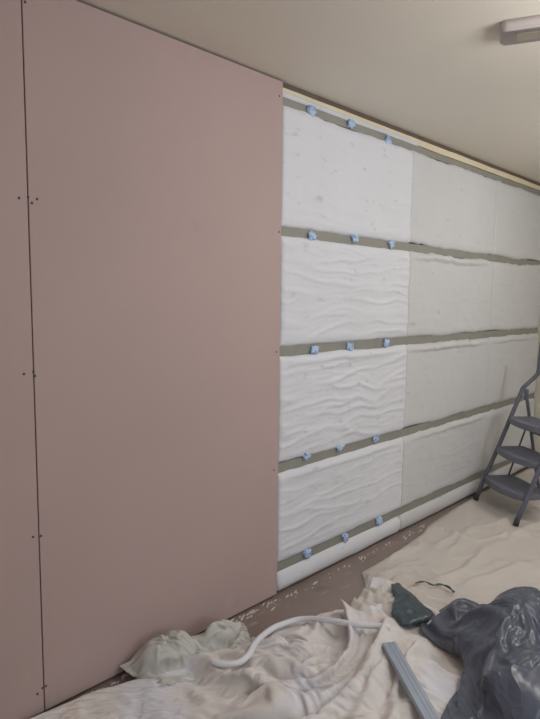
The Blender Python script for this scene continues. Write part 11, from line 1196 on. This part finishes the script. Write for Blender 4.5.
0,0,0,0,0,0,0,0,0,1,-1,2,0,0,1,0,0,0,1,0,-1,0,0,-1,-2,0,2,1,-3,-1,3,-1,-2,1,-1,0,-1,-2,2,1,-1,0,1,-2,3,-3,0,0,2,1,-1,0,0,0,2,-2,-1,-2,2,4,-1,1,-2,1,-2,2,-1,0,0,1,-2,2,-2,0,1,0,
0,0,0,0,1,-2,1,-1,0,1,0,1,1,1,-1,1,0,0,1,-1,-1,0,0,0,0,-2,0,0,2,0,0,-2,0,0,-2,-1,4,-1,-3,1,2,-3,1,2,-2,0,-2,1,0,1,0,0,-1,0,1,1,-2,3,-3,3,1,-3,0,2,2,-3,1,-1,0,0,0,0,1,-2,0,2,
0,0,0,-1,1,0,0,0,0,0,0,2,-1,1,1,-1,1,0,0,0,-1,0,1,-1,-1,2,-2,-2,1,2,-2,0,-1,0,1,-2,-1,2,1,-3,1,1,-2,1,1,0,-1,-2,0,0,2,0,1,-1,0,-1,1,2,2,-3,0,-1,0,0,3,-1,0,-1,1,-1,0,0,0,1,-1,1,
0,1,-1,0,0,1,-1,0,0,0,0,1,1,0,0,0,0,1,-1,1,-2,1,-1,1,0,-2,2,-1,-1,0,-1,1,1,-4,1,3,-3,-2,2,2,-3,1,-1,0,2,-1,0,0,-2,0,0,0,1,2,-2,0,2,-2,3,-1,-1,1,1,-2,2,0,-1,1,-1,0,1,-1,1,0,0,0,
0,0,0,0,0,0,0,0,0,-1,2,0,1,0,-1,1,0,1,0,-2,1,-1,1,0,1,-3,-1,3,0,-3,1,-1,-1,-1,-1,3,2,-2,-3,2,2,-2,1,-3,1,2,-1,-1,0,0,1,-1,-1,0,1,1,-1,2,0,-1,-1,2,-1,3,-1,1,-1,0,-1,0,0,0,0,0,1,0,
0,0,0,0,0,0,0,0,0,0,2,-1,0,0,1,0,0,-1,-1,1,0,1,0,-1,-3,5,-1,-2,-1,1,-2,-2,0,6,-2,-4,2,2,-2,-2,3,0,-2,1,-2,3,0,-1,0,-1,1,0,0,-1,1,0,2,-1,0,-2,2,0,1,-1,1,0,1,-1,0,-1,0,1,-1,0,1,0,
0,0,1,-1,0,0,0,0,-1,1,1,0,0,1,-1,0,0,-1,0,0,2,-1,0,-1,0,-2,1,1,-3,0,0,2,2,-1,1,-3,-1,2,1,-2,0,1,1,-2,1,-3,2,0,0,-1,3,1,-1,0,0,1,0,0,-1,-1,0,0,1,-1,0,2,-2,0,0,0,0,0,0,0,0,1,
0,1,-1,-1,1,0,0,0,0,0,0,1,1,-1,0,0,0,0,-1,0,2,-1,0,-1,0,-1,-1,0,0,-1,3,3,0,-3,-3,5,-3,-3,2,-1,0,2,0,0,-2,-1,0,2,-1,2,-4,2,4,0,-1,-1,-1,0,0,2,0,0,-1,0,1,-1,0,0,0,0,0,0,0,0,2,-1,
0,0,0,1,-2,1,0,0,0,-1,2,0,0,0,0,0,0,0,0,0,0,0,0,-3,3,-2,0,-1,5,0,0,-3,-4,2,2,-3,4,-3,-1,0,1,-2,0,0,0,0,0,-1,1,2,0,-2,1,2,0,0,0,1,-1,2,0,0,-1,2,-3,-1,2,0,-1,0,0,0,0,1,2,-2,
0,0,1,-1,0,0,0,0,-1,1,1,0,0,0,0,0,0,-3,1,2,0,1,-2,-1,-1,4,1,-1,0,1,-4,-3,4,-4,1,4,-2,1,-4,1,-1,1,-1,1,-1,0,0,1,2,-1,0,-1,-2,1,3,1,0,-1,-1,1,1,0,0,-4,2,2,-1,0,0,0,-1,1,0,0,1,0,
0,0,0,0,0,0,1,-1,0,1,-1,0,1,-1,0,0,0,0,1,-1,0,0,-1,2,0,0,0,2,-5,-1,0,3,-3,0,4,-2,-1,-1,0,-1,0,-1,2,5,-1,-1,-2,0,-2,3,-1,-1,-1,-1,0,2,0,0,0,0,0,1,-1,1,-1,0,0,2,0,-1,0,1,0,1,1,-1,
0,1,0,-1,0,0,0,0,0,-1,1,0,1,-1,0,0,0,0,-1,1,-1,1,0,0,2,0,-1,-4,1,-1,2,-2,-1,6,-2,-2,-1,0,-1,1,-2,1,2,2,0,1,0,-3,1,-1,0,0,-1,1,-3,0,1,-1,1,1,0,0,2,-2,0,3,-2,0,-1,2,-1,1,0,1,1,-1,
0,0,0,0,0,0,0,0,-1,1,0,0,0,1,-2,0,0,3,-2,0,1,-2,0,3,0,-2,-3,0,0,-1,-1,1,3,0,-1,0,-1,-1,1,-2,3,3,1,-3,0,-1,0,1,1,-2,0,0,0,-2,3,-3,-1,0,1,-1,1,1,1,2,-4,2,0,-1,1,0,1,-1,1,1,0,0,
0,0,0,1,-1,0,0,1,-1,0,-2,2,0,1,-2,0,0,2,-1,1,-1,-2,0,0,0,-1,-1,2,-1,3,-1,0,2,-1,-1,-2,-2,1,-1,1,1,-1,2,0,0,0,0,2,-1,0,-1,0,-1,2,-1,1,0,0,-2,-3,2,-1,1,3,4,-7,3,-1,-1,1,0,1,0,2,0,-1,
0,0,0,0,0,0,0,0,0,0,-3,4,-1,-1,2,-1,-2,1,4,-4,-1,-2,0,1,-1,-1,2,0,2,0,2,1,-3,0,-2,-1,0,-1,1,1,-1,1,1,0,-1,2,2,-3,0,0,0,1,1,-3,-3,0,0,0,0,5,-3,-1,1,-1,2,2,-2,-1,1,1,0,0,1,0,2,-1,
0,0,1,-1,0,0,0,0,0,0,-1,0,1,-2,-1,0,2,-2,0,1,-1,1,-1,-1,-1,1,1,-1,0,0,1,4,0,-5,-1,1,0,-1,0,2,0,1,-1,0,3,0,-1,2,-2,0,1,-3,-1,-1,1,-1,1,1,-1,-2,0,3,0,2,-1,-1,0,0,0,1,0,1,-1,2,1,-1,
0,0,0,1,-1,0,0,1,-1,0,0,-1,1,-3,1,0,-2,2,-2,1,-1,-1,0,0,0,2,0,1,0,1,1,-1,-2,-1,0,-1,0,0,2,0,0,-1,-1,1,0,-2,-8,6,10,-2,0,0,-1,-1,-1,-1,-2,-1,1,0,5,-1,1,-2,-1,1,0,0,0,1,1,-1,1,0,1,0,
0,0,1,-1,0,0,1,-1,0,0,1,-3,1,0,-1,0,0,-1,-2,2,-2,0,-1,0,6,-1,1,2,0,1,-1,-6,0,0,-1,-1,0,4,-1,1,-1,0,-1,-2,-6,-9,3,-3,12,10,2,-2,0,0,0,-1,1,1,-2,-1,-6,1,0,1,0,1,0,1,1,-1,0,1,0,2,1,-1,
0,-2,1,3,-1,-2,1,0,1,-1,0,-3,2,1,1,-2,1,-2,5,-5,1,1,3,0,-4,4,0,-1,0,-3,-3,0,-1,-1,0,0,3,-1,0,2,1,-1,-2,-10,-10,15,9,1,-20,7,5,9,1,1,-1,0,-3,-4,-2,-1,1,0,-1,1,1,0,2,-1,3,-1,0,0,0,1,1,0,
0,1,-3,2,2,-2,-2,2,1,-1,1,-11,8,3,-1,1,-2,1,-2,2,-2,1,-2,3,1,-4,2,0,-3,-2,0,0,-1,0,1,1,-2,1,6,0,-3,-3,-9,-6,20,-1,0,-1,2,-15,-2,8,5,2,-1,-1,0,0,1,1,5,0,0,-1,-3,0,-2,2,-1,1,0,0,1,1,0,0,
0,1,0,-4,3,3,-3,-1,1,1,-3,2,-6,0,2,-2,0,0,0,0,1,0,1,-1,1,2,-4,0,1,0,-1,-2,0,1,-1,1,4,2,0,-6,-2,-9,-2,19,-3,0,0,0,0,2,-6,-14,9,5,6,3,0,1,-1,-1,-1,-1,-4,-1,2,-1,1,1,1,0,1,0,1,1,-1,1,
0,1,1,-1,-3,2,3,-3,-2,2,1,0,-10,3,0,-1,1,0,0,1,1,-1,0,-1,0,-1,2,-1,-1,0,-1,1,2,-2,2,3,0,2,-9,-3,-11,7,15,-3,1,0,-1,1,0,-1,2,0,-16,0,5,5,4,2,3,2,-4,-1,1,-2,0,-1,0,0,1,0,0,0,3,0,0,0,
0,-2,2,3,-2,-3,2,2,-2,-1,1,1,-13,7,-2,1,-1,0,1,0,-1,0,1,0,0,0,-1,3,0,2,-2,-1,-2,3,3,2,-1,-9,-6,-10,17,5,-1,0,0,0,1,-1,1,0,-1,0,1,-8,-10,4,3,1,1,1,1,3,3,2,-2,1,-1,0,0,1,1,0,2,0,-1,1,
0,-1,1,0,2,-2,0,0,1,-2,2,-3,3,-12,3,1,0,1,-1,-1,1,3,-4,0,1,2,3,-2,3,-2,0,0,1,2,0,-5,-5,-7,-2,17,-2,1,1,-2,1,0,1,2,-1,0,2,1,0,0,-2,-11,-7,-3,2,2,1,4,4,0,1,1,2,0,1,-1,1,2,1,0,0,0,
0,0,-2,2,1,0,-2,1,1,0,-2,2,0,-10,1,1,1,1,1,1,0,-2,3,-2,0,0,0,-1,1,1,2,-1,2,-3,-5,-4,-9,4,15,6,-4,-1,-2,6,-2,-1,-1,-1,3,0,-2,-1,0,0,4,0,0,0,-6,-2,-4,-8,-1,9,3,1,1,0,0,0,4,1,0,0,-1,1,
0,1,-1,-2,3,1,-3,0,1,1,0,-1,1,0,-5,-1,-1,-3,1,0,0,0,1,4,0,0,-1,1,-2,1,1,2,-5,-4,-6,-13,16,10,4,-1,0,3,0,-2,1,1,-1,-2,-2,3,1,-1,0,-1,-2,2,-2,0,2,-2,2,1,-7,-10,-3,8,3,3,0,3,1,1,1,-1,-1,1,
0,2,-2,0,0,1,2,-4,-1,2,1,0,0,1,-8,3,2,-2,-3,-2,0,-1,0,1,0,0,0,-1,0,-1,1,-2,-3,-7,-2,22,-2,5,-1,-2,1,-1,-1,-1,1,1,0,3,-1,-3,0,2,0,0,1,-2,3,1,1,0,-1,-1,-1,-1,0,-7,-1,1,2,3,1,2,-1,-1,0,1,
0,0,2,-2,-3,3,1,2,-2,-3,2,0,-1,1,2,-12,3,6,1,-1,-1,0,-2,-3,0,-1,-1,1,1,-1,-5,-5,-12,15,14,-2,3,0,-2,-1,5,-3,0,0,0,-1,2,-2,3,1,-1,-2,0,1,2,0,0,-1,-1,-1,0,0,2,0,-2,0,2,0,1,-2,0,0,-1,0,1,0,
0,-2,3,1,-2,-2,2,1,1,-1,-3,1,-1,0,2,1,-11,-7,11,4,0,0,1,0,-1,-1,-1,-3,-5,-6,-14,9,21,0,-1,2,2,-2,1,0,0,0,0,0,0,0,0,0,-2,0,1,3,0,1,-2,0,-1,-1,-2,0,1,0,0,0,1,1,0,0,-1,1,0,-1,1,0,-1,1,
0,0,-3,4,2,-3,-2,2,1,1,-1,-1,1,0,-2,4,1,-1,-16,-7,7,2,0,2,-2,-1,-4,-7,-8,8,20,1,1,0,0,2,-1,0,0,0,-1,1,0,0,0,0,-1,1,0,0,1,-2,1,-1,0,0,-1,-1,2,1,1,1,0,-1,0,-1,-1,0,1,-1,0,1,-1,0,1,0,
0,2,-2,-2,2,3,-3,-2,2,1,1,-1,0,2,0,-1,0,0,1,1,-11,-7,-5,-5,-2,0,3,9,12,-1,1,1,-1,0,2,0,0,-1,1,0,0,-1,1,0,0,0,0,0,0,0,-1,1,-1,1,-1,-1,0,3,-1,2,-1,-2,0,1,0,-1,1,-1,-1,2,0,-1,1,0,0,0,
0,0,3,-3,-2,2,2,-2,-2,2,1,0,1,-2,0,-1,0,-1,0,0,2,1,-1,-1,0,0,0,0,0,0,0,0,1,0,1,-1,-1,1,0,0,-1,1,0,0,0,0,0,0,0,0,0,0,0,-1,-1,1,2,-1,2,-3,-1,1,0,1,-1,1,0,0,0,-1,0,1,-1,0,0,1,
0,-2,2,2,-2,-2,3,1,-2,-3,2,2,-3,-1,-1,0,0,0,0,0,0,3,3,0,1,-1,-2,-2,0,2,0,0,0,0,-1,0,1,0,0,0,0,1,0,0,0,0,0,-1,0,0,0,-1,0,0,1,1,-1,1,-2,0,1,0,0,-1,2,-1,0,0,0,0,0,-1,1,0,0,0,
0,0,-2,2,3,-3,-3,4,1,-2,-2,0,0,0,1,0,0,1,0,0,2,-4,-1,1,-1,1,3,1,0,-3,0,1,0,1,0,0,0,-1,0,0,1,-1,0,-1,0,0,0,1,0,0,0,0,0,0,1,-1,1,-3,1,1,1,0,-1,2,-1,-1,-1,1,0,-1,0,1,-1,1,0,0,
0,2,-2,-2,2,2,-2,-3,3,3,-3,-2,3,1,0,1,1,0,0,-1,-3,3,0,0,-1,-2,-1,1,0,2,-1,-1,-1,0,1,0,0,0,0,0,-1,0,0,2,0,0,0,-1,0,0,0,0,0,0,0,0,-2,3,-1,1,-1,-1,3,-1,0,-1,0,0,0,0,0,-1,1,-1,0,1,
0,0,2,-2,-2,3,2,-3,-3,3,2,-1,0,2,0,-1,-1,-2,0,2,1,-3,-1,0,1,0,0,-1,0,0,1,0,1,0,-1,0,0,1,0,0,0,0,1,-1,-1,0,1,1,-1,0,0,0,0,0,-1,0,1,-1,1,1,-1,0,0,-2,1,3,-2,0,1,-1,0,0,-1,1,0,0,
0,-2,3,2,-3,-3,3,3,-2,-4,4,2,0,-3,0,0,0,1,-2,-2,2,2,0,-1,-1,1,0,0,0,0,0,0,0,0,1,0,-1,0,0,0,0,0,-1,0,2,-1,-1,0,1,0,0,0,0,0,0,0,0,0,1,-1,-1,2,-2,0,-1,1,3,-1,-1,0,-1,0,1,-1,0,1,
0,0,-2,2,3,-3,-2,2,3,-3,-3,0,1,1,0,0,0,1,1,-2,-2,2,0,0,1,0,0,0,0,0,0,0,0,0,0,-1,1,0,0,0,0,0,0,1,-1,0,1,-1,0,0,0,0,0,0,0,0,1,-1,0,-2,4,-3,0,1,1,-2,1,2,-2,0,0,0,0,0,0,0,
0,3,-3,-2,2,1,-1,-2,2,3,-3,-1,-3,1,0,-1,0,0,1,5,-2,-2,2,1,0,0,0,0,0,-1,0,0,0,0,-1,2,0,-1,0,0,0,0,0,0,-1,1,0,0,0,0,0,0,0,0,0,0,-1,2,-2,1,-2,3,0,-1,0,0,0,-2,3,-1,0,0,-1,0,1,0,
0,0,2,-2,0,3,-2,-2,-2,4,1,-1,0,-2,0,1,0,0,1,-1,2,0,-3,0,0,0,0,0,1,0,0,0,0,1,0,-1,0,1,0,-1,0,0,0,-1,2,0,-2,1,0,1,-1,0,0,0,0,0,0,-1,2,-1,0,-1,1,1,-1,0,0,0,-2,3,-1,0,0,0,-1,1,
0,-2,2,2,-4,2,2,-1,-1,-2,3,1,-1,0,-1,0,1,0,0,-1,0,0,2,0,-1,0,0,-1,-1,1,0,0,1,-1,0,0,0,0,0,1,0,0,-1,0,-1,0,1,1,0,-1,1,0,0,0,-1,0,0,1,-2,2,0,0,-2,0,0,1,-1,1,0,-1,2,-1,0,0,0,0,
0,2,-4,0,3,-2,2,2,-1,-2,-2,2,2,0,-1,-1,-1,0,-1,0,0,0,0,0,1,0,0,2,-1,0,1,0,0,0,0,0,0,0,0,0,0,0,0,1,0,0,0,-1,0,0,0,0,0,-1,1,0,0,-1,2,-1,0,0,1,-1,0,0,-2,1,1,0,-1,2,-1,-1,-1,1,
0,0,3,-2,-2,1,-1,2,2,-2,0,-2,0,0,2,0,0,0,0,0,0,0,0,-1,1,0,0,-1,1,0,0,0,0,0,0,0,1,0,-1,0,0,0,1,-1,1,-1,0,0,0,0,0,0,0,1,0,0,0,0,-1,1,0,0,0,0,0,-1,1,-1,0,0,0,-1,1,-1,0,0,
0,-2,2,2,-1,-1,0,-1,2,2,-1,1,-1,0,0,0,0,0,0,0,0,0,0,1,-1,0,0,0,0,0,0,0,-1,1,0,0,-1,0,1,0,0,0,0,0,-1,1,0,0,0,0,0,0,0,-1,0,0,1,0,0,0,0,0,0,1,-1,1,-1,0,0,0,0,-1,-1,2,-2,0,
0,0,-2,3,1,-2,2,-1,-2,2,1,-1,1,2,-1,1,-1,0,0,0,0,0,0,0,0,0,0,0,0,0,-1,0,1,-1,0,0,0,0,0,0,0,0,0,0,1,-1,0,0,0,0,0,0,0,1,0,0,-1,0,0,-1,0,1,0,-1,1,0,1,0,-1,0,0,0,0,-2,1,-1,
0,1,0,-2,1,2,-2,1,0,-1,1,1,0,-1,1,0,1,0,0,0,0,0,0,0,0,0,0,0,0,0,0,0,-1,0,0,0,0,0,0,0,0,0,0,0,-1,1,0,0,0,0,0,0,0,0,0,0,0,0,0,0,0,-1,0,1,0,0,0,0,1,0,0,0,0,0,-1,-2], 76, 76, 0.0025),
}
# ------------------------------------------------------------------ crumpled cloths and bag (draped shapes)
def unpack(s, nu, nv, q):
    a = np.array(s).reshape(3, nu, nv)
    return (np.cumsum(np.cumsum(a, axis=1), axis=2)*q).transpose(1, 2, 0)
def draped(name, key, m, th):
    s, nu, nv, q = DATA[key]; P = unpack(s, nu, nv, q)
    me = bpy.data.meshes.new(name)
    fs = [(i*nv+j, (i+1)*nv+j, (i+1)*nv+j+1, i*nv+j+1) for i in range(nu-1) for j in range(nv-1)]
    me.from_pydata([tuple(map(float, p)) for p in P.reshape(-1, 3)], [], fs); me.update()
    o = link(name, me, m, None, True)
    so = o.modifiers.new('thick', 'SOLIDIFY'); so.thickness = th; so.offset = 0
    sb = o.modifiers.new('sub', 'SUBSURF'); sb.levels = 1; sb.render_levels = 1
    return o
o = draped('crumpled_drop_cloth', 'B', M['cloth2'], .002)
tag(o, 'off-white drop cloth heaped in crumpled folds at the bottom of the photo', 'drop cloth')
o = draped('bundled_sheet', 'C', M['cloth3'], .002)
tag(o, 'small grey-green bundled sheet pushed against the foot of the pink board', 'sheet')
o = draped('rubbish_bag', 'D', M['bag'], .001)
tag(o, 'large shiny black plastic rubbish bag slumped at the bottom right', 'rubbish bag')

TUBE = [(1.9251, -0.6673, 0.1392), (1.8955, -0.615, 0.1334), (1.8635, -0.5634, 0.1289), (1.8385, -0.4898, 0.1211), (1.827, -0.4082, 0.1003), (1.8166, -0.3332, 0.0776), (1.7876, -0.2834, 0.0639), (1.73, -0.2598, 0.0591), (1.6609, -0.255, 0.0629), (1.5451, -0.2836, 0.0719), (1.4481, -0.3341, 0.0788), (1.3851, -0.3461, 0.0807), (1.3353, -0.311, 0.0829), (1.3161, -0.275, 0.0868)]
MET = [(1.8189, -0.7321, 0.15), (1.6397, -1.0225, 0.09)]
# ------------------------------------------------------------------ white foam tube
bm = bmesh.new(); pth = smooth_path(TUBE, 8)
zs = [p.z for p in pth]
for i, p in enumerate(pth):
    a = zs[max(0, i-6):i+7]; p.z = max(float(np.mean(a)), .014)
tube(bm, pth, .0125, 14)
o = obj('foam_tube', bm, M['tube'], smooth=True); tag(o, 'bent white foam tube curling over the crumpled drop cloth', 'tube')
# ------------------------------------------------------------------ metal channel
A_, B_ = Vector(MET[0]), Vector(MET[1])
dr = (B_-A_).normalized(); L_ = 1.15
sd_ = dr.cross(Vector((0, 0, 1))).normalized(); upv = sd_.cross(dr)
bm = bmesh.new()
wd, ht, tk = .026, .022, .0012
prof = [(-wd, -ht), (-wd, 0), (wd, 0), (wd, -ht), (wd-.006, -ht), (wd-.006, -ht+tk), (wd-tk, -ht+tk), (wd-tk, -tk), (.006, -tk), (-.006, -tk), (-wd+tk, -tk), (-wd+tk, -ht+tk), (-wd+.006, -ht+tk), (-wd+.006, -ht)]
prof[2:2] = [(-.013, 0), (-.011, -.0012), (-.004, -.0012), (-.002, 0), (.002, 0), (.004, -.0012), (.011, -.0012), (.013, 0)]
prof = [p for p in prof if p not in ((.006, -tk), (-.006, -tk))]
prof = [(x, z) if not (abs(z+tk) < 1e-9 and abs(x) < wd-tk-1e-6) else (x, z) for x, z in prof]
prof2 = [(x, (z if z > -tk-1e-6 or True else z)) for x, z in prof]
prof2[prof2.index((-wd+tk, -tk))] = (-wd+tk, -tk-.003); prof2[prof2.index((wd-tk, -tk))] = (wd-tk, -tk-.003)
r0 = [bm.verts.new(A_+sd_*x+upv*z) for x, z in prof2]; r1 = [bm.verts.new(A_+dr*L_+sd_*x+upv*z) for x, z in prof2]
n = len(prof2)
for k in range(n): bm.faces.new((r0[k], r0[(k+1)%n], r1[(k+1)%n], r1[k]))
bm.faces.new(r0); bm.faces.new(r1[::-1])
o = obj('metal_channel', bm, M['metal']); tag(o, 'grey metal channel lying on the crumpled drop cloth beside the black bag', 'metal profile')
# ------------------------------------------------------------------ dark teal plastic packet
def sheet_blob(name, poly, zc, th, m, seed, n=60, wr=.5):
    # pillow over a floor outline: even grid clipped by distance to the outline
    c = Vector(np.mean(np.array(poly), axis=0).tolist())
    bm = bmesh.new(); R_ = 14; rings = []
    out = []
    for a, b in zip(poly, poly[1:]+poly[:1]):
        for k in range(8): out.append(Vector((a[0]+(b[0]-a[0])*k/8, a[1]+(b[1]-a[1])*k/8)))
    N_ = len(out)
    for side in (1, -1):
        rg = []
        for q in range(R_+1):
            t = q/R_; ring = []
            for p in out:
                xy = c+(p-c)*t
                e = (1-t**2.2)**.5
                wv = 1-abs(nz(xy.x*14+seed, xy.y*14, side))*2.2
                w2 = 1-abs(nz(xy.x*34+seed, xy.y*34, side))*2.2
                z = zc+side*e*(th*(1+.5*nz(xy.x*9, xy.y*9, seed))+wr*(.016*max(0, wv)**2+.005*max(0, w2)))
                if side < 0: z = zc-e*zc*.85
                ring.append((xy.x, xy.y, max(z, .004)))
            rg.append(ring)
        rings.append(rg)
    for rg, flip in ((rings[0], False), (rings[1], True)):
        vs = [[bm.verts.new(p) for p in ring] for ring in rg[1:]]
        cv = bm.verts.new(rg[0][0])
        for k in range(N_): bm.faces.new((cv, vs[0][k], vs[0][(k+1)%N_]))
        for a, b in zip(vs, vs[1:]):
            for k in range(N_): bm.faces.new((a[k], b[k], b[(k+1)%N_], a[(k+1)%N_]))
    bmesh.ops.remove_doubles(bm, verts=bm.verts, dist=1e-5)
    return obj(name, bm, m, smooth=True)
PK = [(2.385, -0.375), (2.419, -0.393), (2.375, -0.489), (2.326, -0.583), (2.288, -0.666), (2.23, -0.678), (2.184, -0.656), (2.135, -0.641), (2.11, -0.606), (2.148, -0.53), (2.225, -0.485), (2.29, -0.459), (2.333, -0.408)]
o = sheet_blob('plastic_packet', PK, .05, .022, M['teal'], 5); tag(o, 'crinkled dark teal plastic packet lying left of the black rubbish bag tip', 'packet')
bm = bmesh.new(); SP = [(2.479, -0.454), (2.521, -0.481), (2.536, -0.523), (2.58, -0.537), (2.571, -0.585), (2.556, -0.625)]
tube(bm, smooth_path([(x, y, .032+cloth_h(x, y)*.6+.004*math.sin(i*2)) for i, (x, y) in enumerate(SP)], 5), [.003+.005*abs(math.sin(i*.55)) for i in range(5*(len(SP)-1)+1)], 7, flat=.5)
o = obj('plastic_scrap', bm, M['teal'], smooth=True); tag(o, 'thin dark scrap on the cream drop cloth above the teal packet', 'scrap')


# ------------------------------------------------------------------ dust along the foot of the wall
bm = bmesh.new(); R3 = random.Random(3)
for k in range(190):
    x = R3.uniform(.8, 3.4) if k % 2 else R3.uniform(.85, 2.15); y = -abs(R3.gauss(0, .022))-.006
    if x > 2: y -= .02
    s = R3.uniform(.002, .0085)*(1.3 if k % 9 == 0 else 1); a = R3.uniform(0, PI)
    Mx = Matrix.Translation((x, y, s*.22)) @ Matrix.Rotation(a*.25, 4, 'Z') @ Matrix.Diagonal((s*R3.uniform(1, 3.2), s*.7, s*.4, 1))
    bmesh.ops.create_icosphere(bm, subdivisions=1, radius=1, matrix=Mx)
o = obj('plaster_dust', bm, M['dust']); tag(o, 'white plaster crumbs scattered along the foot of the wall', 'dust', kind='stuff')

# ------------------------------------------------------------------ light
def area(name, loc, rot, sx, sy, e, col):
    l = bpy.data.lights.new(name, 'AREA'); l.shape = 'RECTANGLE'; l.size = sx; l.size_y = sy; l.energy = e; l.color = col
    o = bpy.data.objects.new(name, l); COL.objects.link(o); o.location = loc; o.rotation_euler = rot; return o
area('window_daylight', ((wx0+wx1)/2, W_Y0-.02, (wz0+wz1)/2), (math.radians(90), 0, 0), wx1-wx0-.1, wz1-wz0-.1, 20, (.82, .90, 1.0))
def bulb(name, loc, e, r, col):
    l = bpy.data.lights.new(name, 'POINT'); l.energy = e; l.shadow_soft_size = r; l.color = col
    o = bpy.data.objects.new(name, l); COL.objects.link(o); o.location = loc
bulb('room_lamp', (3.80, -1.42, 2.22), 27, .035, (1, .97, .93))
bulb('near_room_lamp', (2.1, -1.75, 2.12), 39, .25, (1, .975, .94))
w = bpy.data.worlds.new('sky'); sc.world = w; w.use_nodes = True
w.node_tree.nodes['Background'].inputs[0].default_value = (.75, .85, 1, 1); w.node_tree.nodes['Background'].inputs[1].default_value = 1.0

# ------------------------------------------------------------------ camera
cd = bpy.data.cameras.new('camera'); co = bpy.data.objects.new('camera', cd); COL.objects.link(co); sc.camera = co
R = ((0.7067587934312948, 0.06641510722923445, -0.7043302076719908), (-0.7073798550902917, 0.08081436821221942, -0.7021985321138872), (0.010283409939238387, 0.994513987544765, 0.10409697429720262))
mw = Matrix(R).to_4x4(); mw.translation = Vector((0, -1.8821, 1.4595)); co.matrix_world = mw
cd.sensor_fit = 'VERTICAL'; cd.sensor_height = 36; cd.lens = 577.4/719*36; cd.clip_start = .05
sc.view_settings.view_transform = 'Standard'; sc.view_settings.look = 'None'; sc.view_settings.gamma = 1
sc.view_settings.use_curve_mapping = False; sc.view_settings.exposure = -0.42
